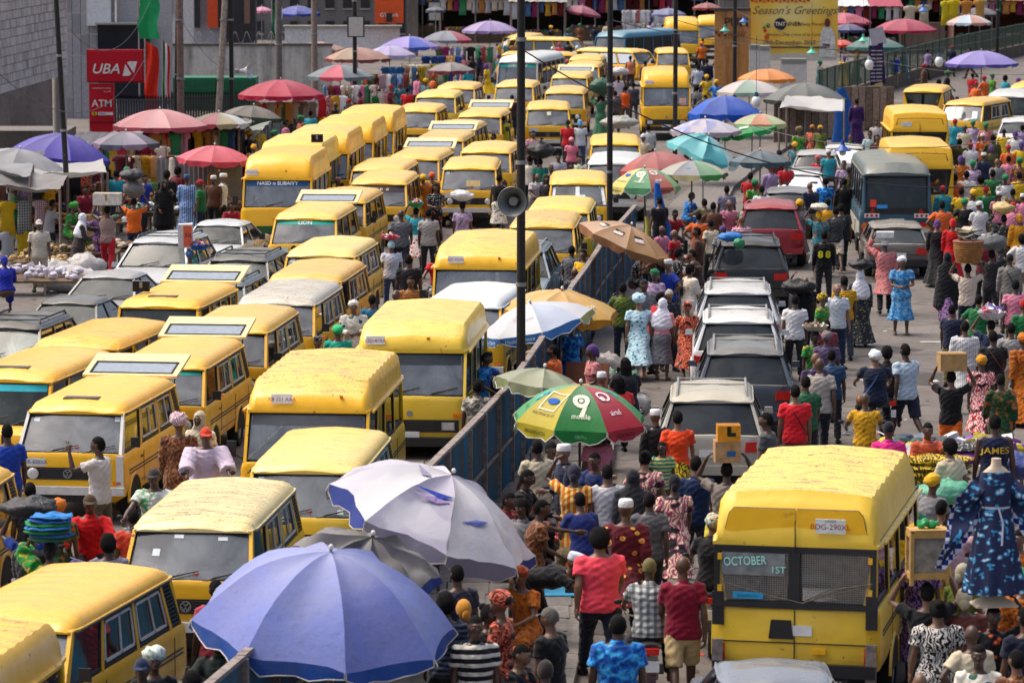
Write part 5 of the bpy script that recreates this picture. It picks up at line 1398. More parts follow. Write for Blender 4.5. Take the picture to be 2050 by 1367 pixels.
def motorbike(loc,rz,col,label,plate=None,name='motorcycle'):
 t=empty(name,loc,rz);tag(t,label,'motorcycle','motorcycles in the traffic')
 key=('moto',)
 if key not in PR:
  D=[]
  def A(nm,mb,mat,par=-1,sm=True,loc=None,slot=False):D.append((nm,mb.mesh(nm,sm,40),mat,par,loc,slot));return len(D)-1
  for y in(-.62,.66):
   w=A('wheel',wheel_mb(.30,.10),RUBBER,loc=(0,y,.30));r=MB();r.loft([[(x,math.cos(a)*q,math.sin(a)*q) for q,x in((.235,-.02),(.255,-.02),(.255,.02),(.235,.02))] for a in[2*math.pi*k/20 for k in range(21)]],cap=False)
   for k in range(8):a=k*math.pi/4;r.cyl((0,0,0),(0,math.cos(a)*.24,math.sin(a)*.24),.005,.005,4)
   r.cyl((-.05,0,0),(.05,0,0),.04,.04,8);A('rim',r,CHROME,w)
  m=MB();m.ell((0,-.16,.80),(.135,.24,.115),14,8);A('fuel_tank',m,None,slot=True)
  m=MB();m.loft([ring(Vector((0,y,z)),Vector((0,1,0)),a,b,12) for y,z,a,b in((.02,.80,.10,.04),(.15,.80,.14,.05),(.45,.81,.15,.05),(.75,.85,.13,.045),(.84,.88,.09,.03))]);A('saddle',m,BLACK)
  m=MB();m.box((0,-.02,.44),(.24,.36,.26));m.cyl((-.2,-.12,.40),(.2,-.12,.40),.07,.07,10);A('engine',m,GREYM)
  m=MB();m.tube([(0,-.42,.88),(0,.1,.34),(0,.4,.40),(0,.66,.30)],.03,6);m.tube([(0,-.40,.80),(0,.3,.74),(0,.8,.80)],.022,6);A('chassis',m,BLACK)
  m=MB()
  for s in(-1,1):m.cyl((s*.09,-.40,.86),(s*.09,-.62,.30),.02,.022,8)
  A('fork',m,CHROME)
  m=MB();m.tube([(-.36,-.24,1.02),(-.26,-.34,1.06),(0,-.40,.98),(.26,-.34,1.06),(.36,-.24,1.02)],.013,6);A('handlebar',m,CHROME)
  for s in(-1,1):
   m=MB();m.cyl((s*.28,-.34,1.06),(s*.36,-.38,1.20),.006,.006,5);m.ell((s*.38,-.38,1.22),(.055,.015,.035),10,6);A('mirror',m,BLACK)
  m=MB();m.cyl((0,-.44,.92),(0,-.54,.90),.085,.095,16);h=A('headlight',m,BLACK);m=MB();m.ell((0,-.545,.90),(.088,.02,.088),14,6);A('headlight_lens',m,LAMP,h)
  m=MB();m.box((0,.88,.82),(.20,.05,.08));A('tail_light',m,REDL,sm=False)
  m=MB();m.box((0,.93,.64),(.20,.01,.14));A('licence_plate',m,PLATE,sm=False)
  m=MB();m.loft([[(x,.66+math.cos(a)*.335,.30+math.sin(a)*.335) for x in(-.06,0,.06)] for a in[R(20+12*k) for k in range(12)]],closed=False,cap=False);m.loft([[(x,-.62+math.cos(a)*.335,.30+math.sin(a)*.335) for x in(-.05,0,.05)] for a in[R(40+10*k) for k in range(11)]],closed=False,cap=False);A('mudguard',m,None,slot=True)
  m=MB();m.tube([(.13,-.05,.36),(.15,.3,.30),(.16,.85,.38)],.04,8);A('exhaust',m,CHROME)
  PR[key]=D
 obs=[]
 for nm,me,mat,par,lo,slot in PR[key]:
  if not me.materials:me.materials.append(mat or BLACK)
  o=link_mesh(nm,me,{0:plain(col,.25)} if slot else None,t if par<0 else obs[par],lo);obs.append(o)
 return t
def rider(label,px,py,face,wear,hat,bike_label,col,passenger=None,**k):
 """a rider placed by the crown of the head, with the motorcycle under the saddle"""
 kk=dict(k);h=kk.get('h',1.72);J=skel('ride');s=h/1.72
 top=(J['head']+J['hu']*.12)*s;lift=.83-(J['pel'].z-.11)*s
 pr=person(label,px,py,face,'ride',wear,hat,z0=lift,**k)
 M=Matrix.Rotation(R(face),3,'Z');seat=pr[1]+M@Vector((0,0,0));b=Vector((seat.x,seat.y,0))-M@Vector((0,.22,0))
 m=motorbike(b,R(face),col,bike_label)
 return pr,m,b
def handbag(pr,i,col,label,size=(.24,.10,.22),cat='bag',drop=.34,name='handbag'):
 o,L,s,J=pr;M=Matrix.Rotation(o.rotation_euler.z,3,'Z');p=L+M@((J['wr%d'%i]+J['hd%d'%i]*.09)*s)
 t=empty(name,(p.x,p.y,p.z),o.rotation_euler.z);tag(t,label,cat)
 m=MB();a,b,c=size;m.ell((0,0,-drop+c*.1),(a/2,b,c/2*1.2),16,10);lumpy(m,.10,9,L.x);m.build('pouch',plastic(col,.4),t,True)
 m=MB();m.tube([(-a*.3,0,-drop+c*.5),(-.02,0,0),(.02,0,0),(a*.3,0,-drop+c*.5)],.010,5);m.build('handle',plastic(col,.4),t)
 return t
def strap(pr,col,side=1,back=True,bag=None):
 """crossbody strap worn over the torso: part of the clothing"""
 o,L,s,J=pr;m=MB();R0=J['neck']-J['up']*.03+Vector((-side*.10,0,0));R1=J['pel']+J['up']*.02+Vector((side*.19,0,0))
 n=14
 for sg in(-1,1):
  pts=[]
  for k in range(n+1):
   t=k/n;p=R0.lerp(R1,t);d=math.sin(math.pi*t)**.5*.150+.02 if 0<t<1 else.02;pts.append(p-J['fw']*d*sg)
  P=[q+v for q in pts for v in(Vector((0,0,.018)),Vector((0,0,-.018)))];m.add(P,[(2*k,2*k+2,2*k+3,2*k+1) for k in range(n)])
 m.build('bag_strap',fabric(col),o)
 if bag:q=MB();q.ell(R1+Vector((side*.05,-.02,-.08)),(.05,.12,.09),12,8);q.build('shoulder_bag',plastic(bag,.4),o,True)
def print_back(pr,text,size,col,z=.36,front=False,bold=.01):
 o,L,s,J=pr;m=text_mb(text,size,bold);out=[];f=-1 if front else 1
 for x,y,_ in m.v:
  c=J['pel']+J['up']*(z+y);xx=x*(1 if front else-1);d=math.sqrt(max(.02,1-(xx/.19)**2))*.140
  out.append(c+Vector((xx,0,0))-J['fw']*d*f)
 q=MB();q.add(out,m.f);q.build('lettering',fabric(col,.02),o)
 # the crowd
PAT={
'tied':('tiedye','#1560b8','#0a2a6a','#3fb0e8',1.4),'sunf':('floral','#5a1422','#d8a040','#c86a50',.8),'yellowprint':('swirl','#d8b828','#4a3a10',None,.9),
'orangestripe':('vstripe','#d87818','#e8c878',None,.9),'swirlpink':('swirl','#a85068','#e8c8b0','#2a2028',1.0),'boystripe':('stripe','#2f8a84','#d8c868'),
'poloblack':('stripe','#16161c','#d8d2c4',None,.75),'darkstripe':('stripe','#1c2a3e','#4a5566',None,1.2),'tieyellow':('tiedye','#d8a018','#3a3218','#c89820',1.3),
'blueprint':('floral','#bcdce8','#1c8a98','#12707e',1.1),'redprint':('swirl','#8a2018','#d87858','#2a1010',1.2),'greenblue':('tiedye','#5a6a1c','#1c4a7a','#6a7a28',.8),
'whiteflower':('floral','#e8dcc8','#e0a820','#1c5a88',.7),'bw':('swirl','#d8d4cc','#1a1a1c',None,1.6),'bwfine':('floral','#2a2a2c','#c8c8c4','#1a1a1a',1.8),'blackflower':('floral','#14161a','#b83a28','#d88a30',1.0),
'greenorange':('tiedye','#1c4a28','#c85a18','#12301c',.9),'redwhite':('swirl','#b8283c','#e8c8c0','#3a1420',1.1),'orangeblack':('tiedye','#c87018','#241418','#8a3a10',1.6),
'lace':('floral','#6a3a34','#5a2a28','#7a4a40',2.0),'plaid':('plaid','#c8ccca','#2c3232','#2c3232',.9),'orangeplaid':('plaid','#b8702c','#5a3a1c','#7a6a4a',1.2),'pinkplaid':('plaid','#d8c8cc','#8a3a4a','#8a3a4a',1.0),
'greenfoot':('tiedye','#e8ece8','#1c7a3a','#2a9a4a',.8),'bluestripe':('vstripe','#3a6ab0','#a8c0e0',None,1.2),'yellowstripe':('stripe','#e8b010','#7a5a10',None,1.6),'manyprint':('floral','#c87878','#2a4a4a','#e0c0b8',1.1),
'lilacdye':('tiedye','#a890b0','#7a6088','#c8b8cc',.9),'leafwhite':('floral','#e0dccc','#1c6a7a','#5a6a28',.55),'bluedress':('tiedye','#3a8ac8','#1c5a98','#8ac0e0',1.8),'teal':('tiedye','#1c7a8a','#d87a28','#145a68',.8),
'purpleprint':('swirl','#3a1c4a','#8a6a9a',None,1.1),'darkfloral':('floral','#2a2c34','#8a8a5a','#4a4a5a',1.3),'brownprint':('swirl','#5a3424','#8a5a34',None,.9),'skirtwb':('floral','#e0dccc','#1a1a1a','#2a2a28',1.2),'skirtred':('floral','#e8d8d0','#c02028','#a01820',.9),
'khakicamo':('tiedye','#8a8478','#d8d4c8','#4a463c',1.6),'greentop':('tiedye','#1c7a34','#e0c030','#28a048',1.0),'whiteplain2':('vstripe','#d8d8d8','#b8bcc0',None,1.6),'navystripe':('vstripe','#20242c','#8a8c94',None,1.8),'redstripe':('stripe','#b83a4a','#d8dce8',None,1.4),'checkwrap':('check','#9a3a4a','#d8c8c0',None,1.2),'shirtgreen':('tiedye','#d8dcc8','#3a9a4a','#c8d0b8',1.2),'hatprint':('swirl','#e8e0e0','#8a2a5a',None,3.0),'hatblue':('tiedye','#2a5a9a','#101828','#6a9ac8',3.0),'hatmulti':('swirl','#1c6a5a','#d8d8c8','#d88a28',3.0),
}
def col(c):return '#'+c if c not in PAT else PAT[c]
def W_(s):return[(t.split('@')[0],col(t.split('@')[1])) for t in s.split()]
def Pn(label,px,py,face,pose,wear,hat='short',**k):
 hn,_,hc=hat.partition('@');shoes=[('shoes','#1a1614')] if 'trousers' in wear and k.get('h',1.7)>1.3 else[]
 pr=person(label,px,py,face,pose,W_(wear)+shoes,(hn,col(hc) if hc else None),**k);return pr
F=dict(fem=True)
GF=dict(group='people walking between the cars and the fence');
# in front, between fence and large van
a=Pn('broad man in a coral pink t-shirt and navy trousers walking away',1200,1058,188,'walk','tee@f04a5c trousers@141a2c','afro',h=1.86,build=1.14,sk=3)
Pn('man in a bright blue tie-dyed shirt with short hair seen from behind',1237,1230,182,'stand','shirt@tied trousers@20222a','short',h=1.75,build=1.12,sk=2)
Pn('bald man in a maroon polo shirt and khaki shorts walking away',1367,1112,182,'walk2','shirt@7a0c28 shorts@c0a878','bald',h=1.80,sk=0)
rider('motorcyclist in a grey and white plaid shirt and olive cap seen from behind',1300,1118,180,W_('shirt@plaid trousers@2a2a2c'),('basecap_back','#6a6238'),'black motorcycle ridden away from the camera by the plaid shirt','#2a0c10',sk=2)
rider('rider in black with a teal and cream headscarf beside the yellow van',1428,1030,176,W_('shirt@15151a trousers@15151a'),('headwrap',PAT['hatmulti']),'black motorcycle with number plate next to the yellow van','#101012',fem=True,sk=1)
Pn('man in a black t-shirt and grey flat cap looking down',1100,1216,235,'stand','tee@121214 trousers@20242c','cap@5a5650',h=1.72,sk=3)
Pn('dark round head of someone at the bottom edge below the flat cap',1092,1322,180,'stand','tee@1a1416','beanie@2a2222',h=1.62,sk=2)
Pn('man in a black and cream striped polo shirt looking down at the kerb',952,1232,12,'stand','shirt@poloblack trousers@2a2a30','short',h=1.74,sk=0)
Pn('woman in black beside an orange and white printed wrap near the striped polo',980,1210,60,'front','blouse@18181c wrapper@orangeblack','bun',h=1.66,sk=2,**F)
Pn('man in a dark striped jumper under the torn white parasol',892,1188,170,'stand','long@darkstripe trousers@1c2028','afro',h=1.72,sk=2)
Pn('woman wearing a mustard headscarf under the torn white parasol',928,1200,200,'front','dress@1c3a52','scarf@c88a30',h=1.6,sk=1,**F)
Pn('person in black bending far down over goods on the kerb',1150,1108,75,'bend','tee@14141a skirt@1c1c22','kufi@c8d0dc',h=1.72,sk=1,**F)
Pn('woman in an orange striped wrapper reaching up to the parasol pole',1150,930,172,'carry1','blouse@orangestripe wrapper@orangestripe','scarf@2a2a3a',h=1.68,build=1.08,sk=2,**F)
b_=Pn('seated trader in black with an orange bag strap by the fence',1057,940,70,'sit','long@101014 trousers@16161c','short',h=1.72,z0=.3,sk=2);strap(b_,'#c0603a',-1)
Pn('seated man in a loose white kaftan by the fence',1105,885,40,'sit','kaftan@d0d0d4 trousers@c8c8cc','short',h=1.72,z0=.25,sk=2)
Pn('trader in beige trousers sitting beside the white kaftan',1190,905,330,'sit','tee@2a3a6a trousers@b0a488','short',h=1.7,z0=.25,sk=0)
Pn('woman in a long dark charcoal veil walking away',1267,940,178,'walk','gown@24262e khimar@24262c','',h=1.66,sk=2,**F)
m_=Pn('man in a white skullcap and a maroon shirt with large yellow flowers',1253,1000,178,'walk2','kaftan@sunf trousers@20202a','kufi@e0e2e4',h=1.78,build=1.08,sk=0)
handbag(m_,0,'#101014','black plastic bag hanging from the hand of the flowered shirt man',(.26,.12,.30))
Pn('woman in a pink swirl print dress turning her head',1292,902,160,'walk','dress@swirlpink','bun',h=1.66,build=1.08,sk=4,**F)
Pn('boy in a green and yellow striped polo shirt facing the camera',1325,884,5,'stand','tee@boystripe shorts@5a5040','short',h=1.32,sk=2)
Pn('woman in an orange top with a yellow patterned wrap down her back',1357,822,175,'walk','blouse@e8481c wrapper@yellowprint','short',h=1.68,sk=4,**F)
m_=Pn('man in a navy polo shirt with a shoulder strap walking away',1393,912,178,'walk','shirt@12284c trousers@1a1e2a','short',h=1.78,sk=4);strap(m_,'#0c1420',1,True)
m_=Pn('porter in a grey t-shirt holding boxes on his head',1455,924,178,'carry','tee@8a8076 trousers@2a2a2e','short',h=1.74,sk=2)
p=on_head(m_);carton(p,(.38,.30,.30),'#b08a60','brown taped cardboard box on the head of the grey shirted porter',R(4),marks='#1c5a98')
carton(p+Vector((0.02,0,.315)),(.34,.26,.22),'#d8901c','orange and black toolbox tied on top of the cardboard box',R(2),name='toolbox',tape='#141414',marks='#18181a',cat='toolbox')
Pn('man in a dark grey t-shirt leaning toward the cream off-roader',1534,826,250,'stand','tee@4a4c50 trousers@1a1e26','short',h=1.74,sk=0)
m_=Pn('man in a red t-shirt with white sleeves and a strap across his back',1592,770,182,'stand','tee@d8202c trousers@6a4030','short',h=1.78,sk=4);strap(m_,'#4a2018',-1)
Pn('man in a green polo shirt behind the red and white t-shirt',1613,752,185,'walk','shirt@245a3c trousers@241c20','short',h=1.76,sk=0)
Pn('bald man in a loose beige shirt and dark trousers walking away',1641,716,182,'walk2','shirt@a8a098 trousers@1e2230','bald',h=1.80,sk=0)
Pn('bald head just over the beige shirt in the walking group',1633,706,180,'walk','shirt@3a2a4a trousers@2a2430','bald',h=1.74,sk=3)
rider('bald man in a yellow and black tie-dyed t-shirt on a motorcycle',1732,786,178,W_('tee@tieyellow trousers@4a5666'),('bald',None),'red tailed motorcycle under the tie-dyed yellow shirt','#3a0a10',sk=0)
Pn('man in a bright pink polo shirt and black cap seen from behind',1779,844,182,'stand','shirt@e02a84 trousers@2a2a30','basecap_back@14141a',h=1.70,sk=2)
rider('rider in a black hooded jacket in front of the pillion passenger',1776,694,180,W_('long@101216 trousers@12141a'),('afro',None),'motorcycle carrying two people away up the road','#141418',sk=2)
m_=Pn('pillion passenger in navy with a white headwrap',1752,702,180,'ride','tee@121c34 trousers@12141c','headwrap@e8ecf0',h=1.70,build=1.1,sk=4,z0=.38,**F);strap(m_,'#5a8ac8',1,True,'#8a5a30')
Pn('tall man in a pale blue t-shirt and navy shorts looking back',1812,688,205,'walk','tee@a8bccc shorts@1c2436','short',h=1.86,sk=2)
Pn('man in an orange shirt bending over the folded cloth',1858,846,10,'reach','shirt@c0583a trousers@2a2a2e','short',h=1.66,sk=0)
m_=Pn('porter in a black t-shirt and orange shorts with a stone coloured parcel',1905,742,168,'carry','tee@121216 shorts@d8681c','short',h=1.72,sk=1)
carton(on_head(m_,.0,.03),(.48,.34,.30),'#b08c5c','lumpy tan parcel on the shoulder of the man in orange shorts',R(6),name='parcel',cat='parcel')
Pn('woman in a red and white swirl dress with a yellow headwrap',1965,712,178,'walk','dress@redwhite','headwrap@c88a18',h=1.68,sk=2,**F)
Pn('woman in a green and orange tie-dyed dress',2003,748,185,'walk2','gown@greenorange','short',h=1.66,sk=2,**F)
m_=Pn('man in a navy basketball vest with yellow edges and number',1992,830,178,'stand','tank@141c3c trousers@2a2c30','short',h=1.80,build=1.08,sk=2);print_back(m_,'JAMES',.13,'#d8b030',z=.34);print_back(m_,'3',.20,'#d8b030',z=.17)
Pn('woman in a long orange and black print gown at the edge',2048,668,190,'walk','gown@orangeblack','headwrap@c87018',h=1.72,sk=2,**F)
Pn('man in a pale pleated shirt beside the black t-shirt',1932,642,178,'stand','kaftan@whiteplain2 trousers@c8ccd0','short',h=1.74,sk=1)
m_=Pn('man in a black t-shirt with a brown bag strap',1988,662,182,'walk','tee@18181c trousers@22242a','short',h=1.76,build=1.06,sk=2);strap(m_,'#5a3420',-1)
Pn('man in a grey vest with a green band near the edge',2024,646,184,'stand','tee@9a9a98 trousers@c8b890','short',h=1.74,sk=1)
# lower right corner
Pn('woman in a black and white swirl dress with pinned-up hair',1878,1200,182,'stand','dress@bw','bun',h=1.66,build=1.16,sk=3,**F)
m_=Pn('porter in a black t-shirt with large white lettering',1856,1166,182,'carry','tee@18181c trousers@1c1c20','short',h=1.74,sk=3);print_back(m_,'YEA',.17,'#e8dce0',z=.27,bold=.03)
PF_=on_head(m_,.06)
M_=Pn('trader in a bright floral shirt holding a mannequin base on his head',1990,1212,8,'carry1','shirt@blackflower trousers@1a1c22','short',h=1.70,sk=2)
Pn('man in a pale pink kaftan with a blue basin on his head',1900,1040,20,'carry1','kaftan@c8a4b0 trousers@b898a4','short',h=1.74,sk=2)
Pn('woman in a green blouse and black veil beside the mannequin dress',1928,1128,140,'front','blouse@5a6a1c wrapper@24242a','scarf@a8a48c',h=1.62,sk=1,**F)
Pn('woman in a brown lace dress with a cream headscarf',1930,1178,175,'stand','dress@lace','scarf@c0b494',h=1.64,build=1.1,sk=1,**F)
Pn('woman calling out at the edge behind the mannequin',2040,1060,330,'stand','dress@orangeblack','short',h=1.64,sk=3,**F)
Pn('man in navy cut off by the frame below the mannequin',2052,1215,200,'stand','tee@141c30 trousers@1a1c22','short',h=1.76,sk=1)
Pn('bald head rising from the bottom edge beside the swirl dress',1842,1346,180,'stand','tee@7a3040','bald',h=1.6,sk=3)
# kerb strip by the big parasols
m_=Pn('woman with red-tinted braids in a red and white football shirt',1238,752,195,'sit','tee@c01c28 trousers@20242c','braids',h=1.72,z0=.3,sk=1,**F);print_back(m_,'MYTEE',.10,'#e8e0e0',z=.36)
Pn('person with a black and white backpack sitting behind the football shirt',1252,716,190,'sit','tee@14161e trousers@1c2028','braids',h=1.74,z0=.3,sk=2)
Pn('woman in a turquoise flower print dress and matching headwrap walking away',1279,592,178,'walk','dress@blueprint','gele@blueprint',h=1.72,build=1.06,sk=4,**F)
Pn('woman in a white headscarf with pink top and grey skirt',1327,598,160,'stand','blouse@d890a0 skirt@6a6c74 hijab@e0e0ec','',h=1.62,sk=3,**F)
Pn('man in a checked sun hat and dark jacket facing the camera',1340,580,20,'stand','long@20242e trousers@2a2c34','beanie@a8a090',h=1.66,sk=3)
Pn('man in a red t-shirt bending behind the white headscarf',1322,586,120,'reach','tee@b8202c trousers@2a2c34','short',h=1.66,sk=2)
Pn('woman in a rust red print dress with a red headscarf',1376,605,182,'walk2','dress@redprint','headwrap@redprint',h=1.62,sk=1,**F)
Pn('man in a green and blue tie-dyed shirt with phone at his ear',1247,566,178,'phone','shirt@greenblue trousers@202a3a','short',h=1.72,sk=2)
Pn('woman in a cream dress with big sunflowers beside the black off-roader',1383,530,120,'front','gown@whiteflower','afro',h=1.64,sk=1,**F)
Pn('person wearing a shiny blue and purple top by the black off-roader',1424,540,100,'front','blouse@2a6ab8 wrapper@teal','short',h=1.6,sk=2,**F)
Pn('woman in a black and white dress bending over the stall',1360,498,100,'reach','dress@bwfine','afro',h=1.64,sk=1,**F)
Pn('bare-shouldered woman sitting under the tan parasol',1385,500,250,'sit','tank@3a2a2a skirt@2a2a30','short',h=1.6,z0=.3,sk=3,**F)
for(x,y,fc,ps,wr,ht,lb,fm) in(
(1285,500,90,'sit','dress@bwfine','scarf@18181c','woman in speckled grey sitting in the shade of the tan parasol',1),
(1135,465,40,'sit','tee@b82028 trousers@22262e','short','man in a red top sitting by the fence gap',0),
(1168,500,330,'stand','tee@e0b020 trousers@2a2a30','short','child in yellow beyond the tan parasol',0),
(1145,492,150,'stand','shirt@navystripe trousers@22242a','short','man in a pinstriped shirt behind the fence',0),
(1150,536,190,'stand','tee@navystripe trousers@22242a','bald','bald man in a striped top behind the fence',0),
(1100,620,200,'reach','shirt@redprint trousers@22242a','short','vendor in a checked shirt under the yellow parasol',0),
(975,705,70,'reach','shirt@tied trousers@2a2c34','short','vendor in a blue print shirt reaching over the fence',0),
(955,762,185,'stand','shirt@khakicamo trousers@2a2c34','short','man in a camouflage shirt standing by the van beside the fence',0),
(1320,395,200,'stand','tee@14161c trousers@1c2028','short','person in black standing beside the yellow and green parasol',0),
(1385,385,120,'sit','dress@tied','short','woman in blue print sitting behind the blue cloth',1),
(1410,398,200,'reach','tee@4a4a28 trousers@2a2a2a','short','man in olive bending by the melon heap',0),
(1352,420,30,'sit','tee@a02028 trousers@2a2a30','short','man in red sitting among the shoes for sale',0),
(1485,432,178,'stand','tee@redstripe trousers@2a2a30','bald','bald man in a red, white and blue striped top behind the crimson car',0),
(1455,372,180,'stand','shirt@6a6a80 trousers@2a2a30','short','man in a mauve grey shirt behind the pale parasol',0),
(1525,372,185,'stand','tee@d8dadc trousers@2a2a30','short','man in a white top between the teal parasol and the grey hatchback',0),
):Pn(lb,x,y,fc,ps,wr,ht,fem=bool(fm),h=1.66)
# right carriageway
Pn('woman in a sky blue flared dress and white headwrap facing the camera',1806,514,6,'front','dress@bluedress','headwrap@e4e6ea',h=1.72,build=1.06,sk=1,**F)
m_=Pn('man in a floral shirt steadying a flat white box on his head',1772,478,176,'carry1','kaftan@manyprint trousers@1e1c22','cap@e0e0e0',h=1.76,sk=2)
carton(on_head(m_,.03),(.42,.34,.12),'#d4d6da','flat white box held on the head of the man in a floral shirt',R(-5),tape='#e0e0e0')
Pn('woman in a long black veil and purple print skirt',1897,506,178,'walk','wrapper@purpleprint khimar@0e1018','',h=1.64,sk=1,**F)
m_=Pn('woman in a white headscarf and dark floral dress with a bag on her head',1722,542,182,'stand','gown@darkfloral hijab@e2e2ea','',h=1.62,sk=1,**F)
t=sack(on_head(m_,.01),(.24,.17,.13),'#141418','black holdall balanced on the white headscarf','holdall',cat='bag')
Pn('man in a white polo shirt with a face mask under his chin',1676,568,12,'stand','shirt@ccd2da trousers@22304a','bald',h=1.74,sk=4)
Pn('man in a yellow striped t-shirt behind the masked man',1690,552,190,'stand','tee@yellowstripe trousers@3a4250','short',h=1.76,sk=0)
m_=Pn('man in a black shirt with yellow faces printed on the back',1650,462,178,'stand','long@141416 trousers@2a2a2e','short',h=1.72,sk=2);print_back(m_,'8 8',.22,'#d8cc30',z=.26,bold=.05)
Pn('man in a charcoal t-shirt and cream patterned shorts',1673,414,182,'walk','tee@3c3e40 shorts@whiteflower','short',h=1.74,sk=0)
Pn('man in a dark top and jeans walking beside the charcoal t-shirt',1684,408,180,'walk2','tee@26282c trousers@1c2a3a','short',h=1.78,sk=0)
Pn('man in black with his back turned by the silver saloon',1690,356,182,'stand','long@101014 trousers@16161c','short',h=1.76,sk=2)
Pn('woman in a blue patterned shirt near the grey hatchback',1652,356,184,'stand','shirt@tied trousers@2a3a4a','short',h=1.68,sk=1,**F)
m_=Pn('woman in a teal print dress carrying a round basket',1640,422,182,'carry1','dress@teal','scarf@d8a020',h=1.66,sk=1,**F)
sack(on_head(m_,.0),(.22,.22,.10),'#c8c4b0','pale round bundle on the head of the teal dress','bundle',knot=False,cat='bundle')
Pn('man in a mustard top behind the pale round bundle',1657,398,178,'stand','tank@d89a18 trousers@2a2a2e','short',h=1.72,sk=1)
m_=Pn('woman in a green and yellow print dress carrying an enamel basin',1632,662,20,'stand','dress@greentop','scarf@20202a',h=1.64,sk=2,**F)
basin(on_head(m_,.0),.25,.09,'#c8c0a8','white and brown enamel basin on the head of the green and yellow dress',fill=.05,fillcols=('#6a4a30','#8a6a48','#c8c0b0'),nit=30)
m_=Pn('porter bent under a black sack between the cars',1612,555,200,'carry1','tee@16161c trousers@2a2a2e','bald',h=1.72,sk=0)
Pn('person in a white shirt with red numbers beside the silver estate car',1592,590,175,'stand','tee@d4d4d4 trousers@2a2a2e','short',h=1.70,sk=2)
sack(at(1600,590,1.45)+Vector((0,.1,0)),(.34,.24,.16),'#18181c','shiny black sack carried over the shoulder beside the silver estate car',knot=False)
Pn('woman with a yellow and purple headwrap beside the white estate car',1648,588,60,'stand','dress@greentop','headwrap@yellowprint',h=1.62,sk=1,**F)
Pn('child in a maroon and white top near the blue-grey off-roader',1655,640,200,'stand','tee@7a3040 trousers@2a2a3a','short',h=1.5,sk=1)
Pn('man in a faded violet shirt near the enamel basin',1655,664,175,'stand','shirt@5a4a6a trousers@5a6a7a','headwrap@7a6a70',h=1.66,sk=0)
m_=Pn('porter in a cream t-shirt and navy shorts holding a cane basket overhead',1938,528,176,'carry','tee@c8b8a8 shorts@141c30','short',h=1.72,sk=1)
BK=on_head(m_,.0)
m_=Pn('man in a grey shirt and black cap with a strap across his back',2022,508,172,'stand','long@7a7874 trousers@1c1e26','basecap_back@14141a',h=1.76,sk=2);strap(m_,'#141418',-1)
Pn('woman in a long red dress behind the cane basket',1908,438,165,'stand','gown@b80c14','scarf@c81c20',h=1.68,sk=1,**F)
Pn('woman in a mustard yellow dress at the edge',2040,428,190,'stand','gown@c8881c','scarf@c8881c',h=1.68,sk=1,**F)
m_=Pn('man hidden under a grey sack near the crossbody strap',1985,500,180,'carry','tee@2a2a2e trousers@22242a','short',h=1.7,sk=2)
sack(on_head(m_,-.02),(.34,.26,.20),'#6a6c6e','bulging grey sack beside the cane basket')
m_=Pn('woman in dark floral cloth under a cream bundle',2010,430,182,'carry1','gown@darkfloral','short',h=1.66,sk=1,**F)
sack(on_head(m_,.0),(.26,.22,.17),'#c8b070','large cream bundle carried above the dark floral cloth','bundle')
m_=Pn('porter carrying a wrapped pink and white load near the edge',1985,640,180,'carry1','tee@20304a trousers@22242a','short',h=1.66,sk=1)
basin(on_head(m_,.0),.27,.14,'#c8c8cc','clear tub of folded pink and blue clothes on a head',fill=.14,cat='tub',name='tub',fillcols=('#d87890','#4a6ac0','#d8d8dc','#c02848','#6a4a9a'),item=.07,nit=40)
# middle of the left carriageway
Pn('man in a dark grey t-shirt and jeans walking away up the gap',803,420,180,'walk','tee@5a5e66 trousers@222a3a','bald',h=1.80,build=1.08,sk=2)
m_=Pn('girl in a turquoise top and red flowered skirt with a green basin',833,416,175,'carry1','tee@2aa0b0 skirt@skirtred','short',h=1.58,sk=1,**F)
basin(on_head(m_,.0),.20,.12,'#2a9a5a','green basin of small bright packets on the head of the turquoise top',fill=.12,item=.04)
Pn('slim man in a grey beige polo shirt beside the turquoise top',858,418,176,'stand','shirt@a09c98 trousers@26282c','short',h=1.76,sk=2)
Pn('man in a black t-shirt walking toward the orange checked shirt',818,510,182,'stand','tee@1a1c24 trousers@20222c','short',h=1.78,build=1.08,sk=2)
Pn('man in an orange checked shirt facing the camera',822,553,6,'stand','shirt@orangeplaid trousers@2a2a2e','short',h=1.74,sk=0)
Pn('bald man lowering his head beside the orange checked shirt',793,580,330,'front','tee@26282c trousers@26282c','bald',h=1.70,sk=0)
m_=Pn('woman in a white top and pale blue cap with a tray of sachets',783,482,190,'stand','tee@c8ccd8 trousers@4a5a78','beanie@a8c8d0',h=1.66,sk=1,**F)
basin(on_head(m_,.01,.12),.22,.06,'#c84050','tray of pink and white sachets carried by the pale blue cap',fill=.10,cat='tray',name='tray',fillcols=('#d05060','#e8e0e0','#b83a4a'))
rider('motorcyclist in a red t-shirt waiting beside the high-roof van',876,502,350,W_('tee@c81c28 trousers@26282c'),('short',None),'dark motorcycle standing beside the high-roof van','#1a1a1e',sk=1)
m_=Pn('woman in a lilac tie-dyed top and trousers below a white sack',926,404,176,'stand','tee@lilacdye trousers@8a7a90','short',h=1.70,sk=1,**F)
strap(m_,'#20202a',1)
sack(on_head(m_,.0),(.28,.2,.16),'#dcdcdc','crumpled white sack carried by the lilac top',knot=False,gloss=.6)
Pn('woman in a black vest and white spotted skirt standing by the pole',999,350,176,'stand','tank@15161a skirt@skirtwb','short',h=1.72,sk=1,**F)
Pn('woman in a white leaf print dress and headband facing the camera',708,602,8,'front','gown@leafwhite','headwrap@leafwhite',h=1.68,build=1.08,sk=3,**F)
Pn('woman with a green headwrap and teal top between the minibuses',676,652,182,'stand','tee@1ca088 wrapper@1c6a5a','headwrap@2ab870',h=1.64,build=1.08,sk=1,**F)
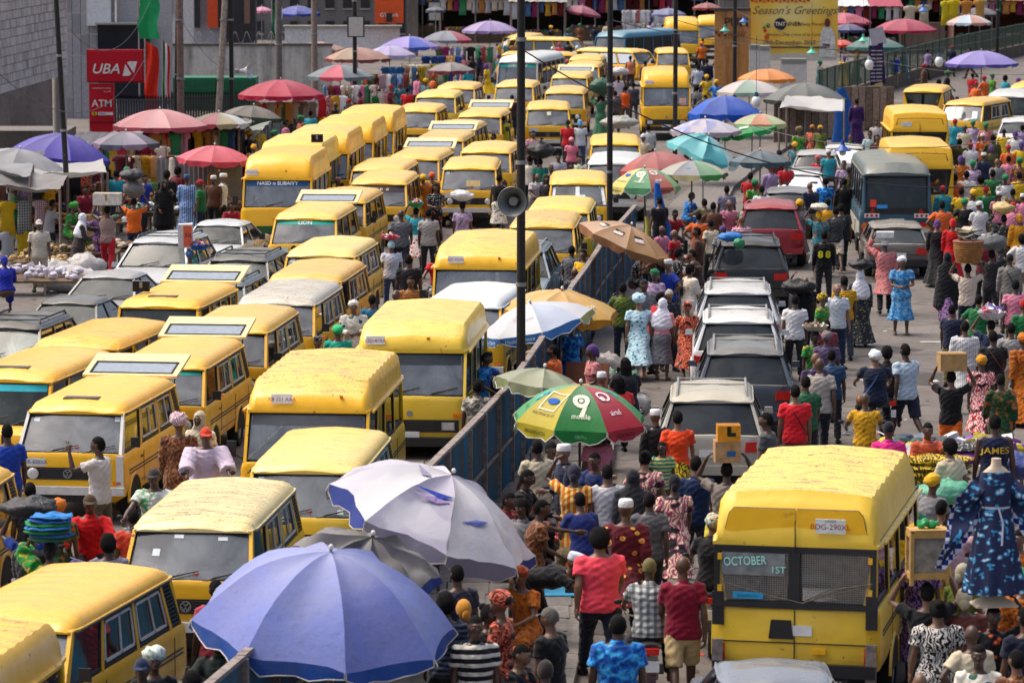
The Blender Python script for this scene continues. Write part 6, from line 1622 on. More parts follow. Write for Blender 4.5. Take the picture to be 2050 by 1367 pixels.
Pn('round head in a black and red dotted cap beside the green headwrap',636,674,0,'stand','tee@b87a28','kufi@bwfine',h=1.62,sk=0)
Pn('bald man looking out between two yellow minibuses',221,704,350,'stand','tee@1c1c20 trousers@22242a','bald',h=1.70,sk=0)
Pn('woman in a black and white print shirt with braids raised hand',872,368,10,'front','blouse@bwfine wrapper@blackflower','braids',h=1.68,sk=1,**F)
Pn('person in an orange brown robe and yellow headwrap',847,350,190,'stand','bubu@orangeblack','headwrap@d8b020',h=1.66,sk=2,**F)
Pn('woman with an orange headwrap behind the yellow headwrap',865,346,170,'stand','dress@brownprint','headwrap@d8602a',h=1.66,sk=1,**F)
Pn('man in a brown shirt passing the front high-roof van',676,356,178,'stand','shirt@8a4a28 trousers@2a2a2e','kufi@7a5a5a',h=1.66,sk=2)
Pn('dark haired head above the steel blue off-roader',588,492,180,'stand','tee@d8d8d8','short',h=1.62,sk=2)
# lower left
Pn('man in a blue t-shirt with one arm raised beside the minibus',14,848,195,'carry1','tee@1c3ea0 trousers@4a5058','short',h=1.76,sk=2)
Pn('young man in a white t-shirt raising two fingers',196,874,250,'peace','tee@c8c4c0 trousers@5a5040','short',h=1.76,sk=2)
m_=Pn('woman in a long brown striped dress and a pink headwrap',358,832,178,'stand','gown@brownprint','gele@hatprint',h=1.70,build=1.05,sk=1,**F)
handbag(m_,1,'#c8a81c','yellow and red tote bag on the arm of the brown dress',(.34,.12,.34),drop=.22)
Pn('woman in a cream knitted hood and floral top',400,824,340,'stand','dress@whiteflower hijab@b8b098','',h=1.66,sk=1,**F)
rider('motorcyclist in a wide white and pink gown and red cap',412,856,8,W_('bubu@ccbcd0 trousers@7a3a4a'),('cap','#c8402a'),'motorcycle with bare handlebars under the white gown','#1a1a1e',sk=0,build=1.1)
rider('motorcyclist in a green and white football shirt and dark cap',308,938,350,W_('tee@greenfoot trousers@2a2c30'),('cap','#3a3430'),'motorcycle half hidden behind the faded minibus','#1c1c20',sk=2,build=1.06)
rider('motorcyclist in a red sweatshirt with gold print and cap',180,990,4,W_('long@d0181c trousers@22242c'),('cap','#4a3a2a'),'motorcycle with white round headlight facing the camera','#26262a',sk=2,build=1.08)
m_=Pn('woman below a stack of shiny blue and green cloth',100,1082,178,'carry1','bubu@greentop','scarf@18181c',h=1.64,sk=1,**F)
bundle(on_head(m_,.0),.24,.34,['#1c6a3a','#1c6ab0','#1c7a3a','#2a7ac0','#1a8a4a','#1c6ab8','#2a80c8'],'stack of shiny blue and green folded cloth on a head',rx=1.35)
Pn('man in a dark padded jacket standing by the stacked cloth',62,1052,160,'front','long@2a2e30 trousers@1e2024','short',h=1.72,sk=2)
Pn('person in a grey t-shirt with a black strap beside the red sweatshirt',216,1070,195,'stand','tee@8e8c9c trousers@26262e','afro',h=1.68,sk=2)
Pn('child in a purple and orange cap behind the long minibus roof',150,1120,180,'stand','tee@2a3a6a','cap@4a3a7a',h=1.5,sk=2)
Pn('dark head beside the football shirt and the faded minibus',266,1018,200,'stand','tee@c8402a trousers@2a2a2e','short',h=1.62,sk=2)
m_=Pn('porter stooping under a grey and black bale at the edge',60,1040,178,'carry','tee@1c3a8a trousers@26262a','short',h=1.70,sk=2)
sack(on_head(m_,.02),(.36,.22,.14),'#2a2c30','dark grey plastic bale carried at the edge','bale',knot=False,cat='bale')
Pn('woman in a green and pink knitted hat in front of the cream window',308,1302,10,'stand','tee@1a1c22 wrapper@2a2a30','gele@greenfoot',h=1.62,sk=0,**F)
Pn('person in a navy snapback cap with orange brim',284,1318,352,'stand','tee@2a6a8a trousers@2a2a2e','cap@1c2a4a',h=1.64,sk=0)
Pn('black round head low beside the blue fence end',384,1345,180,'stand','tee@1a1a1c','afro',h=1.6,sk=2)
Pn('man in a red shirt partly behind the periwinkle parasol',432,1160,200,'stand','tee@a83a4a trousers@2a2a2e','short',h=1.70,sk=2)
rider('dark clad motorcyclist between the fence end and the parasol',436,1262,340,W_('long@2a3430 trousers@26282c'),('helmet','#20242a'),'motorcycle between the fence end and the parasol','#20242a',sk=2)
# market side on the left
Pn('man in a cream polo shirt and cap standing by the straw mats',78,440,8,'stand','shirt@c0b8a8 trousers@b0a498','cap@c8c0b8',h=1.76,sk=0)
m_=Pn('porter in a taupe vest and red trousers holding up a white block',215,412,178,'carry','tank@9a8278 trousers@b81c2c','short',h=1.78,sk=2)
carton(on_head(m_,.02),(.72,.42,.30),'#cfc8bc','big white wrapped block held overhead by the red trousers porter',R(-4),name='parcel',cat='parcel')
m_=Pn('man in a bright orange t-shirt below two grey sacks',268,396,178,'carry','tee@e0681c trousers@22304a','short',h=1.74,sk=1)
p=on_head(m_,-.04);sack(p,(.27,.22,.26),'#6e6a66','grey plastic sack on the orange t-shirt man');sack(p+Vector((-.06,0,.5)),(.30,.24,.17),'#3a3c40','dark bundle on top of the grey plastic sack','bundle',knot=False,cat='bundle')
Pn('woman in a full black veil holding a phone to her ear',328,362,20,'phone','gown@0c0e14 khimar@0c0e14','',h=1.68,sk=4,**F)
Pn('man in black with a yellow collar behind the veiled woman',334,342,180,'stand','kaftan@141418 trousers@16161c','afro',h=1.76,sk=2)
Pn('man in a blue striped gown behind the white cloth',374,350,175,'stand','gown@bluestripe','kufi@3a5a9a',h=1.72,sk=2)
Pn('woman in a white headscarf bending at the wooden stools',166,428,100,'reach','gown@3a3230 hijab@dde0ea','',h=1.60,sk=1,**F)
Pn('woman in a bright green headwrap and green top',148,408,60,'sit','dress@greentop','gele@3a9a3a',h=1.66,z0=.4,sk=1,**F)
Pn('trader in a grey top bent over his goods',106,400,120,'reach','tee@a8a4a8 trousers@22242a','short',h=1.66,sk=2)
Pn('trader in a maroon shirt sitting in the dark stall',172,372,10,'sit','shirt@8a2438 trousers@22242a','short',h=1.72,z0=.5,sk=2)
Pn('woman in violet print bending beside the stall table',190,420,240,'reach','dress@purpleprint','scarf@4a3a6a',h=1.62,sk=1,**F)
Pn('man in a crimson sweatshirt crouching beside the corrugated sheet',464,404,10,'sit','long@8a1c30 trousers@3a2a4a','short',h=1.68,z0=.0,sk=2)
Pn('person in a royal blue gown cut off at the edge by the mats',8,512,200,'sit','gown@1c2a9a','scarf@1c2a9a',h=1.66,z0=.2,sk=2,**F)
m_=Pn('trader in a blue print with a packed sack on her head before the silver off-roader',380,502,178,'stand','blouse@tied wrapper@blackflower','headwrap@hatblue',h=1.66,sk=1,**F)
SKP=on_head(m_,.05)
Pn('woman in a yellow top and orange headwrap at the glove stall',508,290,185,'stand','dress@brownprint','headwrap@d89a20',h=1.66,sk=2,**F)
Pn('woman in turquoise with black hair under the crimson parasol',622,222,160,'stand','tee@1c98a8 trousers@2a2a2e','bun',h=1.66,sk=1,**F)
Pn('woman in a red top beneath the lavender parasols',815,176,175,'stand','tee@c81c24 trousers@2a2a2e','short',h=1.66,sk=1,**F)
# far middle
for row in(
(1137,240,178,'stand','tee@c8202c trousers@26282c','basecap_back@14182a','woman in a red shirt with a strap before the decorated windscreen',1,1.72),
(1161,240,182,'stand','tee@c8ccd0 trousers@3a4a68','scarf@6aa8d0','woman in white with a blue headscarf and denim bag',1,1.72),
(1144,276,185,'stand','tee@d87890 trousers@5a3a4a','headwrap@d890a0','girl in a pink t-shirt and pink cap',1,1.52),
(1068,262,10,'stand','tee@c8909c trousers@26282c','short','man in pale pink by the thick pole',0,1.7),
(1060,312,178,'stand','tee@e0d8c8 trousers@2a2a2e','short','person in white and yellow below a black sack',0,1.68),
(1082,318,182,'stand','tee@1c7a68 trousers@2a2a2e','short','person in teal green under the round black sack',1,1.6),
(1118,308,0,'front','tee@a8a4b0 trousers@2a2a2e','short','man in a light grey shirt in the crowd by the pole',0,1.66),
(1103,330,5,'stand','tee@3a4a3a trousers@2a2a2e','beanie@5a5a3a','man in an olive cap in the crowd by the pole',0,1.64),
(1144,326,8,'front','tee@20242a trousers@2a2a2e','short','man in a black t-shirt with orange print facing the camera',0,1.68),
(1160,312,355,'stand','shirt@shirtgreen trousers@2a2a2e','short','man in a green and white patterned shirt in the crowd',0,1.7),
(1178,318,0,'stand','tee@16161a trousers@2a2a2e','short','man in black next to the white minibus',0,1.68),
(1076,348,15,'sit','shirt@d0c8cc trousers@3a3a40','bald','man in a white shirt sitting beyond the pole',0,1.7),
(1096,352,350,'stand','tee@2a2a30 trousers@2a2a2e','short','face in the shade beside the seated white shirt',0,1.64),
(1298,250,178,'walk','long@b0b4b8 trousers@26282c','short','man in a pale grey sweatshirt crossing before the high-roof van',0,1.74),
(1252,172,178,'stand','tank@e05a1c trousers@5a504a','short','man in a bright orange vest walking up the far road',0,1.74),
(1232,182,180,'stand','tee@4a4a54 trousers@3a3a44','short','man in dark grey left of the bright orange vest',0,1.72),
(1268,165,182,'walk','tee@3a3a42 trousers@26282c','short','man in charcoal beyond the bright orange vest',0,1.72),
(1203,190,178,'carry','gown@3a6a50','short','porter in green under a big green sack',0,1.72),
(1262,112,182,'stand','tank@d88060 trousers@4a3a3a','short','woman in a pale orange vest on the far road',1,1.7),
(1292,122,178,'stand','shirt@6a4a3c trousers@4a3a30','short','man in a brown shirt with a backpack on the far road',0,1.74),
(1238,152,184,'stand','tee@d0c0c8 trousers@26282c','short','person carrying white sacks on the far road',0,1.7),
(1222,122,182,'stand','tee@4a3a4a trousers@26282c','short','person in plum by the side of the yellow minibus',0,1.68),
(1397,130,182,'stand','shirt@b0b8c8 trousers@20242e','short','man in a pale patterned shirt beside the far minibus',0,1.72),
(1415,118,178,'stand','kaftan@141c34 trousers@141c34','short','man in navy with a white stripe on his shoulders',0,1.84),
(1405,84,190,'stand','tee@d8681c trousers@2a2a2e','headwrap@d8781c','woman in orange with an orange headwrap by the hoarding',1,1.7),
(1412,190,184,'stand','shirt@pinkplaid trousers@2a2a2e','short','man in a pink checked shirt beside the far high-roof van',0,1.7),
(1432,200,182,'stand','tee@d0d0d4 trousers@2a2a2e','short','man in a white t-shirt near the pale striped parasol',0,1.66),
(988,268,300,'stand','tee@20242c trousers@26282c','short','man in black passing between minibuses in the jam',0,1.7),
(1008,232,185,'stand','tee@a8a020 trousers@26282c','short','person in mustard beside the jam near the thick pole',1,1.7),
(1025,190,180,'stand','tee@3a2a2a trousers@26282c','cap@1c1c20','man in a dark cap behind the thick pole',0,1.72),
(1022,280,350,'stand','tee@c8a02c trousers@26282c','short','person in yellow looking round the thick pole',1,1.6),
(1120,85,184,'stand','tee@d0505a trousers@26282c','beanie@c83a40','person in a red hat by the turned minibus',1,1.66),
(1106,94,180,'stand','tee@d890a0 trousers@26282c','beanie@e0e0e0','person in pink and white by the turned minibus',1,1.66),
(1155,92,182,'stand','tee@d0d4d4 trousers@26282c','beanie@e0e4e8','man in a white cap beside the turned minibus',0,1.7),
(1137,82,180,'stand','tee@20242c trousers@26282c','short','man in black before the turned minibus window',0,1.7),
(1108,134,180,'stand','tee@3a2a5a trousers@26282c','short','person in violet beside the open-windowed minibus',1,1.66),
(1136,120,180,'stand','tee@c04a40 trousers@26282c','headwrap@b84a3a','woman in rust red beside the open-windowed minibus',1,1.66),
(1715,198,180,'stand','gown@3a1c5a','short','person in a long purple gown by the wooden boards',0,1.78),
(1755,240,5,'stand','shirt@c8c0bc trousers@2a2a30','short','man in a white shirt at the foot of the green railing',0,1.68),
(1780,214,0,'front','tee@1a1c28 trousers@22242a','short','man in navy with folded arms behind the yellow vans',0,1.72),
(1742,262,10,'stand','tee@a8c0c4 trousers@3a3a40','short','man in pale blue behind the silver saloon',0,1.66),
(1757,270,0,'stand','shirt@5a3a38 trousers@3a3a40','short','man in a brown checked shirt behind the silver saloon',0,1.66),
(1626,250,330,'stand','dress@redprint','scarf@c87a28','woman in a red and orange print by the yellow crate',1,1.64),
(1600,256,20,'stand','dress@greentop','gele@7a6a4a','woman in green print beneath the grey parasol',1,1.66),
(1642,252,340,'stand','dress@5a6a28','headwrap@c8a020','woman in olive with a yellow headwrap beneath the grey parasol',1,1.64),
(1637,312,340,'sit','tee@c8202c trousers@2a2a30','headwrap@c8606a','woman in red behind the silver hatchback',1,1.6),
(1690,322,0,'stand','dress@lilacdye','short','woman with a tray behind the silver hatchback',1,1.66),
):
 x,y,fc,ps,wr,ht,lb,fm,hh=row;q=Pn(lb,x,y,fc,ps,wr,ht,fem=bool(fm),h=hh)
 if 'big green sack' in lb:sack(on_head(q,-.02),(.42,.34,.36),'#2a5a44','bulging green sack carried up the far road',knot=False)
 if 'under the round black' in lb:sack(on_head(q,-.02),(.42,.34,.28),'#1a1a1c','round black sack in the crowd by the thick pole')
 if 'white sacks' in lb:sack(on_head(q,-.02),(.44,.30,.20),'#c8c4c8','white and pink sacks carried on the far road',knot=False)
 # dense crowd at the right edge and other packed corners: each one a person of its own
rr=random.Random(11)
TOPS=[('white','d0d0d0'),('black','18181c'),('yellow','d8b020'),('royal blue','1c3aa0'),('orange','d8642a'),('grey','7a7a7c'),('pink','c87890'),('maroon','6a1c2a'),('navy','18203a'),('olive','4a4a28'),('green','1c6a3a'),('brown','5a3a2a'),('lilac','9a88b0'),('red','b01c24'),('turquoise','2a90a0'),('cream','c8bca0')]
BOT=[('black','1a1a1e'),('dark blue','1c2a42'),('grey','4a4a4e'),('khaki','8a7a58'),('brown','4a3424')]
HT=[('short hair','short'),('short hair','short'),('shaved head','bald'),('purple scarf','scarf@5a3a7a'),('yellow headwrap','headwrap@d8a820'),('black cap','basecap_back@16161a'),('white skullcap','kufi@e0e0e0'),('red cap','cap@a81c20'),('bushy hair','afro'),('green headwrap','headwrap@1c7a4a')]
seen=set()
AREAS=[
('beside the yellow high-roof vans',[(1912,238),(1932,250),(1950,242),(1972,246),(1990,270),(2010,258),(2030,262),(2046,250),(1920,278),(1945,285),(1968,268),(1985,292),(2022,290),(2044,284)],(170,190)),
('beside the dark blue minibus',[(1900,318),(1925,312),(1948,322),(1970,306),(1996,318),(2020,312),(2044,316),(1912,348),(1938,342),(1962,352),(1988,340),(2012,350),(2038,344),(1890,372),(1922,376)],(165,200)),
('above the cane basket',[(1948,380),(1975,372),(2000,384),(2026,378),(2048,388),(1930,398),(1962,404),(1888,402),(2030,405)],(165,195)),
('at the road edge',[(1875,440),(1972,470),(2046,470),(2035,560),(1960,590),(1905,610),(2046,600)],(150,200)),
('under the telecom parasol',[(1075,880),(1130,890),(1195,850),(1310,820),(1045,1000)],(20,340)),
('among the traders behind the fence',[(1060,700),(1085,660),(1108,690),(1140,640),(1205,745),(1185,690)],(20,330)),
('shaded between the parasols',[(1300,470),(1328,452),(1350,460),(1395,455),(1420,440),(1445,452),(1400,425),(1430,405),(1460,400),(1310,540),(1335,520),(1290,560)],(20,340)),
('under the crimson parasol',[(500,262),(520,250),(548,262),(575,240),(600,232),(672,205),(700,198),(690,182),(722,185),(742,178),(780,170),(800,165),(838,150),(852,158),(868,150)],(0,359)),
('near the lilac parasol',[(925,108),(945,112),(962,104),(980,100),(1000,108),(890,128),(940,130),(972,128)],(0,359)),
('in the shade of the left stalls',[(30,372),(60,362),(92,352),(118,345),(205,345),(232,340),(255,335),(290,350),(355,335),(400,360),(425,352),(445,348)],(0,359)),
('near the far stalls',[(1080,60),(1105,52),(1135,58),(1160,48),(1190,50),(1215,44),(1300,42),(1330,40),(1440,70),(1400,60),(1290,30),],(0,359)),
('behind the green railing',[(1640,122),(1690,112),(1720,105),(1750,100),(1790,108),(1812,100),(1860,98),(1905,92),(1940,96)],(0,359)),
('under the lavender parasol',[(1900,142),(1945,146),(1968,152),(1990,148),(2015,152),(1880,160),(2036,156),(1955,164),(1850,128)],(0,359)),
('near the orange hoarding',[(1412,150),(1432,160),(1395,172),(1446,178),(1425,230),(1405,215),(1380,255),(1290,270)],(160,200)),
('between parasols and car queue',[(1500,345),(1512,360),(1545,330),(1560,300),(1575,322),(1590,285),(1660,300),(1700,270),(1725,300),(1740,330),(1620,365),(1600,400),(1700,335)],(150,210)),
('beneath the navy dress',[(1868,950),(1885,1000),(1868,1080),(2045,1140),(1945,1250),(1900,880)],(120,240)),
]
for where,pts,(f0,f1) in AREAS:
 for(x,y) in pts:
  for _ in range(60):
   t,b,hh=rr.choice(TOPS),rr.choice(BOT),rr.choice(HT);fm='wrap' in hh[1] or 'scarf' in hh[1]
   lab=('woman in %s dress, %s, %s'%(t[0],hh[0],where)) if fm else('person in %s top, %s trousers, %s, %s'%(t[0],b[0],hh[0],where))
   if(lab,) not in seen:break
  seen.add((lab,))
  pk={'green':'greentop','brown':'brownprint','red':'redprint','orange':'orangeblack','turquoise':'teal','lilac':'lilacdye','royal blue':'tied','pink':'manyprint'}.get(t[0],t[1])
  wear=(rr.choice(['dress@','gown@','dress@'])+pk) if fm else(rr.choice(['tee','shirt','long'])+'@'+t[1]+' trousers@'+b[1])
  z0=0.0 if 'ramp' not in where else.6
  Pn(lab,x+rr.uniform(-3,3),y,rr.uniform(f0,f1),rr.choice(['stand','walk','walk2','relax','front','hip','talk','walk3']),wear,hh[1],fem=fm,h=rr.uniform(1.6,1.78),z0=z0)
  # parasols by colour and place
U=umbrella
U(662,1104,540,['#7684cc','#7e8cd0','#727ec4','#8492d2'],'huge periwinkle blue parasol with bright blue valance in front of the fence',z=2.75,tilt=(9,6),flat=.56,power=2.2,n=8,rot=12,valcol=['#2454a8'],dirt=.6,piping='#c8c0b8',sag=.05,wob=.04)
def pt(t,s,b=.006,sx=1.0):return text_mb(t,s,b,0,sx)
K=1.5
mt=rectf(.26,.26,.012)
nine=annulus(.045,.10,24,0,.06).join(shape([(.10,.06),(.045,.02),(-.03,-.15),(.03,-.15)])).join(disc(.028,14,0,.06))
loop=annulus(.06,.085,20,0,.06,-60,230).join(disc(.035,12,-.03,.03)).join(annulus(.035,.06,14,.03,.05,-120,60))
TEL=['#c8b428','#1c8a3a','#b82a3c','#3a9a58','#c8b428','#1c8a3a','#b82a3c','#3a9a58']
def tele(px,py,w,label,rot,dirt,cols,z=2.5,tilt=(0,0),full=True):
 lg=[]
 i9=5
 lg+=[(i9,.62,nine,'#e8ead0'),(i9,.82,pt('mobile',.085,.004),'#e8ead0'),(i9,2,pt('0809ja',.085,.0),'#7ac888')]
 lg+=[(i9-1,.60,mt,'#e8e4d8'),(i9-1,.60,shape([(math.cos(a)*.09,math.sin(a)*.045) for a in[k*.3 for k in range(21)]]),'#1c5aa8'),(i9-1,.60,pt('MTN',.05,.006),'#e8e4d8'),(i9-1,.84,pt('EVERY WHERE YOU GO',.040,.001,.82),'#3a3418'),(i9-1,2,pt('0803&0806&0703',.085,.004,.86),'#2a2818')]
 lg+=[(i9+1,.56,loop,'#e8e0e0'),(i9+1,.78,pt('airtel',.085,.008),'#e8e0e0'),(i9+1,2,pt('0802&0708&0701',.08,.0,.8),'#4a1018')]
 lg+=[(i9-2,.6,annulus(.05,.085,20),'#2ab0c8'),(i9-2,.6,pt('glo',.06,.006),'#e8f0f0'),(i9-2,.85,pt('0805 & 0705',.05,.0),'#1c5a30'),(i9+2,.5,annulus(.04,.07,20),'#2ab0c8')]
 lg=[(i,v,MB().add([(x*(K if v<=1 else 1),y*(K if v<=1 else 1),z_) for x,y,z_ in m.v],m.f),c) for i,v,m,c in lg]
 U(px,py,w,cols,label,z=z,tilt=tilt,rot=rot,flat=.50,power=2.1,valcol=cols,dirt=dirt,logos=lg,piping='#c8c8b8',wob=.01,sag=.02,val=.19)
cols=['#2f9150']*8;cols[5]='#188038';cols[4]='#bfae22';cols[6]='#b4283a';cols[3]='#3f9c5c';cols[2]='#b4283a';cols[1]='#188038';cols[0]='#bfae22';cols[7]='#48a060'
tele(1163,770,276,'red, yellow and green parasol printed with telephone network logos',22.5+0,.25,cols,tilt=(4,2))
c2=['#8ab87a']*8;c2[5]='#5aa070';c2[4]='#d8cc70';c2[6]='#b86a58';c2[3]='#8ab890';c2[0]='#d8cc70'
tele(1291,337,142,'faded yellow and green parasol with network logos beside the tall fence',8,.2,c2,z=2.4)
U(1090,738,190,['#8a9468','#7e885e','#949c70'],'olive green parasol tucked behind the telecom parasol',z=2.3,tilt=(-4,10),dirt=.5,wob=.03,piping='#c8c8c0')
U(1125,582,232,['#d8a840','#dcae4a','#d4a238'],'amber parasol with white lettering and orange edge next to the fence',z=2.5,tilt=(6,4),valcol=['#d8901c'],dirt=.4,wob=.02,logos=[(5,.8,pt('CANTOR',.17,.014),'#ece4d8'),(5,2,pt('Goal.. Goal Cup!',.09,.0),'#e8d8b0'),(4,.7,pt('CANTOR',.15,.01),'#e4dac0'),(6,.7,pt('CANTOR',.15,.01),'#e4dac0')],rot=14)
U(1062,608,236,['#c8ccd4','#d4d8dc','#b8c4d8','#d0d4d8'],'white parasol with blue edge and advertising print over the fence',z=2.35,tilt=(4,-14),valcol=['#3a7ac0','#3a7ac0','#4a86c8','#c8c078'],dirt=.15,wob=.03,logos=[(5,2,pt('Healthy Choice',.11,.006),'#e8ecf0'),(5,.6,pt('Olympic',.14,.0),'#c8a8b8'),(4,2,pt('Healthy Choice',.11,.006),'#e8ecf0')],rot=6,piping='#c8ccd0')
lab5=[(i,.62,MB().join(shape([(-.13,.02),(.13,.02),(.13,.10),(-.13,.10)])),'#1c1a18') for i in(3,4,5,6)]+[(i,.62,shape([(-.13,-.10),(.13,-.10),(.13,.02),(-.13,.02)]),'#d8ccc4') for i in(3,4,5,6)]+[(i,.575,pt('5 Alive',.055,.003),'#e8e0d4') for i in(3,4,5,6)]
U(1263,452,196,['#b88a54','#c09058','#b08450'],'tan parasol with black and white drink labels leaning over the fence',z=2.6,tilt=(4,22),dirt=.45,wob=.03,logos=lab5,rot=0,valcol=['#8a5a30'])
U(905,950,450,['#b4b0c4','#d4d2d8','#cfced6','#a8a2b4','#d8d8dc'],'patched white and lilac parasol with torn blue strips',z=2.7,tilt=(6,23),n=8,rot=8,valcol=['#8a8496','#34489a','#9a94a4'],dirt=.25,wob=.09,flat=.44,val=.24,sag=.06,piping='#b8b0a8',canvas2='#c8c8d2',logos=[(k,v,shape([(-w,-.03),(w*.3,-.07),(w,.02),(w*.2,.05)]),c) for k,v,w,c in((5,.50,.36,'#2c44a8'),(5,.56,.30,'#9a86b8'),(6,.66,.24,'#4a58a0'),(4,.30,.20,'#8a86a0'))])
U(745,1075,300,['#5c5a5c','#66646a','#545258'],'crumpled dark grey parasol between the white and periwinkle ones',z=2.35,tilt=(10,14),dirt=.5,wob=.12,sag=.1,valcol=['#6a5a62','#2c4a9a'],canvas2='#6c6a66')
U(1385,322,146,['#a8a898','#8a8a90','#6aa070','#b8b898'],'pale parasol with grey and green panels beyond the yellow and green one',z=2.4,valcol=['#4aa04a','#5a5a66','#c8c088'],dirt=.3,rot=10,logos=[(5,.6,annulus(.04,.07,16),'#5ab0c8')])
U(1312,304,150,['#a84840','#b04c44','#a04038'],'brick red parasol behind the yellow and green one',z=2.4,flat=.42,dirt=.35,tilt=(0,-6))
U(1412,238,142,['#c8c4d0','#d0ccd6','#c0b8c4'],'white and lilac parasol with blue flashes under the hanging tyre',z=2.4,dirt=.3,wob=.03,valcol=['#b0a4b0'],canvas2='#8a98d0')
U(1418,272,150,['#6ac0c4','#7accd0','#5ab4bc','#c8dcdc'],'crumpled turquoise parasol in front of the white one',z=2.5,tilt=(2,20),dirt=.2,wob=.12,sag=.1,flat=.5)
U(1500,240,128,['#1c9a50','#24a458','#189048'],'bright green parasol tilted toward the road',z=2.3,tilt=(0,-12),dirt=.1,wob=.05,logos=[(5,.7,shape([(-.2,-.06),(.2,-.06),(.2,.06),(-.2,.06)]),'#c8d8c8')])
U(1522,228,112,['#a8b888','#d08a64','#b8c494','#c8a880'],'orange and pale green parasol behind the bright green one',z=2.5,dirt=.2,rot=20)
U(1452,192,150,['#1450b8','#1858c0','#1048a8'],'vivid blue sheet stretched over a stall frame',z=2.5,wob=.06,dirt=.05,flat=.46,val=.3,name='blue_canopy')
U(1612,166,166,['#5a605c','#646a66','#525854'],'wide grey parasol in front of the green railing',z=2.6,valcol=['#2a3430'],dirt=.2,flat=.40)
U(1500,160,138,['#c8c0bc','#8aa898','#d0c8c4','#b8bcb0'],'white and pale green striped parasol before the orange one',z=2.4,dirt=.25,rot=15)
U(1535,138,116,['#e08a30','#e49038','#dc8428'],'orange parasol behind the white and green striped one',z=2.5,dirt=.1,wob=.03)
U(1522,302,122,['#3a5660','#44606a','#344e58'],'dark teal parasol beside the turquoise one',z=2.4,dirt=.2)
U(1811,38,130,['#a81844','#b01c4a','#a0143e'],'crimson parasol beside the brown wall on the ramp side',z=2.8,dirt=.15,n=8)
U(1965,102,148,['#8a7cc8','#9488d0','#8074be'],'lavender parasol with darker scalloped edge above the minibuses',z=2.6,valcol=['#5a50a0'],dirt=.15,canvas2=None)
U(1940,30,90,['#c8b0a8','#b8ccd8','#c89888','#c8c8c8'],'pink, white and blue panelled parasol under the dark grey one',z=2.7,dirt=.15)
U(1962,15,80,['#3c3c44','#44444c'],'dark grey parasol at the top edge beside the pole',z=2.8)
U(2030,8,110,['#8a70b0','#9478b8'],'lilac parasol cut by the top corner',z=2.8)
U(1752,74,116,['#3a6a66','#44746e'],'dull teal parasol left of the crimson one',z=2.6,dirt=.2)
U(1690,26,110,['#b02c50','#b83458'],'wine red sheet over the stall behind the banner',z=2.7,wob=.1,name='red_canopy')
U(1683,80,56,['#d0381c'],'small orange red parasol beside the banner',z=2.3)
U(1698,48,70,['#2c3068'],'navy parasol beneath the wine red sheet',z=2.5)
U(128,268,196,['#4438a0','#4c40ac','#3e3298','#5044b0'],'deep purple parasol with a bright scalloped edge',z=2.7,n=10,valcol=['#3a34a8'],dirt=.1,tilt=(2,8),flat=.42)
U(40,298,210,['#8a8c90','#9a9ca0','#84868a'],'grey sheet parasol at the edge below the purple one',z=2.6,tilt=(0,8),wob=.05,dirt=.3)
U(252,264,134,['#8a7890','#56586a','#9a8ea0','#4e5060'],'grey and mauve parasol between the purple and pink ones',z=2.6,dirt=.2)
U(320,219,190,['#d08a8c','#d8989a','#cc8486','#dca4a4'],'large faded pink parasol with darker valance',z=2.8,n=10,valcol=['#a84858'],dirt=.2,piping='#a8384a')
U(430,292,150,['#d0485c','#d85468','#c84054'],'coral red parasol beside the front high-roof van',z=2.5,dirt=.15,n=8,tilt=(2,2))
U(438,226,118,['#7a7450','#9a3a4a','#a89c78','#c8d0d0'],'olive parasol patched with red and white checks and a pale blue crown',z=2.6,dirt=.3,wob=.03)
U(508,212,116,['#6a6258','#746c60','#625a50'],'taupe parasol with green valance beneath the crimson one',z=2.5,valcol=['#3a4a3a'],dirt=.2,tilt=(0,6))
U(562,160,172,['#b0123c','#b81640','#a81038'],'crimson parasol with white rib tips by the green containers',z=2.8,n=10,dirt=.05,piping='#c83a54')
U(681,130,134,['#6a7880','#c84860','#6a7880','#7a8890'],'red and blue-grey striped parasol with frayed rim',z=2.6,n=8,dirt=.2,rot=8,wob=.02)
U(630,84,118,['#a08468','#a87c68','#9a8468'],'sandy parasol against the stained wall',z=2.6,wob=.04,dirt=.3,tilt=(0,-6))
U(716,95,132,['#a87864','#b08468','#9a8464'],'terracotta and sand parasol overlapping the sandy one',z=2.5,wob=.05,dirt=.3,valcol=['#7a3a3a'])
U(780,92,104,['#b0a8cc','#bcb4d4','#a89cc8'],'pale lavender parasol next to the terracotta one',z=2.5,wob=.03,dirt=.2)
U(820,73,120,['#8a78c0','#9c8cd0','#3a5ac0','#9484c8'],'lilac parasol with one blue panel and wavy edge',z=2.7,wob=.03,dirt=.15)
U(895,62,106,['#6a7080','#7a8090','#a8203c','#646a7a'],'grey parasol with crimson panels',z=2.6,rot=25)
U(981,42,112,['#9a86b8','#a898c0','#8a74b0'],'lilac parasol with pale stripes near the thick pole',z=2.7,n=12,dirt=.1)
U(914,0,64,['#d87c24','#e0882c'],'plain orange parasol at the top of the picture',z=2.7)
U(903,125,94,['#7a706e','#847a78'],'dusty taupe parasol with fringed red edge above the jam',z=2.5,valcol=['#7a2a3a'],wob=.04)
U(1166,12,80,['#983858','#a04060'],'dusky pink parasol before the far stalls',z=2.6,tilt=(0,10))
U(1338,17,70,['#5a6494','#646e9c'],'slate blue parasol before the far white goods',z=2.6)
U(1415,6,58,['#8a2c24','#943430'],'dark red parasol above the far vans',z=2.6)
U(596,12,90,['#1c3498','#243ca4'],'royal blue canopy over the far stall behind the white flag',z=2.8,wob=.06)
U(524,14,44,['#c8809c'],'pink parasol at the far stalls by the white flag',z=2.8)
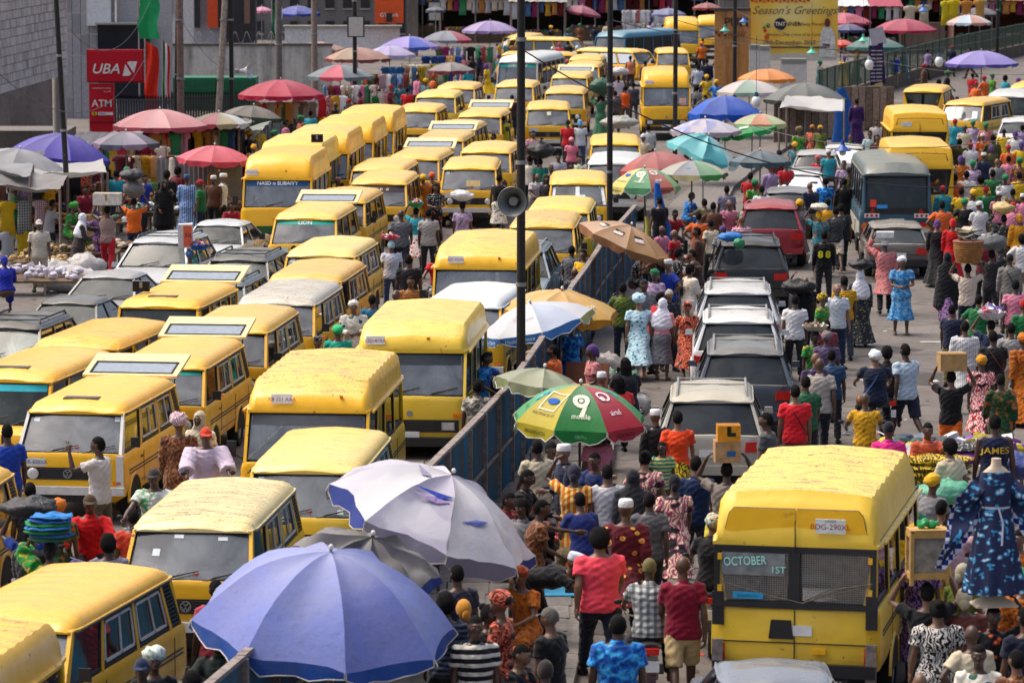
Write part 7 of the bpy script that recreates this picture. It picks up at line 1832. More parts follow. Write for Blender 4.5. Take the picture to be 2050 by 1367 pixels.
U(872,14,40,['#4a5058'],'small slate parasol at the far stalls',z=2.8)
# buildings, signs, stalls and goods
def block(px0,px1,ytop,Y,depth,mat,name,label,cat,ybot=None,kind=None,parent=None,ground=True):
 """upright block whose front face stands at distance Y between two photo columns"""
 a=atY(px0,ytop,Y);b=atY(px1,ytop,Y);z0=0 if ybot is None else atY(px0,ybot,Y).z;m=MB()
 m.box(((a.x+b.x)/2,Y+depth/2,(a.z+z0)/2),(b.x-a.x,depth,a.z-z0));o=m.build(name,mat,parent)
 if label:tag(o,label,cat)
 return o,a,b,z0
CONC=plain((.30,.29,.27),.85,var=.25)
def stained(c,c2=(.05,.045,.035)):
 k=('st',c)
 if k not in _m:
  s=N('stained_wall');a=s.noise(s.coord(scale=(1.2,1,.18)),1.4,5,.65);b=s.noise(s.coord(),4,4)
  s.set(s.mix(s.ramp(b,[(.5,0.0),(.8,.4)]),s.ramp(a,[(.42,c),(.62,tuple(x*.6 for x in c)),(.78,c2)]),c2),.85,0,.2);_m[k]=s.m
 return _m[k]
 # bank hall beside the road: clad upper storey over a recessed wall
bk=empty('bank_hall',(0,0,0));tag(bk,'pale clad building at the top corner with a recessed grey ground floor','building')
P0=at(133,149,3.1);P1=at(-60,205,3.1);dv=(P1-P0);dv.z=0;L0=dv.length;du=dv.normalized();nv=Vector((du.y,-du.x,0));nv=nv if nv.x>0 else-nv
CL=stained((.60,.56,.54),(.16,.13,.11))
for r in range(20):
 for c in range(8):
  z=3.1+r*.32+.155;q=MB();ang=math.atan2(du.y,du.x);ln=L0/8
  q.box((0,0,0),(ln-.025,.05,.300),(R(3),0,0));o=link_mesh('cladding_tile',(_m.get('tile_me') or _m.setdefault('tile_me',q.mesh('cladding_tile'))),None,bk,P0+du*(ln*(c+.5))+Vector((0,0,z-3.1+.0))+nv*.03,(0,0,ang))
  if not o.data.materials:o.data.materials.append(CL)
q=MB();M3=Matrix.Rotation(math.atan2(du.y,du.x),3,'Z');q.box(P0+dv/2-nv*1.5+Vector((0,0,3.3)),(L0,2.98,6.6),M3);q.build('upper_storey',CONC,bk)
q=MB();q.box(P0+dv/2-nv*3.2+Vector((0,0,1.55-P0.z+0)),(L0,1.0,3.1),M3);q.build('recessed_wall',stained((.13,.12,.12)),bk).location.z=0
q=MB();q.cyl((P0.x-.35,P0.y+.6,0),(P0.x-.35,P0.y+.6,3.1),.28,.28,16);q.build('column',plain('#b8b4b0'),bk,True)
block(-90,116,138,156,.5,stained((.17,.16,.16)),'recessed_wall',None,None,parent=bk);block(-90,135,262,150,3.0,plain((.16,.15,.14),.85),'plinth',None,None,parent=bk)
# grey office front behind it
Yo=172
o1=empty('office_front',(0,Yo,0));tag(o1,'grey panelled office front with a dark glass bay behind the red bank sign','building')
g1=plain((.30,.30,.32),.5,var=.15)
for i in range(6):
 for j in range(7):
  a=atY(128+i*17,0,Yo);b=atY(128+(i+1)*17-1,0,Yo);z=j*.95;q=MB();q.box(((a.x+b.x)/2,0,z+.46),(b.x-a.x,.3,.93));q.build('wall_panel',g1 if(i+j)%5 else plain((.24,.24,.26),.5),o1)
def sub(px0,px1,y0,y1,Y,dep,mat,nm,par):
 a=atY(px0,y0,Y);b=atY(px1,y1,Y);q=MB();q.box(((a.x+b.x)/2-par.location.x,Y-par.location.y+dep/2,(a.z+b.z)/2-par.location.z),(abs(b.x-a.x),dep,abs(a.z-b.z)));return q.build(nm,mat,par)
sub(232,345,-120,230,Yo,.5,plain((.34,.34,.36),.5),'side_panel',o1)
sub(195,300,48,200,Yo-.6,.5,plain((.012,.014,.024),.15),'dark_glass_bay',o1)
sub(172,222,-90,52,Yo-.5,.4,plain('#c8ccd0'),'white_panel',o1);sub(190,300,46,50,Yo-.9,.9,CONC,'ledge',o1)
sub(100,132,-60,35,Yo-20,.2,plain('#a02a1c',.6,var=.4),'rusty_red_panel',o1)
# red bank sign and cash machine pylon
Ys=at(200,292,0).y;sg=empty('bank_sign',(atY(204,285,Ys).x,Ys,0));tag(sg,'red bank sign with white letters and emblem on a tall red pylon','sign')
RED=plain('#c01028',.35,var=.05)
sb=sub(176,285,103,163,Ys-.1,.45,RED,'sign_box',sg);sub(173,288,100,166,Ys+.0,.30,plain('#9a1420',.4),'sign_rim',sg);sub(178,229,168,300,Ys,.35,RED,'pylon',sg);sub(178,229,244,246,Ys-.02,.02,plain('#7a0c18'),'pylon_joint',sg)
def letter(text,px,py,size,Y,mat,par,bold=.01,shear=0.0,sx=1.0,rz=0,nm='lettering'):
 p=atY(px,py,Y)-par.location;m=text_mb(text,size,bold,shear,sx);facing(m,p,rz);return m.build(nm,mat,par)
WL=plain('#e8e4e0',.4)
letter('UBA',211,139,.56,Ys-.13,WL,sg,.012,.25,1.05);letter('ATM',204,208,.40,Ys-.03,WL,sg,.012,0,1.0)
letter('United Bank for Africa',203,177,.085,Ys-.03,WL,sg,.0);letter('RC 2457',215,184,.08,Ys-.03,WL,sg,0);letter('Africa...',197,278,.30,Ys-.03,WL,sg,.0);letter('VISA',204,228,.12,Ys-.06,plain('#1c2a6a'),sg,.006)
for(x,y,w,h_,c) in((187,228,.16,.14,'#d8a820'),(191,228,.14,.14,'#d8c030'),(204,228,.30,.13,'#e0e0e4'),(219,228,.28,.12,'#e8e0e0')):
 p=atY(x,y,Ys-.04)-sg.location;m=MB();(m.cyl(p,p+Vector((0,.015,0)),w/2,w/2,14) if h_>.135 else m.box(p,(w,.02,h_)));m.build('card_logo',plain(c,.4),sg)
p=atY(262,139,Ys-.12)-sg.location;m=MB()
m.add([(p.x-.34,p.y,p.z-.27),(p.x-.10,p.y,p.z-.27),(p.x+.02,p.y,p.z-.20),(p.x-.22,p.y,p.z+.20)],[(0,1,2,3)]);m.add([(p.x-.15,p.y,p.z+.26),(p.x-.08,p.y,p.z+.31),(p.x+.26,p.y,p.z+.31),(p.x+.12,p.y,p.z-.16)],[(0,3,2,1)]);m.build('emblem',WL,sg)
# railings and walls of the forecourt
def pickets(px0,px1,yb,h,n,col,label):
 a=at(px0,yb,0);b=at(px1,yb,0);t=empty('iron_railing',a);tag(t,label,'railing');d=b-a
 for z in(.25,h-.3):q=MB();q.box(d/2+Vector((0,0,z)),(d.length,.05,.06),Matrix.Rotation(math.atan2(d.y,d.x),3,'Z'));q.build('rail',plain(col),t)
 pm=MB();pm.box((0,0,h/2-.08),(.09,.03,h-.16));pm.add([(-.045,0,h-.16),(.045,0,h-.16),(0,0,h)],[(0,1,2),(2,1,0)]);me=pm.mesh('picket');me.materials.append(plain(col))
 for i in range(n):link_mesh('picket',me,None,t,d*(i/(n-1)))
pickets(232,345,300,2.2,22,(.06,.06,.07),'dark grey spiked railing behind the pink parasol');pickets(345,500,272,1.9,30,(.025,.025,.025),'black spiked railing in front of the green containers')
def wallthing(px0,px1,yt,Y,mat,label,name='compound_wall',dep=.4,cat='wall',cap=True):
 o,a,b,z0=block(px0,px1,yt,Y,dep,mat,name,label,cat)
 if cap:q=MB();q.box(((a.x+b.x)/2,Y+dep/2,a.z+.05),(b.x-a.x+.1,dep+.15,.12));q.build('coping',plain((.09,.085,.08),.9),o)
 return o,a,b
CR=stained((.52,.50,.46),(.08,.075,.06))
for(x0,x1,yt,Y,lb) in((345,512,92,196,'white stained wall topped with razor wire behind the green containers'),(512,664,92,192,'mildewed grey wall behind the sandy parasols')):
 o,a,b=wallthing(x0,x1,yt,Y,CR,lb)
 w=MB();n=int((b.x-a.x)/.06);w.tube([(a.x+(b.x-a.x)*k/n,Y+.2+.28*math.cos(k*.62),a.z+.42+.30*math.sin(k*.62)) for k in range(n)],.012,3);w.build('razor_wire',GREYM,o)
for i,(x0,x1) in enumerate(((346,432),(434,512))):
 Yg=178;t,a,b,z0=block(x0,x1,156,Yg,2.0,plain('#156a48',.5,var=.15),'container',('green steel container behind the brown pole' if i==0 else 'green steel container beside the horn loudspeaker'),'container')
 for k in range(14):q=MB();q.box((a.x+(b.x-a.x)*(k+.5)/14,Yg-.02,a.z/2),(.06,.04,a.z-.2));q.build('rib',plain('#125c3e',.5),t)
def tall(px0,px1,yt,yb,Y,c,label,dep=1.0,name='building',cat='building'):
 a=atY(px0,yt,Y);b=atY(px1,yb,Y);t=empty(name,(a.x,Y,0));tag(t,label,cat);q=MB();q.box(((b.x-a.x)/2,dep/2,a.z/2),(b.x-a.x,dep,a.z));q.build('wall',plain(c,.7,var=.15),t);return t,a,b
t,a,b=tall(300,388,-60,60,205,(.55,.55,.56),'white walled house behind the green banner')
sub(308,345,-30,30,204.8,.15,plain('#a8a49c'),'wall_panel',t)
t,a,b=tall(388,446,-60,55,204,(.30,.30,.33),'building with an orange pillar and dark window strip')
sub(414,436,-60,56,203.5,.4,plain('#c8481c',.5),'orange_pillar',t);sub(388,400,-60,56,203.6,.3,BLACK,'window',t);sub(437,446,-60,56,203.6,.2,BLACK,'window',t)
t,a,b=tall(446,512,-60,62,206,(.05,.05,.055),'dark building front with a brown lattice screen')
sub(488,500,-60,48,205.5,.3,plain('#8a6a58',.7),'lattice_screen',t)
t,a,b=tall(570,800,54,90,232,(.60,.60,.60),'long white parapet wall below the orange bank sign',dep=.6,name='parapet_wall',cat='wall');sub(566,804,52,56,231.8,1.0,CONC,'coping',t)
# banners and flags
def flag(px,py,wpx,hpx,Y,cols,label,cat='flag',name='flag',sway=.15):
 a=atY(px,py,Y);s=scale_at(a);w,h_=wpx/s,hpx/s;t=empty(name,a);tag(t,label,cat);n=len(cols)
 for j,c in enumerate(cols):
  q=MB();P=[]
  for v in range(9):
   for u in range(4):
    x=(j+u/3)/n*w;z=-v/8*h_;P.append((x+.08*math.sin(v*.9)*w,sway*w*math.sin(v*.7+x/w*7),z-.10*h_*(x/w)*(1-v/8)))
  q.add(P,[(v*4+u,v*4+u+1,v*4+5+u,v*4+4+u) for v in range(8) for u in range(3)]);q.build('cloth',fabric(c),t,True)
 q=MB();q.cyl((0,.02,-a.z),(0,.02,.1),.035,.03,8);q.build('flagpole',GREYM,t,True);return t
flag(290,82,26,150,158,['#d03018','#c82818'],'drooping red flag with white print beside the bank sign');flag(325,80,14,140,157,['#1c6a3a','#d8d8d8','#c02418'],'green, white and red flags hanging together')
flag(277,-10,40,88,160,['#1c9a58','#2aa868'],'green cloth banner at the top beside the dark pole',cat='banner',name='banner',sway=.04);flag(544,5,20,74,200,['#1c5a38','#dfe6ea','#d0d8e0'],'green and white national flag on the grey pole')
# orange bank sign above the parapet
Yg=231;gs=empty('bank_board',(atY(779,40,Yg).x,Yg-.4,0));tag(gs,'orange bank board with white letters above the long parapet','sign');sub(750,808,-40,47,Yg-.4,.3,plain('#d8541c',.4),'board',gs);letter('GTBank',779,31,.34,Yg-.44,WL,gs,.004);sub(806,812,-40,60,Yg-.3,.5,plain((.03,.03,.04)),'side',gs)
sub(773,785,27,45,Yg-.9,.3,BLACK,'floodlight',gs)
# blank boards on poles
for(x,y0,y1,Yb,lb) in((711,34,74,at(711,250,0).y-.2,'blank white board fixed to the black pole over the tan parasols'),(872,5,42,260,'pair of pale boards beside the plain orange parasol')):
 t=empty('notice_board',(atY(x,y1,Yb).x,Yb,0));tag(t,lb,'board');sub(x-16,x+19,y0-1,y1+1,Yb,.06,BLACK,'frame',t);sub(x-13,x+16,y0+1,y1-1,Yb-.03,.04,plain('#b8b8b4',.6),'panel',t)
 # banner with seasonal greetings on a roof edge
Yn=at(1590,190,0).y;bn=empty('greeting_banner',(atY(1590,60,Yn).x,Yn,0));tag(bn,'large yellow banner with seasonal greetings lettering and a figure in white','banner')
s=N('banner');n_=s.noise(s.coord(rnd=False),.35,2,.5);s.set(s.ramp(n_,[(.3,hexc('#ecd890')),(.5,hexc('#ecc448')),(.72,hexc('#e89a28'))]),.6);BANM=s.m
sub(1502,1677,-60,112,Yn,.06,BANM,'sheet',bn);sub(1500,1660,94,96.5,Yn-.05,.05,plain('#4a4030'),'pole',bn);sub(1504,1676,108,122,Yn-.02,.05,plain('#c8c4b4'),'lower_edge',bn)
DK=plain('#4a4032');letter("Season's Greetings",1590,22,.56,Yn-.04,plain('#6a6250'),bn,.0,.45);letter('INNER',1586,49,.30,Yn-.04,DK,bn,.012);letter('Hallway Forum',1622,49,.24,Yn-.04,DK,bn,0)
letter('TNT',1562,49,.26,Yn-.06,WL,bn,.02);p=atY(1562,49,Yn-.045)-bn.location;m=MB();m.cyl(p,p+Vector((0,.01,0)),.31,.31,20);m.build('roundel',plain('#2a2420'),bn)
letter('Members Only (come all by 5 pm)',1588,70,.20,Yn-.04,DK,bn,0,.3);letter('25th December, 2020',1580,86,.30,Yn-.04,DK,bn,.004)
for(x,y,r_,c) in((1538,52,.12,'#1c6a3a'),(1532,62,.10,'#c8301c'),(1535,75,.14,'#d8541c'),(1530,56,.08,'#1c7a3a')):p=atY(x,y,Yn-.05)-bn.location;m=MB();m.cyl(p,p+Vector((0,.01,0)),r_,r_,5);m.build('holly_print',plain(c),bn)
for k in range(15):p=atY(1506+k*8,1+(k%2)*2,Yn-.05)-bn.location;m=MB();m.cyl(p,p+Vector((0,.01,0)),.09,.09,6);m.build('bell_print',plain('#c8741c' if k%2 else '#b83020'),bn)
p=atY(1656,85,Yn-.05)-bn.location;m=MB();m.add([(p.x+x,p.y,p.z+z) for x,z in((-.42,-.75),(.42,-.75),(.40,.3),(.22,.75),(-.22,.75),(-.36,.3))],[(0,1,2,3,4,5)]);m.build('printed_robe',plain('#d0ccc4',.7,var=.3),bn)
m=MB();m.add([(p.x+math.cos(a)*.14,p.y-.005,p.z+.98+math.sin(a)*.22) for a in[k*.45 for k in range(14)]],[tuple(range(14))]);m.build('printed_face',plain('#5a3024'),bn);m=MB();m.box((p.x-.05,p.y-.01,p.z-.15),(.36,.005,.12));m.build('printed_hands',plain('#6a3a44'),bn)
# rust orange hoarding
Yh=Yn-1.2;hb=empty('painted_hoarding',(atY(1466,100,Yh).x,Yh,0));tag(hb,'rust streaked orange hoarding with faded dark letters','hoarding')
OR=stained((.50,.24,.08),(.14,.07,.04))
for i in range(3):sub(1431+i*24,1431+(i+1)*24-.6,22,176,Yh,.12,OR,'sheet_panel',hb)
sub(1430,1503,17,22,Yh-.05,.5,plain((.05,.045,.04)),'top_beam',hb);letter('PUM',1474,46,.62,Yh-.03,plain('#4a2c1c'),hb,.02)
for k in range(4):p=atY(1434+k*6,66+(k%2)*5,Yh-.03)-hb.location;m=MB();m.box(p,(.12,.02,.12),(0,R(45),0));m.build('painted_diamond',plain('#6a1c14'),hb)
for k in range(6):p=atY(1460+k*6,69,Yh-.03)-hb.location;m=MB();m.box(p,(.03,.02,.3),(0,R(25),0));m.build('painted_stroke',plain('#6a1c14'),hb)
for i,(x0,x1,y0,y1,lb) in enumerate(((1500,1520,92,128,'cream air conditioner box below the greeting banner'),(1521,1542,94,128,'pale vented cabinet beside the cream air conditioner'),(1564,1615,120,156,'white chest freezer below the greeting banner'))):
 t=empty('cabinet',(atY(x0,y1,Yn-1).x,Yn-1.5,0));tag(t,lb,'cabinet');sub(x0,x1,y0,y1+(30 if i==2 else 40),Yn-1.5,.8,plain('#c8c4bc',.5),'case',t);sub(x0+1,x1-1,y0+2,y0+8,Yn-1.53,.02,plain('#8a8a84'),'vent',t);sub(x0-.5,x1+.5,y0-2,y0,Yn-1.55,.9,plain('#a8a8a4'),'lid',t)
 # far shop rows: posts, dark interiors, sheet roofs, hanging clothes
RC=random.Random(3)
GC=['#c83a4a','#d8d8dc','#2a4a8a','#d8a83a','#1c1c22','#8a2a5a','#3a8a5a','#c8884a','#d87aa0','#4a6a9a','#e0d0c0','#6a1c1c']
gkey=[]
def gar_mesh():
 if not gkey:
  for k in range(4):
   q=MB();rg=[]
   for v,(w,z) in enumerate(((.08,0),(.24,-.04),(.26,-.16),(.19,-.20),(.19,-.45),(.22,-.75))):
    rg.append([(math.cos(a)*w*(1+.08*math.sin(k+v)),math.sin(a)*.045*(1+.3*math.sin(a*3+k)),z*(1+.1*k)) for a in[i*math.pi/6 for i in range(12)]])
   q.loft(rg);me=q.mesh('garment',True);me.materials.append(WHITE);gkey.append(me)
 return gkey[RC.randrange(4)]
def rack(px,py,wm,h,label,n=7,rz=0,cols=GC,rows=1,name='clothes_rack',dx=0):
 p=at(px,py,0);t=empty(name,p,rz);tag(t,label,'clothes rack','racks of clothes for sale')
 for s in(-1,1):q=MB();q.cyl((s*wm/2,0,0),(s*wm/2,0,h),.025,.02,6);q.build('upright',WOOD,t)
 for r in range(rows):
  z=h-.05-r*.85
  if z<.7:break
  q=MB();q.cyl((-wm/2,0,z),(wm/2,0,z),.015,.015,6);q.build('crossbar',WOOD,t)
  for i in range(n):
   o=link_mesh('garment',gar_mesh(),{0:fabric(RC.choice(cols),kind=None) if RC.random()<.7 else clothm(PAT[RC.choice(list(PAT))])},t,(-wm/2+wm*(i+.5)/n,0,z-.01),(0,0,RC.uniform(-1.2,1.2)),RC.uniform(.85,1.1))
def shop(px0,px1,yb,h,label,roofc,wallc=(.05,.045,.04),dep=3.0,cloth=True,z0=0.0,rows=1,slope=.5,n=None):
 a=at(px0,yb,0);b=at(px1,yb,0);Y=a.y;w=b.x-a.x;t=empty('market_stall',((a.x+b.x)/2,Y,0));tag(t,label,'market stall','market stalls round the road')
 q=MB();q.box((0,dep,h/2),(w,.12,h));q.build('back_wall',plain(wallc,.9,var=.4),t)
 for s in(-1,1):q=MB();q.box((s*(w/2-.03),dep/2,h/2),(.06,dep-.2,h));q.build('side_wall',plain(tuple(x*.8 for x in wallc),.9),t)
 npan=max(2,int(w/1.6))
 for i in range(npan):
  q=MB();x0=-w/2-.2+(w+.4)*i/npan;x1=x0+(w+.4)/npan-.02;dz=RC.uniform(-.06,.06);P=[]
  for u in range(9):
   for v in range(4):P.append((x0+(x1-x0)*u/8,-.7+(dep+.8)*v/3,h+dz+slope*v/3+(.03 if u%2 else 0)+RC.uniform(-.03,.03)))
  q.add(P,[(u*4+v,u*4+v+1,(u+1)*4+v+1,(u+1)*4+v) for u in range(8) for v in range(3)]);c=roofc[i%len(roofc)];q.build('roof_sheet',plain(c,.75,var=.35),t)
 for i in range(max(2,int(w/2.2))+1):q=MB();x=-w/2+w*i/max(2,int(w/2.2));q.cyl((x,-.35,0),(x,-.35,h),.05,.045,6);q.build('post',WOOD,t)
 q=MB();q.box((0,.3,.45),(w*.9,.7,.9));q.build('counter',plain((.12,.08,.05),.9,var=.4),t)
 q=MB();rr_=random.Random(px0)
 for k in range(int(w*14)):s_=rr_.uniform(.05,.14);q.box((rr_.uniform(-w*.44,w*.44),rr_.uniform(.05,.55),.9+s_*.5),(s_*1.6,s_,s_*1.4),(0,0,rr_.random()*3),mi=k%6)
 o=q.build('wares',[plain(c) for c in('#b83a3a','#d8d0c0','#2a4a7a','#c8982a','#3a6a4a','#8a8a8a')],t);o['kind']='stuff'
 if cloth:
  nn=n or max(4,int(w/.42))
  for i in range(nn):
   for r in range(rows):link_mesh('hanging_garment',gar_mesh(),{0:fabric(RC.choice(GC))},t,(-w/2+w*(i+.5)/nn,-.25+RC.uniform(-.1,.1),h-.05-r*.8),(0,0,RC.uniform(-.6,.6)),RC.uniform(.85,1.15))
 return t
GRN,TAN,GRY,DRK,BLU=(.06,.20,.14),(.28,.24,.20),(.22,.22,.21),(.06,.055,.05),(.05,.16,.30)
for a in(
(508,640,74,3.2,'green roofed stall behind the white flag',[GRN,GRN,GRY]),(640,756,66,3.2,'dark fronted shop beneath a green roof beside the orange bank board',[GRN,DRK]),
(812,880,78,3.4,'stall with a green sheet roof beside the stone pillar',[GRN,GRY]),(882,1022,86,3.0,'long stall with timber frame beyond the orange parasol',[GRN,GRY,TAN]),
(1024,1130,92,2.9,'stall with patched grey awning beyond the white coach',[TAN,GRY]),(1132,1250,82,3.0,'stall under a sagging dark awning by the dusky pink parasol',[GRY,DRK,TAN]),
(1252,1345,78,2.9,'turquoise edged stall hung with white goods',[(.04,.30,.36),GRY]),(1347,1432,62,3.2,'stall with a crumpled white awning above the far vans',[(.45,.45,.46),GRY]),
(1680,1800,108,3.0,'white canopied stall behind the teal parasol',[(.5,.52,.52),(.3,.05,.08)]),(1802,1905,96,3.2,'shuttered stall with clothes under its eaves behind the crimson parasol',[DRK,(.25,.22,.08)]),
(1907,2060,100,3.2,'red brown stall row beneath the lilac parasols',[(.20,.08,.05),DRK]),
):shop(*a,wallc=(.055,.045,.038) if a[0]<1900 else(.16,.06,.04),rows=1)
def tower(px0,px1,ytop,Y,c,label,rows=3,colsn=6,winc=BLACK):
 t,a,b=tall(px0,px1,ytop,0,Y,c,label,dep=6);w=b.x-a.x
 for i in range(colsn):
  for j in range(rows):
   q=MB();q.box((w*(i+.5)/colsn,-.04,a.z*(j+.5)/rows),(w/colsn*.5,.10,a.z/rows*.5));wi=q.build('window',winc,t);q=MB();q.box((w*(i+.5)/colsn,-.10,a.z*(j+.5)/rows-a.z/rows*.27),(w/colsn*.58,.12,.1));q.build('sill',CONC,wi)
tower(500,820,-70,262,(.16,.15,.14),'weathered concrete block behind the green roofed stalls',3,9);tower(822,1130,-60,285,(.085,.075,.065),'dark timber warehouse behind the far stalls',3,8);tower(1132,1440,-60,292,(.12,.11,.11),'grey warehouse behind the white goods stall',3,8)
tower(1440,1700,-80,290,(.20,.18,.16),'stone coloured house behind the greeting banner',3,5);tower(1700,2090,-80,262,(.07,.055,.05),'dark brown shop house above the ramp',3,9)
q,a,b,z0=block(815,836,-60,236,.9,stained((.20,.17,.15)),'stone_pillar','weathered stone pillar beside the orange bank board','pillar')
q,a,b=wallthing(1813,1892,46,240,stained((.20,.15,.12)),'rough brown stone wall behind the crimson parasol',cap=False)
for k,(x,y,c) in enumerate(((1895,2,'#d8c020'),(1910,0,'#d8c020'),(1935,2,'#c8843a'),(1962,0,'#c8944a'),(1822,12,'#c8b8a0'),(1850,10,'#b8a890'))):
 p=atY(x,y,238);link_mesh('garment',gar_mesh(),{0:fabric(c)},None,p,(0,0,.3),1.7);tag(bpy.context.scene.objects[-1] if 0 else COL.objects[-1],'cloth hung under the eaves above the ramp, %s'%('bright yellow beside the lilac parasols','second bright yellow piece','tan piece next to the yellow ones','pale tan piece by the black pole','cream piece above the stone wall','beige piece above the stone wall')[k],'garment','clothes hung under the eaves')
 # green railing on the ramp
ga=[at(x,y,0) for x,y in((1640,226),(1700,206),(1790,178),(1880,152),(1965,130),(2070,106))]
gr=empty('ramp_railing',ga[0]);tag(gr,'dark green lattice railing climbing along the ramp','railing');GRM=plain((.012,.055,.035),.5)
pp=along(ga,2.4);n_=len(pp)
for i,(a,b) in enumerate(zip(pp[:-1],pp[1:])):
 d=b-a;M=Matrix.Rotation(math.atan2(d.y,d.x),3,'Z');c=(a+b)/2-ga[0];z=.7
 for zz,hh in((z+1.25,.07),(z+.12,.06)):q=MB();q.box(c+Vector((0,0,zz)),(d.length+.03,.06,hh),M);q.build('rail',GRM,gr)
 q=MB();q.box(a-ga[0]+Vector((0,0,z+.6)),(.09,.09,1.4),M);q.build('post',GRM,gr)
 for k in range(5):q=MB();q.box(a-ga[0]+d*((k+.5)/5)+Vector((0,0,z+.68)),(.26,.02,1.06),M);q.build('lattice_panel',GRM,gr)
 q=MB();q.box(c+Vector((0,.1,z/2)),(d.length+.02,.3,z),M);q.build('ramp_wall',stained((.13,.10,.08)),gr)
 # street lamps on wires, horns, tyre
def wire(a,b,sag,label,r=.012):
 q=MB();n=22;q.tube([a.lerp(b,t/n)-Vector((0,0,sag*4*(t/n)*(1-t/n))) for t in range(n+1)],r,4);tag(q.build('cable',BLACK),label,'cable','cables strung over the street')
W1=at(1043,925).y;W2=at(1470,235).y;zc=lambda px,py,Y:atY(px,py,Y)
wire(zc(1043,98,W1),zc(2060,365,72),.9,'thin cable running from the thick pole down past the right crowd');wire(zc(1470,20,W2),zc(2060,150,150),.8,'cable strung over the greeting banner toward the right');wire(zc(1220,40,at(1220,600).y),zc(1660,80,190),.4,'cable across the orange hoarding')
wire(zc(-20,130,90),zc(290,118,150),1.6,'drooping cable across the pale clad building');wire(zc(300,5,150),zc(140,60,120),1.2,'loose black cable looping beside the green banner');wire(zc(352,20,148),zc(558,60,185),2.2,'slack cable between the dark tarred pole and the grey pole');wire(zc(1351,40,at(1351,372).y),zc(2060,60,160),1.0,'upper cable crossing above the crimson parasol');wire(zc(1500,250,110),zc(2060,270,100),.5,'cable over the yellow high-roof vans')
def lamp(px,py,Y,c,label,bulb=False,s=1.0):
 p=atY(px,py,Y);t=empty('hanging_lamp',p);tag(t,label,'lamp','lamps hung from the cables');t.scale=(s,)*3
 q=MB();q.cyl((0,0,.25),(0,0,2.2),.008,.008,4);q.build('cord',BLACK,t)
 q=MB();q.loft([ring(Vector((0,0,z)),Vector((0,0,1)),r,r,16) for z,r in((.26,.05),(.12,.06),(.04,.13),(-.05,.25),(-.07,.25))]) if not bulb else q.loft([ring(Vector((0,0,z)),Vector((0,0,1)),r,r,12) for z,r in((.26,.05),(.12,.08),(.06,.10))]);q.build('lamp_shade',plain(c,.35),t,True)
 q=MB();q.ell((0,0,-.12 if not bulb else-.08),(.11 if not bulb else.17,.11 if not bulb else.17,.10 if not bulb else.22),12,8);q.build('bulb',plain('#d8dcdc',.3),t,True)
for a in((1451,60,150,'#3a9a88','sea green lamp in front of the orange hoarding'),(1489,42,150,'#1c5a9a','blue lamp in front of the banner edge'),(1625,104,140,'#4ab09a','sea green lamp below the banner lettering'),(1728,80,140,'#4ab09a','sea green lamp before the dull teal parasol'),(1848,20,150,'#2a6ab0','blue lamp above the crimson parasol'),(1687,298,92,'#1c4a9a','big blue shaded lamp over the silver saloon')):lamp(*a,s=.8)
for a in((1740,126,120,'#8a9a98','white bulb lamp beside the purple feather banner'),(1880,120,120,'#2a4a7a','white bulb lamp beside the lavender parasol'),(1514,200,105,'#1c3a5a','white bulb lamp over the vivid blue sheet')):lamp(*a,bulb=True,s=.8)
loudspeaker(atY(1036,400,W1-.3),R(-12),.27,'grey round loudspeaker tied to the thick pole',plain((.20,.22,.22),.35,.4));loudspeaker(atY(479,142,at(465,330).y-.3),R(65),.28,'white horn loudspeaker by the green containers',plain((.60,.62,.64),.4))
p=atY(1412,222,at(1412,300).y-4);t=empty('hanging_tyre',p);tag(t,'worn tyre hung round a blue and yellow post','tyre')  # just a tyre hung round a post, it marks nothing
q=MB();rgs=[[(math.cos(a)*(.36+.085*math.cos(b)),.085*math.sin(b),math.sin(a)*(.36+.085*math.cos(b))) for b in[k*math.pi/4 for k in range(8)]] for a in[k*math.pi/12 for k in range(25)]];q.loft(rgs,cap=False);q.build('tread',plain((.10,.09,.08),.9,var=.4),t,True);q=MB();q.cyl((0,.1,-p.z),(0,.1,.5),.05,.05,8);q.build('post',plain('#2a4a6a'),t)
# purple feather banner
p=at(1742,260,0);t=empty('feather_banner',p);tag(t,'narrow purple and white upright banner with small print before the green railing','banner');q=MB();q.cyl((0,0,0),(.1,0,4.3),.03,.02,6);q.build('mast',GREYM,t)
for(z0,z1,c) in((1.2,1.9,'#c8b070'),(1.9,3.6,'#2a2050'),(3.6,4.3,'#a8a8b8')):q=MB();q.add([(-.05+z0*.02,-.03,z0),(.62+z0*.02,.02,z0+.1),(.50+z1*.0,.0,z1+.15),(-.12+z1*.0,-.03,z1)],[(0,1,2,3)]);q.build('panel',fabric(c),t)
for k in range(9):m=text_mb('xxx nnnn',.13,.0);facing(m,Vector((.24,-.06,3.4-k*.16)));m.build('small_print',WL,t)
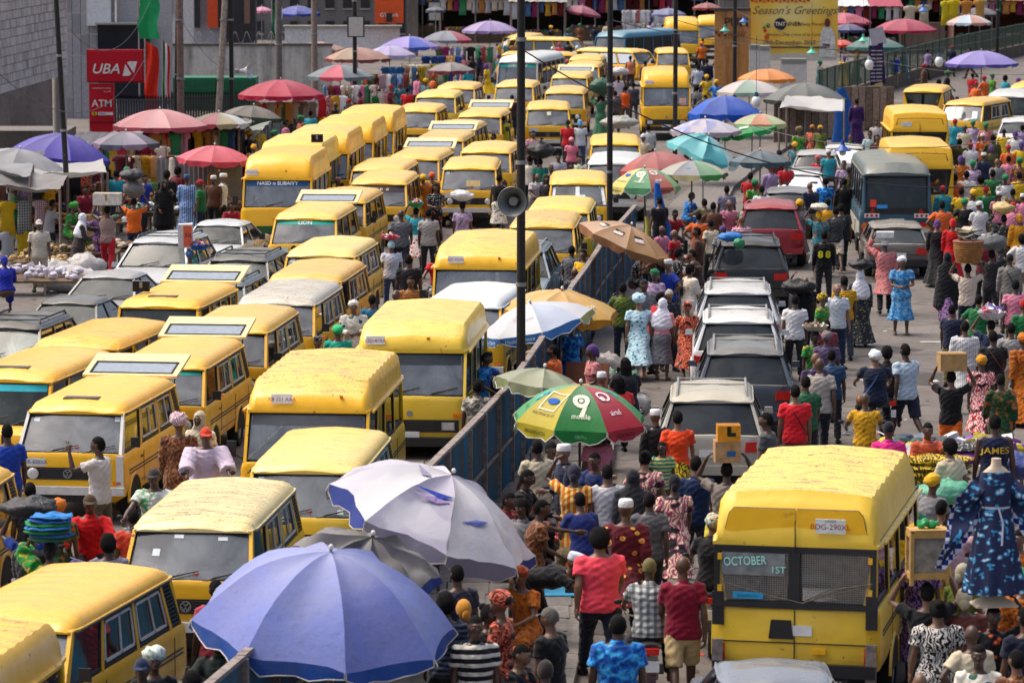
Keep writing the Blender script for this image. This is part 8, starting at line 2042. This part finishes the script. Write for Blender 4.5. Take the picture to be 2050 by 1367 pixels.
# market on the bank side
for a in((40,500,2.0,1.9,'rack of dark striped cloth beside the straw mats',6,.1,['#2a2a30','#5a3a2a','#3a4a3a']),(16,520,2.3,1.7,'rack with blue and yellow clothes at the edge by the mats',5,.3,['#1c4aa8','#d8b020','#c8ccd0','#1c8a5a']),(255,405,2.6,1.9,'rack of red and white bead strings under the mauve parasol',10,.1,['#8a1c2c','#d8c8b8','#b83a4a']),(300,420,2.2,1.8,'rack of striped stoles under the pink parasol',8,0,['#b83a4a','#d8a060','#c8c8c8','#6a2a3a']),
(118,455,2.0,1.9,'rack of dark clothes in the shade of the grey sheet parasol',6,0,['#1c1c22','#3a2a2a','#5a3a3a']),(500,330,2.4,1.7,'rack of pastel shawls beside the taupe parasol',9,.2,['#c89a90','#a8b0a0','#c8c0b0','#7a8a8a']),(572,298,2.4,1.9,'rack of scarves under the crimson parasol',10,.2,['#c8c0b0','#c83a4a','#8a7a6a','#d89a4a']),(640,282,2.2,1.9,'rack of red and yellow clothes beside the striped parasol',8,.2,['#d8a020','#c8202c','#e0e0e0']),(700,262,2.4,2.0,'rack of mixed garments below the striped parasol',9,.2,GC),(760,240,2.6,2.1,'rack of patterned clothes under the sandy parasols',10,.1,GC),(808,222,2.0,2.1,'rack of blue garments under the lavender parasol',6,.1,['#1c5a8a','#1c4a78','#2a7a98']),(846,215,2.0,2.1,'rack of cream garments by the wooden frame',6,.1,['#c8b890','#a89878','#c8c0a8']),(885,190,2.0,2.0,'rack of blue sheets beneath the grey and crimson parasol',5,0,['#1c3a7a','#204a8a']),(930,172,3.0,2.1,'rack of bright tops under the lilac parasol',9,0,GC),(1000,165,2.4,2.0,'rack of striped clothes beside the thick pole',7,0,GC),(1300,92,3.6,2.4,'rack of white goods by the slate blue parasol',12,0,['#d8d8d8','#c8c8cc','#e0e0e0'])):rack(a[0],a[1],a[2],a[3],a[4],a[5],a[6],a[7],rows=2)
def table(px,py,w,d,h,label,cols,rz=0,n=60,item=.07,topc=(.14,.09,.05),cat='stall table',name='stall_table',heap=.1):
 p=at(px,py,0);t=empty(name,p,rz);tag(t,label,cat,'tables of goods');q=MB();q.box((0,0,h),(w,d,.05));q.build('table_top',plain(topc,.85,var=.4),t)
 for sx in(-1,1):
  for sy in(-1,1):q=MB();q.box((sx*(w/2-.05),sy*(d/2-.05),h/2),(.06,.06,h));q.build('leg',WOOD,t)
 for ci,c in enumerate(cols):
  q=MB();r_=random.Random(px+ci)
  for k in range(n//len(cols)):
   s_=item*r_.uniform(.6,1.4);x,y=r_.uniform(-w*.46,w*.46),r_.uniform(-d*.44,d*.44);z=h+.03+s_*.4+heap*r_.random()*(1-(2*x/w)**2)
   if(ci+k)%3:q.box((x,y,z),(s_*1.5,s_,s_*.8),(r_.uniform(-.4,.4),r_.uniform(-.4,.4),r_.random()*3))
   else:q.ell((x,y,z),(s_,s_*.8,s_*.7),8,5)
  o=q.build('wares',plastic(c,.4) if c[0]=='#' else plain(c),t);o['kind']='stuff'
MC=['#c83a3a','#d8d0c8','#c8982a','#3a3a8a','#6a3a2a']
for a in((60,470,2.6,1.0,.8,'low table of mixed wares behind the man in a cream cap',MC),(210,500,2.0,.9,.8,'table of boxed batteries and green crates',['#d8dce0','#1c5a3a','#1c3a6a','#c8701c']),(150,545,2.4,1.2,.55,'low stand of round straw mats and hats',['#a8884a','#c8a868','#2a2a30','#b89858']),(40,560,2.6,1.2,.5,'bench of folded straw mats at the edge',['#b8985a','#c8a868']),(30,632,3.4,1.6,.9,'wide table heaped with small white packets',['#d8d4dc','#c8c4d0','#e0dce4','#b8a8b0']),(270,450,2.4,1.0,.8,'table of beads and boxes behind the veiled woman',MC),(440,452,2.0,1.0,.6,'table of white wrapped goods by the corrugated sheet',['#c8c0b0','#d8d8d8','#c87a2a']),(180,430,2.4,1.0,.8,'dark table of dishes deep in the stalls',MC),(90,430,2.6,1.0,.8,'table of small bottles in the dark stall',MC)):table(*a,n=150 if 'packets' in a[5] else 80,item=.09 if 'packets' in a[5] else.07,heap=.25 if 'packets' in a[5] else.1)
for(px,py,w,c,lb) in((135,585,.8,'#c8c4c0','fat white sack lying behind the grey saloon'),(100,572,.6,'#c0bcb8','white sack lying beside the heap of packets'),(172,560,.5,'#b8b4b0','half filled white sack near the straw hats')):sack(at(px,py,0),(w,.4,.35),c,lb,knot=False,group='sacks on the ground')
def stool(px,py,label,s=1.0,h=.62):
 p=at(px,py,0);t=empty('wooden_stool',p);tag(t,label,'stool');c=plain('#8a6238',.7,var=.25);q=MB();q.box((0,0,h),(.42*s,.34*s,.05));q.build('seat',c,t)
 for sx in(-1,1):
  for sy in(-1,1):q=MB();q.cyl((sx*.19*s,sy*.15*s,0),(sx*.14*s,sy*.11*s,h),.025,.022,6);q.build('leg',c,t)
 q=MB();q.box((0,0,h*.45),(.34*s,.03,.03));q.build('stretcher',c,t);return p
p=stool(181,538,'tall wooden stool stacked with boxes beside the straw hats',1.2,.85)
for k in range(3):carton(p+Vector((random.uniform(-.04,.04),0,.88+k*.20)),(.38,.28,.19),'#a88a5a',('bottom','middle','top')[k]+' wooden box of the stack on the tall stool',name='wooden_box',group='boxes on the tall stool')
for k,(x,y,w) in enumerate(((372,448,2.0),(425,440,1.6),(452,452,1.4))):
 p=at(x,y,0);t=empty('corrugated_sheet',p,R((-25,20,50)[k]));tag(t,('grey corrugated sheet draped with white cloth','grey corrugated sheet behind the striped scarf','narrow corrugated sheet beside the front high-roof van')[k],'metal sheet');q=MB();n=24;P=[]
 for i in range(n+1):P+=[(w*(i/n-.5),.03 if i%2 else-.03,0),(w*(i/n-.5),.03 if i%2 else-.03,2.0)]
 q.add(P,[(2*i,2*i+2,2*i+3,2*i+1) for i in range(n)]);q.build('sheet',plain((.22,.22,.22),.5,.4),t)
 if k<2:q=MB();q.loft([ring(Vector((-w*.35+.3*math.sin(z),-.1,z)),Vector((0,0,1)),.10+(1.9-z)*.16,.06+(1.9-z)*.05,14) for z in(0,.5,1,1.5,1.95,2.05)]);lumpy(q,.1,3,k).build('cloth',fabric('#c8c0b0'),t,True)
q=MB();q.loft([ring(Vector((.06*math.sin(z*4),0,z)),Vector((0,0,1)),.14-z*.02,.05,10) for z in(.4,.7,1.0,1.3,1.6,1.8)]);o=q.build('striped_scarf',clothm(('vstripe','#c8301c','#e0a820',None,1.2)),None,True,loc=at(426,452,0));tag(o,'red and yellow striped scarf hanging beside the white cloth','scarf')
def tarp(pts,h,col,label,name='tarpaulin',rag=.12):
 c=[at(x,y,h) for x,y in pts];o0=(c[0]+c[1]+c[2]+c[3])/4;t=empty(name,(o0.x,o0.y,0));tag(t,label,'tarpaulin','tarpaulins over the stalls');q=MB();P=[];n=12
 for i in range(n+1):
  for j in range(n+1):u,v=i/n,j/n;p=c[0].lerp(c[1],u).lerp(c[3].lerp(c[2],u),v);P.append(Vector((p.x-o0.x,p.y-o0.y,p.z-.25*math.sin(math.pi*u)*math.sin(math.pi*v)+rag*noise.noise(p*1.7))))
 q.add(P,[(i*(n+1)+j,(i+1)*(n+1)+j,(i+1)*(n+1)+j+1,i*(n+1)+j+1) for i in range(n) for j in range(n)]);q.build('sheet',canvas(col,.5),t,True)
 for k in range(4):q=MB();p=c[k];q.cyl((p.x-o0.x,p.y-o0.y,0),(p.x-o0.x,p.y-o0.y,h),.04,.035,6);q.build('post',WOOD,t)
tarp([(-20,372),(120,382),(135,352),(10,342)],2.2,'#5a5654','torn grey tarpaulin over the stall of mixed wares');tarp([(60,352),(215,345),(205,322),(70,328)],2.1,'#a8a8a4','pale sheet stretched below the deep purple parasol');tarp([(-30,340),(60,352),(66,330),(-20,322)],2.3,'#6a6e74','bluish tarpaulin at the edge beneath the grey sheet parasol')
tarp([(1560,215),(1690,222),(1690,198),(1575,192)],2.2,'#b8b8b4','white tarpaulin below the wide grey parasol');tarp([(440,240),(520,262),(545,240),(470,222)],2.0,'#6a7a68','green grey sheet beneath the olive patched parasol')
for k,(x0,x1,y) in enumerate(((1550,1640,292),(1640,1690,280),(1690,1790,262))):
 o,a,b,z0=block(x0,x1,y-88,at(x0,y,0).y,.3,stained((.13,.10,.08)),'plank_wall',('dark plank wall beneath the wide grey parasol','dark plank wall behind the hanging blue sheet','dark plank wall below the purple feather banner')[k],'wall')
 n=int((b.x-a.x)/.3)
 for i in range(n):q=MB();q.box((a.x+(b.x-a.x)*(i+.5)/n,a.y-.03,(a.z)/2),((b.x-a.x)/n-.03,.04,a.z-RC.uniform(0,.2)));q.build('plank',WOOD if i%3 else plain((.13,.10,.08),.9,var=.4),o)
def drape(px,py,h,w,col,label,name='hanging_cloth',Y=None):
 p=at(px,py,0);q=MB();q.loft([ring(Vector((.1*math.sin(z*2.2),0,z)),Vector((0,0,1)),w*(.35+.65*math.sin(min(1,(h-z)/h*1.2)*1.5)),.06+.05*(h-z),14) for z in[h*k/9 for k in range(10)]]);lumpy(q,.12,3,px);o=q.build(name,clothm(col),None,True,loc=p);tag(o,label,'cloth')
drape(1322,520,2.1,.22,'#1c62b8','bright blue cloth hanging from the fence beyond the tan parasol');drape(1688,285,2.2,.5,'#1c5aa8','blue plastic sheet hanging on the plank wall');drape(1290,520,1.2,.12,'#a8a848','yellow green cloth tied to the fence');drape(1088,720,1.3,.14,'#3a8a6a','green cloth bag hanging on the fence under the white parasol')
for k,(x,y,c,lb) in enumerate(((1440,470,'#5a7a2a','heap of green melons'),(1462,455,'#3a5a1c','heap of dark leafy greens'))):
 p=at(x,y,0);t=tag(empty('produce_heap',p),lb+' in the shade of the pale parasol','produce');q=MB();r_=random.Random(k)
 for i in range(46):a=r_.random()*6.28;d=r_.random()**.5*.6;q.ell((math.cos(a)*d,math.sin(a)*d,.1+(.6-d)*.9*r_.random()),(.10,.09,.09),8,6)
 o=q.build('fruit',plain(c,.5,var=.3),t,True);o['kind']='stuff'
table(1330,560,1.5,.8,.5,'table of shoes and bags beneath the tan parasol',['#c83a4a','#d8d0d0','#2a2a30','#c87a8a']);table(1420,500,1.6,.8,.55,'low table with wooden panel next to the black off-roader',['#b83a3a','#2a2a30','#c8c0b0']);table(1215,790,1.3,.8,.35,'crate of green and white packets behind the seated pair',['#2aa05a','#d8dcd8','#1c8a4a']);table(1205,1075,.9,.5,.25,'tray of green and yellow tins on the kerb',['#2a8a3a','#c8b82a','#1c6a2a'])
sheet=MB();p=at(1135,1185,.16);sheet.box((0,0,.012),(.85,.7,.02));o=sheet.build('ground_sheet',plain('#3a90b8',.5),None,loc=p);tag(o,'sky blue plastic sheet laid on the kerb for fish','sheet')
t=tag(empty('fish_tray',p+Vector((.18,.08,.03))),'black tray of orange and white smoked fish on the blue sheet','tray');q=MB();q.box((0,0,.02),(.42,.5,.04));q.build('tray_base',BLACK,t)
for k in range(9):q=MB();q.ell((-.12+.12*(k%3),-.16+.15*(k//3),.07),(.055,.085,.03),8,6,rot=(0,0,k));q.build('fish',plain(('#c8701c','#d8c8b0','#6a3014')[k%3]),t,True)
q=MB();q.box((0,0,.6),(.9,.03,1.2));o=q.build('hardboard',plain('#7a4a34',.8,var=.2),None,loc=at(1165,850,.14),ang=30);o.rotation_euler=(R(-14),0,R(-25));tag(o,'brown hardboard sheet leaning on the fence behind the telecom parasol','board')
o=carton(atY(1072,728,at(1072,850).y),(.5,.06,.22),'#3a7a8a','small painted seascape panel propped over the fence',name='picture_panel',cat='picture',group='goods on the fence');
o=MB();P=at(1044,1075,.16);basin(P,.32,.5,'#1a1c22','black tub full of crumpled clear plastic behind the seated trader',fill=.12,cat='tub',name='tub',fillcols=('#a8b0b8','#c8ccd0','#8a9098'),group='goods by the fence')
# goods at the lower right: cloth heaps, bags, mannequin
table(1905,1010,2.6,1.2,.85,'table heaped with folded printed cloth behind the navy dress',['#c8b41c','#7a3a9a','#1c2a4a','#d8d8dc','#2a4a3a'],n=90,item=.16,heap=.15)
bundle(at(1868,965,.9),.42,.42,['yellowprint','#c8ccd0','yellowprint','yellowprint'] if 0 else[PAT['yellowprint']]*4,'heap of yellow and black printed cloth on the stall',n=4,rx=1.6,group='cloth piled on the stall');bundle(at(1920,925,.95),.40,.30,['#8a3a9a','#7a2a8a',PAT['bwfine']],'pile of purple cloth with a black and white top piece',n=3,rx=1.5,group='cloth piled on the stall')
sack(at(1875,1065,.0),(.36,.3,.55),'#1c5aa0','tall blue plastic bag behind the yellow van','plastic_bag',cat='bag',group='bags at the stall');sack(at(1892,1010,.9),(.42,.28,.20),'#5aa88a','pale green plastic bag with print lying on the stall','plastic_bag',cat='bag',knot=False,group='bags at the stall');sack(at(2040,960,.9),(.3,.3,.22),'#3a4a8a','round bundle of pink and blue balls at the edge','bundle',cat='bundle',knot=False,group='bags at the stall')
b0=on_head(M_,.0);s_=1.0
t=tag(empty('mannequin',b0,R(8)),'headless mannequin in a navy dress with blue flowers carried on a white stand','mannequin');IV=plain('#c8b49a',.45,var=.05)
q=MB();q.loft([[(math.cos(a)*.36*k,math.sin(a)*.24*k,z) for a in[i*math.pi/2+math.pi/4 for i in range(4)]] for k,z in((1,0),(1,.02),(.55,.09),(.35,.14))]);q.build('stand',IV,t)
q=MB();q.loft([ring(Vector((0,0,z)),Vector((0,0,1)),a,b,16) for z,a,b in((1.10,.17,.12),(1.38,.15,.10),(1.52,.17,.10),(1.60,.16,.085),(1.65,.10,.06),(1.68,.062,.055),(1.76,.058,.05),(1.765,.001,.001))]);q.build('torso',IV,t,True,60)
for s in(-1,1):q=MB();limb(q,[(Vector((s*.10,0,1.1)),.08,.08),(Vector((s*.10,0,.6)),.06,.06),(Vector((s*.09,0,.1)),.04,.04)],12);q.build('leg',IV,t,True)
def navyprint():
 s=N('navy_flower_cloth');tcn=s.n('ShaderNodeTexCoord');oc=tcn.outputs['Object'];v=s.n('ShaderNodeTexVoronoi',feature='F1');s.l(oc,v.inputs['Vector']);v.inputs['Scale'].default_value=11
 w=s.n('ShaderNodeTexWave',wave_type='RINGS');s.l(oc,w.inputs['Vector']);w.inputs['Scale'].default_value=3;w.inputs['Distortion'].default_value=18;dd=s.math('ADD',v.outputs['Distance'],s.math('MULTIPLY',w.outputs['Fac'],.3))
 c=s.mix(s.ramp(dd,[(0,1.0),(.50,0.0)],'CONSTANT'),(.010,.018,.07),(.03,.26,.50));c=s.mix(s.ramp(dd,[(0,1.0),(.31,0.0)],'CONSTANT'),c,(.60,.72,.82));s.set(c,.8);s.bump(s.noise(oc,12,3),.4,.02);return s.m
NP=navyprint();NB=clothm(('check','#d0d4e4','#1c2c78',None,1.2));q=MB();rg=[]
for z,a,b in((1.60,.175,.105),(1.52,.20,.125),(1.35,.19,.13),(1.18,.17,.12),(1.0,.22,.16),(.7,.27,.20),(.35,.34,.25),(.16,.37,.27)):rg.append([(math.cos(x)*a*(1+.06*math.sin(9*x)*(1.7-z)),math.sin(x)*b*(1+.06*math.sin(9*x)*(1.7-z)),z) for x in[i*2*math.pi/48 for i in range(48)]])
q.loft(rg);q.build('dress',NP,t,True,70)
for s in(-1,1):
 q=MB();P=[]
 for i in range(9):
  for j in range(9):
   u,v=i/8,j/8;x=s*(.15+.50*v*(.55+.45*u));z=1.58-.22*v-u*(.35+.55*v);P.append((x,.03+.06*math.sin(u*9+v*5),z))
 F=[(i*9+j,(i+1)*9+j,(i+1)*9+j+1,i*9+j+1) for i in range(8) for j in range(8)];k=len(P);P+=[(x*1.01,y-.05,z) for x,y,z in P];q.add(P,F+[tuple(k+a for a in reversed(f)) for f in F],0);q.build('wide_sleeve',NP,t,True)
 q=MB();A=[P[i*9+8] for i in range(9)]+[P[8*9+8-j] for j in range(1,9)];B_=[(x*(1.10 if i<9 else 1.0),y-.03,z-(.0 if i<9 else.12)) for i,(x,y,z) in enumerate(A)];q.add([(x,y-.03,z) for x,y,z in A]+B_,[(i,i+1,17+i+1,17+i) for i in range(16)]);q.build('sleeve_border',NB,t)
q=MB();q.loft([ring(Vector((0,0,z)),Vector((0,0,1)),.175,.13,20) for z in(1.17,1.195)]);q.tube([(0,-.14,1.18),(.05,-.17,1.0),(.03,-.2,.75)],.012,5);q.build('belt',fabric('#c8ccdc'),t)
# wooden show case on the porter's head
t=tag(empty('glass_case',PF_,R(6)),'small wooden frame box with dusty glass and a green bag tied on top','display case');WD=plain('#b89050',.6,var=.15);a_,b_,c_=.44,.26,.56
for s in(-1,1):
 for y in(-1,1):q=MB();q.box((s*a_/2,y*b_/2,c_/2-.04),(.045,.045,c_+.08));q.build('post',WD,t)
 for z in(.03,c_-.02):q=MB();q.box((0,s*b_/2,z),(a_-.045,.04,.075));q.build('rail',WD,t);q=MB();q.box((s*a_/2,0,z),(.04,b_-.045,.075));q.build('rail',WD,t)
 q=MB();q.box((0,s*(b_/2-.01),c_/2),(a_-.05,.006,c_-.1));q.build('pane',plain((.26,.23,.18),.2,var=.4),t);q=MB();q.box((s*(a_/2-.01),0,c_/2),(.006,b_-.05,c_-.1));q.build('pane',plain((.26,.23,.18),.2,var=.4),t)
q=MB();q.box((0,0,c_+.03),(a_+.04,b_+.04,.02));q.build('lid',WD,t);q=MB();q.ell((-.05,0,c_+.09),(.09,.06,.05),12,8);q.ell((.06,0,c_+.09),(.08,.06,.05),12,8);lumpy(q,.1,14).build('green_bag',plastic('#2aa85a'),t,True)
# cane basket with folded sacks, printed sack with basin
t=tag(empty('cane_basket',BK),'large round cane basket filled with folded sacks on a porter','basket','loads carried on heads');CN=plain('#9a6a38',.8,var=.3);q=MB();n=36
for k in range(9):z=.02+k*.052;r0=.26+.07*math.sin(k*.22);q.loft([ring(Vector((0,0,z+dz)),Vector((0,0,1)),r,r,n) for dz,r in((0,r0),(.012,r0+.014),(.04,r0+.014),(.050,r0))],cap=(k==0))
q.build('wicker_wall',CN,t,True);q=MB();q.loft([ring(Vector((0,0,z)),Vector((0,0,1)),r,r,24) for z,r in((.48,.34),(.51,.36),(.53,.34))]);q.build('rim',plain('#8a5a4a',.8),t,True)
for k in range(11):q=MB();q.box((0,0,0),(.36,.24,.03));lumpy(q,.1,8,k);o=q.build('folded_sack',plain(('#a89c80','#b8ac94','#6a6a60')[k%3],.9),t);o.location=(random.uniform(-.12,.12),random.uniform(-.1,.1),.56+k*.022);o.rotation_euler=(random.uniform(-.4,.4),random.uniform(-.4,.4),random.random()*3)
p=SKP;t=tag(empty('packed_sack',p),'white and orange printed sack standing in a basin on a head','sack','loads carried on heads');q=MB();q.box((-.1,0,.30),(.34,.22,.56));lumpy(q,.06,5);q.build('sack_body',plain('#c8c4c0',.6),t);q=MB();q.box((-.04,-.115,.30),(.2,.012,.5));q.build('orange_print',plain('#d8603a',.5),t);m=text_mb('3X',.14,.006);facing(m,Vector((-.03,-.13,.32)));m.build('lettering',plain('#1c2a4a'),t)
basin(p+Vector((.22,0,-.04)),.24,.12,'#1c5aa8','bright blue basin of wares beside the printed sack',fill=.14)
# roof clutter
def roofbox(px,py,z,size,col,label,name='battery_box',cat='box'):
 carton(at(px,py,z),size,col,label,name=name,cat=cat,tape='#8a8a8a',group='things left on vehicle roofs')
roofbox(283,583,2.08,(.34,.22,.20),'#16181c','black car battery standing on a minibus roof');roofbox(635,285,2.84,(.34,.3,.22),'#1c1814','black box with a handle on the second high-roof van');sack(at(1240,258,1.95),(.6,.4,.22),'#a8a8a0','crumpled grey bundle tied on the minibus roof','bundle',knot=False,cat='bundle',group='things left on vehicle roofs')
sack(at(1462,484,1.76),(.28,.2,.12),'#1c7ac8','bright blue crumpled bag on the black off-roader','plastic_bag',cat='bag',knot=False,group='things left on vehicle roofs');sack(at(1480,498,1.7),(.14,.12,.12),'#2a8a5a','small green bag beside the bright blue one','plastic_bag',cat='bag',knot=False,group='things left on vehicle roofs')
# litter and the packed kerb
def scatter(name,n,cols,fn,label_=None):
 rr_=random.Random(9);q=MB()
 for k in range(n):
  x,y=fn(rr_);p=at(x,y,0);s_=rr_.uniform(.03,.10);a=rr_.random()*3;c,d=math.cos(a)*s_,math.sin(a)*s_;z=.006+(.15 if False else 0)
  q.add([(p.x-c,p.y-d,z),(p.x+d,p.y-c,z+rr_.uniform(0,.02)),(p.x+c,p.y+d,z+rr_.uniform(0,.03)),(p.x-d,p.y+c,z)],[(0,1,2,3)],k%len(cols))
 o=q.build(name,[plain(c) for c in cols],None);o['kind']='stuff'
scatter('litter',900,('#c8c8c4','#8a8a84','#3a3430','#a87a4a','#5a7a9a','#b84a3a'),lambda r:(r.uniform(820,2050),240+1120*r.random()**1.4))
scatter('road_debris',700,('#2a2622','#4a4038','#1c1a18','#6a5c4c'),lambda r:(r.uniform(0,2050),240+1120*r.random()**1.2))
for k,(x,y,w,h_) in enumerate(((1700,700,1.8,.7),(1860,660,1.2,.5),(1620,1000,1.4,.6),(1760,1000,2.2,.5),(1300,1250,1.3,.6),(1340,1050,1.0,.5),(1900,760,1.6,.6),(860,720,1.2,.5),(1690,560,1.4,.6),(1860,540,1.2,.6),(1250,330,1.2,.6),(120,1150,1.4,.6))):
 p=at(x,y,.004);q=MB();r_=random.Random(k);q.add([(p.x+math.cos(a)*w*r_.uniform(.6,1),p.y+math.sin(a)*h_*2.2*r_.uniform(.6,1),.004+k*.0001) for a in[i*.45 for i in range(14)]],[tuple(range(14))]);q.build('road_patch',plain(((.05,.045,.04),(.16,.145,.13))[k%2],.7,var=.3),kind='structure')
for(x,y,fc,ps,wr,ht,lb,fm) in(
(1020,985,60,'sit','shirt@7a1c1c trousers@26262c','short','trader in dark red sitting low against the fence',0),
(1040,1135,330,'sit','dress@orangeblack','headwrap@8a3a1c','woman in orange print sitting at the edge of the torn parasol',1),
(1010,1250,20,'sit','blouse@c8641c wrapper@redprint','scarf@2a2a3a','woman in orange sitting on the kerb beside the black flat cap',1),
(1045,1290,60,'sit','dress@blackflower','short','woman in dark flowers sitting behind the flat cap man',1),
(915,1130,200,'stand','tee@2a2a3a trousers@1c1c22','short','person in navy deep under the torn parasol',0),
(1000,1190,250,'stand','dress@redprint','gele@redprint','woman in rust print under the torn parasol',1),
(1085,1000,100,'reach','dress@brownprint','short','woman in brown leaning over the black tub',1),
(1215,930,190,'stand','tee@c8c8cc trousers@2a2a30','short','man in white behind the orange striped wrapper',0),
(1350,950,182,'walk','dress@swirlpink','scarf@1a1a22','woman in a pink swirl print by the rear lamp of the cream car',1),
(1160,985,200,'sit','tee@1c2a6a trousers@6a5a3a','short','trader in royal blue squatting by the striped wrapper',0),
(1300,985,178,'walk2','shirt@5a5a60 trousers@2a2a30','short','man in grey walking behind the long charcoal veil',0),
(1450,1000,182,'walk','tee@c8b83a trousers@2a2a30','short','man in dull yellow close behind the large yellow van',0),
(1820,985,200,'stand','shirt@2a6a5a trousers@2a2a30','short','man in teal squeezed between the large van and the cloth stall',0),
(1842,1090,170,'stand','dress@purpleprint','headwrap@c8a030','woman in purple print beside the large van door',1),
(1960,1290,350,'stand','dress@leafwhite','short','woman in a leaf print below the trader with the mannequin',1),
(2035,1300,200,'stand','shirt@brownprint trousers@26262c','short','man in brown print at the bottom right corner',0),
(1665,700,175,'stand','shirt@2a4a6a trousers@26262c','short','man in slate blue behind the loose beige shirt',0),
(1690,560,182,'walk','tee@8a2a3a trousers@26262c','short','person in wine red next to the yellow striped t-shirt',0),
(1500,402,182,'stand','tee@b8b4a8 trousers@26262c','short','man in stone grey left of the crimson car',0),
(60,965,190,'stand','tee@3a3a40 trousers@26262c','short','man in charcoal between the minibuses on the bank side',0),
(118,1000,170,'stand','dress@greenorange','headwrap@c87018','woman in green and orange behind the red sweatshirt',1),
(700,900,190,'stand','tee@c8202c trousers@26262c','short','person in red between the pale minibus and the fence van',0),
(745,590,182,'stand','tee@2a6a8a trousers@26262c','short','man in petrol blue beside the leaf print dress',0),
(770,640,10,'stand','shirt@yellowprint trousers@26262c','short','man in yellow print facing the camera behind the fence van',0),
):Pn(lb,x,y,fc,ps,wr,ht,fem=bool(fm),h=1.66,z0=.14 if x<1180 and x>990 else 0)
for a in((1055,1180,1.0,.6,.3,'low tray of wrapped sweets beside the seated orange print',MC),(1000,1330,1.0,.6,.25,'tray of trinkets on the kerb in front of the seated woman',MC),(1075,1120,.8,.6,.3,'red tray of packets beside the black tub',['#c82a3a','#d8d0d0','#b83040']),(1180,1000,.9,.6,.3,'basket of cardboard and bottles beside the kerb traders',['#a8865a','#8a6a44','#d8d8dc']),(1240,860,.9,.6,.3,'small crate of shoes behind the telecom parasol',['#1c1c20','#8a4a2a','#c8c8cc']),(1160,880,.9,.5,.4,'stack of woven baskets beneath the telecom parasol',['#a87a48','#8a6038'])):table(*a,item=.06)
for k,(x,y,c,lb) in enumerate(((1105,965,'#8a8478','grey plastic sack slumped behind the trader with an orange strap'),(1130,1040,'#c8c4c0','white polythene bag on the kerb by the striped wrapper'),(1235,800,'#1a1c20','black striped bundle beside the backpack'),(1215,755,'#b8b0a8','pale sack of goods behind the red braids'),(1270,840,'#a8a8a4','crumpled polythene bag by the seated football shirt'))):sack(at(x,y,.14),(.3,.26,.26),c,lb,knot=k%2==0,group='sacks on the ground',gloss=.3)
# dark stalls on the bank side, drivers
for a in((-70,60,470,2.1,'low dark stall of mixed wares under the torn grey tarpaulin',[GRY,(.12,.11,.10)]),(62,150,440,2.1,'dark stall behind the man in a cream cap',[(.20,.19,.18),GRY]),(150,262,408,2.0,'dark stall behind the porters under the purple parasol',[(.10,.10,.11),GRY]),(264,372,384,2.1,'bead stall behind the veiled woman',[(.09,.08,.09)]),(374,480,372,2.0,'stall of white goods behind the coral parasol',[(.16,.14,.13)])):
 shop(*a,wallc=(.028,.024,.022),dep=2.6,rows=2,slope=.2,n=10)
for a in((12,590,2.2,.9,.5,'row of folded cloth along the stall front at the edge',['#b8985a','#5a3a2a','#1c3a8a','#c8a868']),(110,545,1.6,.8,.5,'low bench with black trays in front of the cream cap man',['#2a2a30','#8a6a3a','#c8b88a']),(240,530,1.6,.8,.4,'crates and planks beside the tall stool',['#6a4a30','#8a6a48','#c8b8a0']),(120,500,2.0,.8,.8,'table of orange and brown boxes in the dark stall',['#a8703a','#6a4a30','#c8a030']),(350,470,1.6,.7,.6,'tray of glitter ornaments behind the silver saloon',['#c8a04a','#c8c8d0','#b83a4a','#3a8a5a']),(300,470,2.0,.8,.7,'green crates and boxed cells behind the silver off-roader',['#1c5a3a','#d8dce0','#1c3a6a'])):table(*a,n=110,item=.085,heap=.16)
DR=[('driver in a %s shirt at the wheel of the %s',k) for k in range(12)]
DV=[('fence van','yellow high-roof van with dark window surround stopped against the fence','blue','2a4a7a'),('streaked roof van','large yellow high-roof van with streaked ribbed roof and small roof window','white','c8c8c8'),('peeling roof minibus','faded yellow minibus with peeling white roof behind the periwinkle parasol','red','a82a2a'),('white-pillared minibus','yellow minibus with white front pillars, roof vent and raised tailgate','grey','8a8a90'),('pale minibus by the torn parasol','pale yellow minibus beside the torn white parasol','cream','c0b8a0'),('plated high-roof van','yellow high-roof van with plate on its brow behind the white car','pink','c88a9a'),('green strip minibus','yellow minibus with a green sun strip across its windscreen','orange','c8702a'),('white bumper minibus','yellow minibus with white bumper and black grille facing the camera','teal','2a8a8a'),('front high-roof van','front high-roof van of the left column with green grille and blue sun strip','yellow','c8a82a')]
for nm,key,cn,ch in DV:
 if key not in VANS:print('NO',key);continue
 t,S=VANS[key];M=Matrix.Rotation(t.rotation_euler.z,3,'Z');w=t.location+M@Vector((.42,-S['L']/2+S['fb']+.80,0))
 person('driver in a %s shirt at the wheel of the %s'%(cn,nm),0,0,math.degrees(t.rotation_euler.z),'ride',[('tee','#'+ch)],('short',None),h=1.7,loc=Vector((w.x,w.y,S['belt']-1.02)),group='drivers')
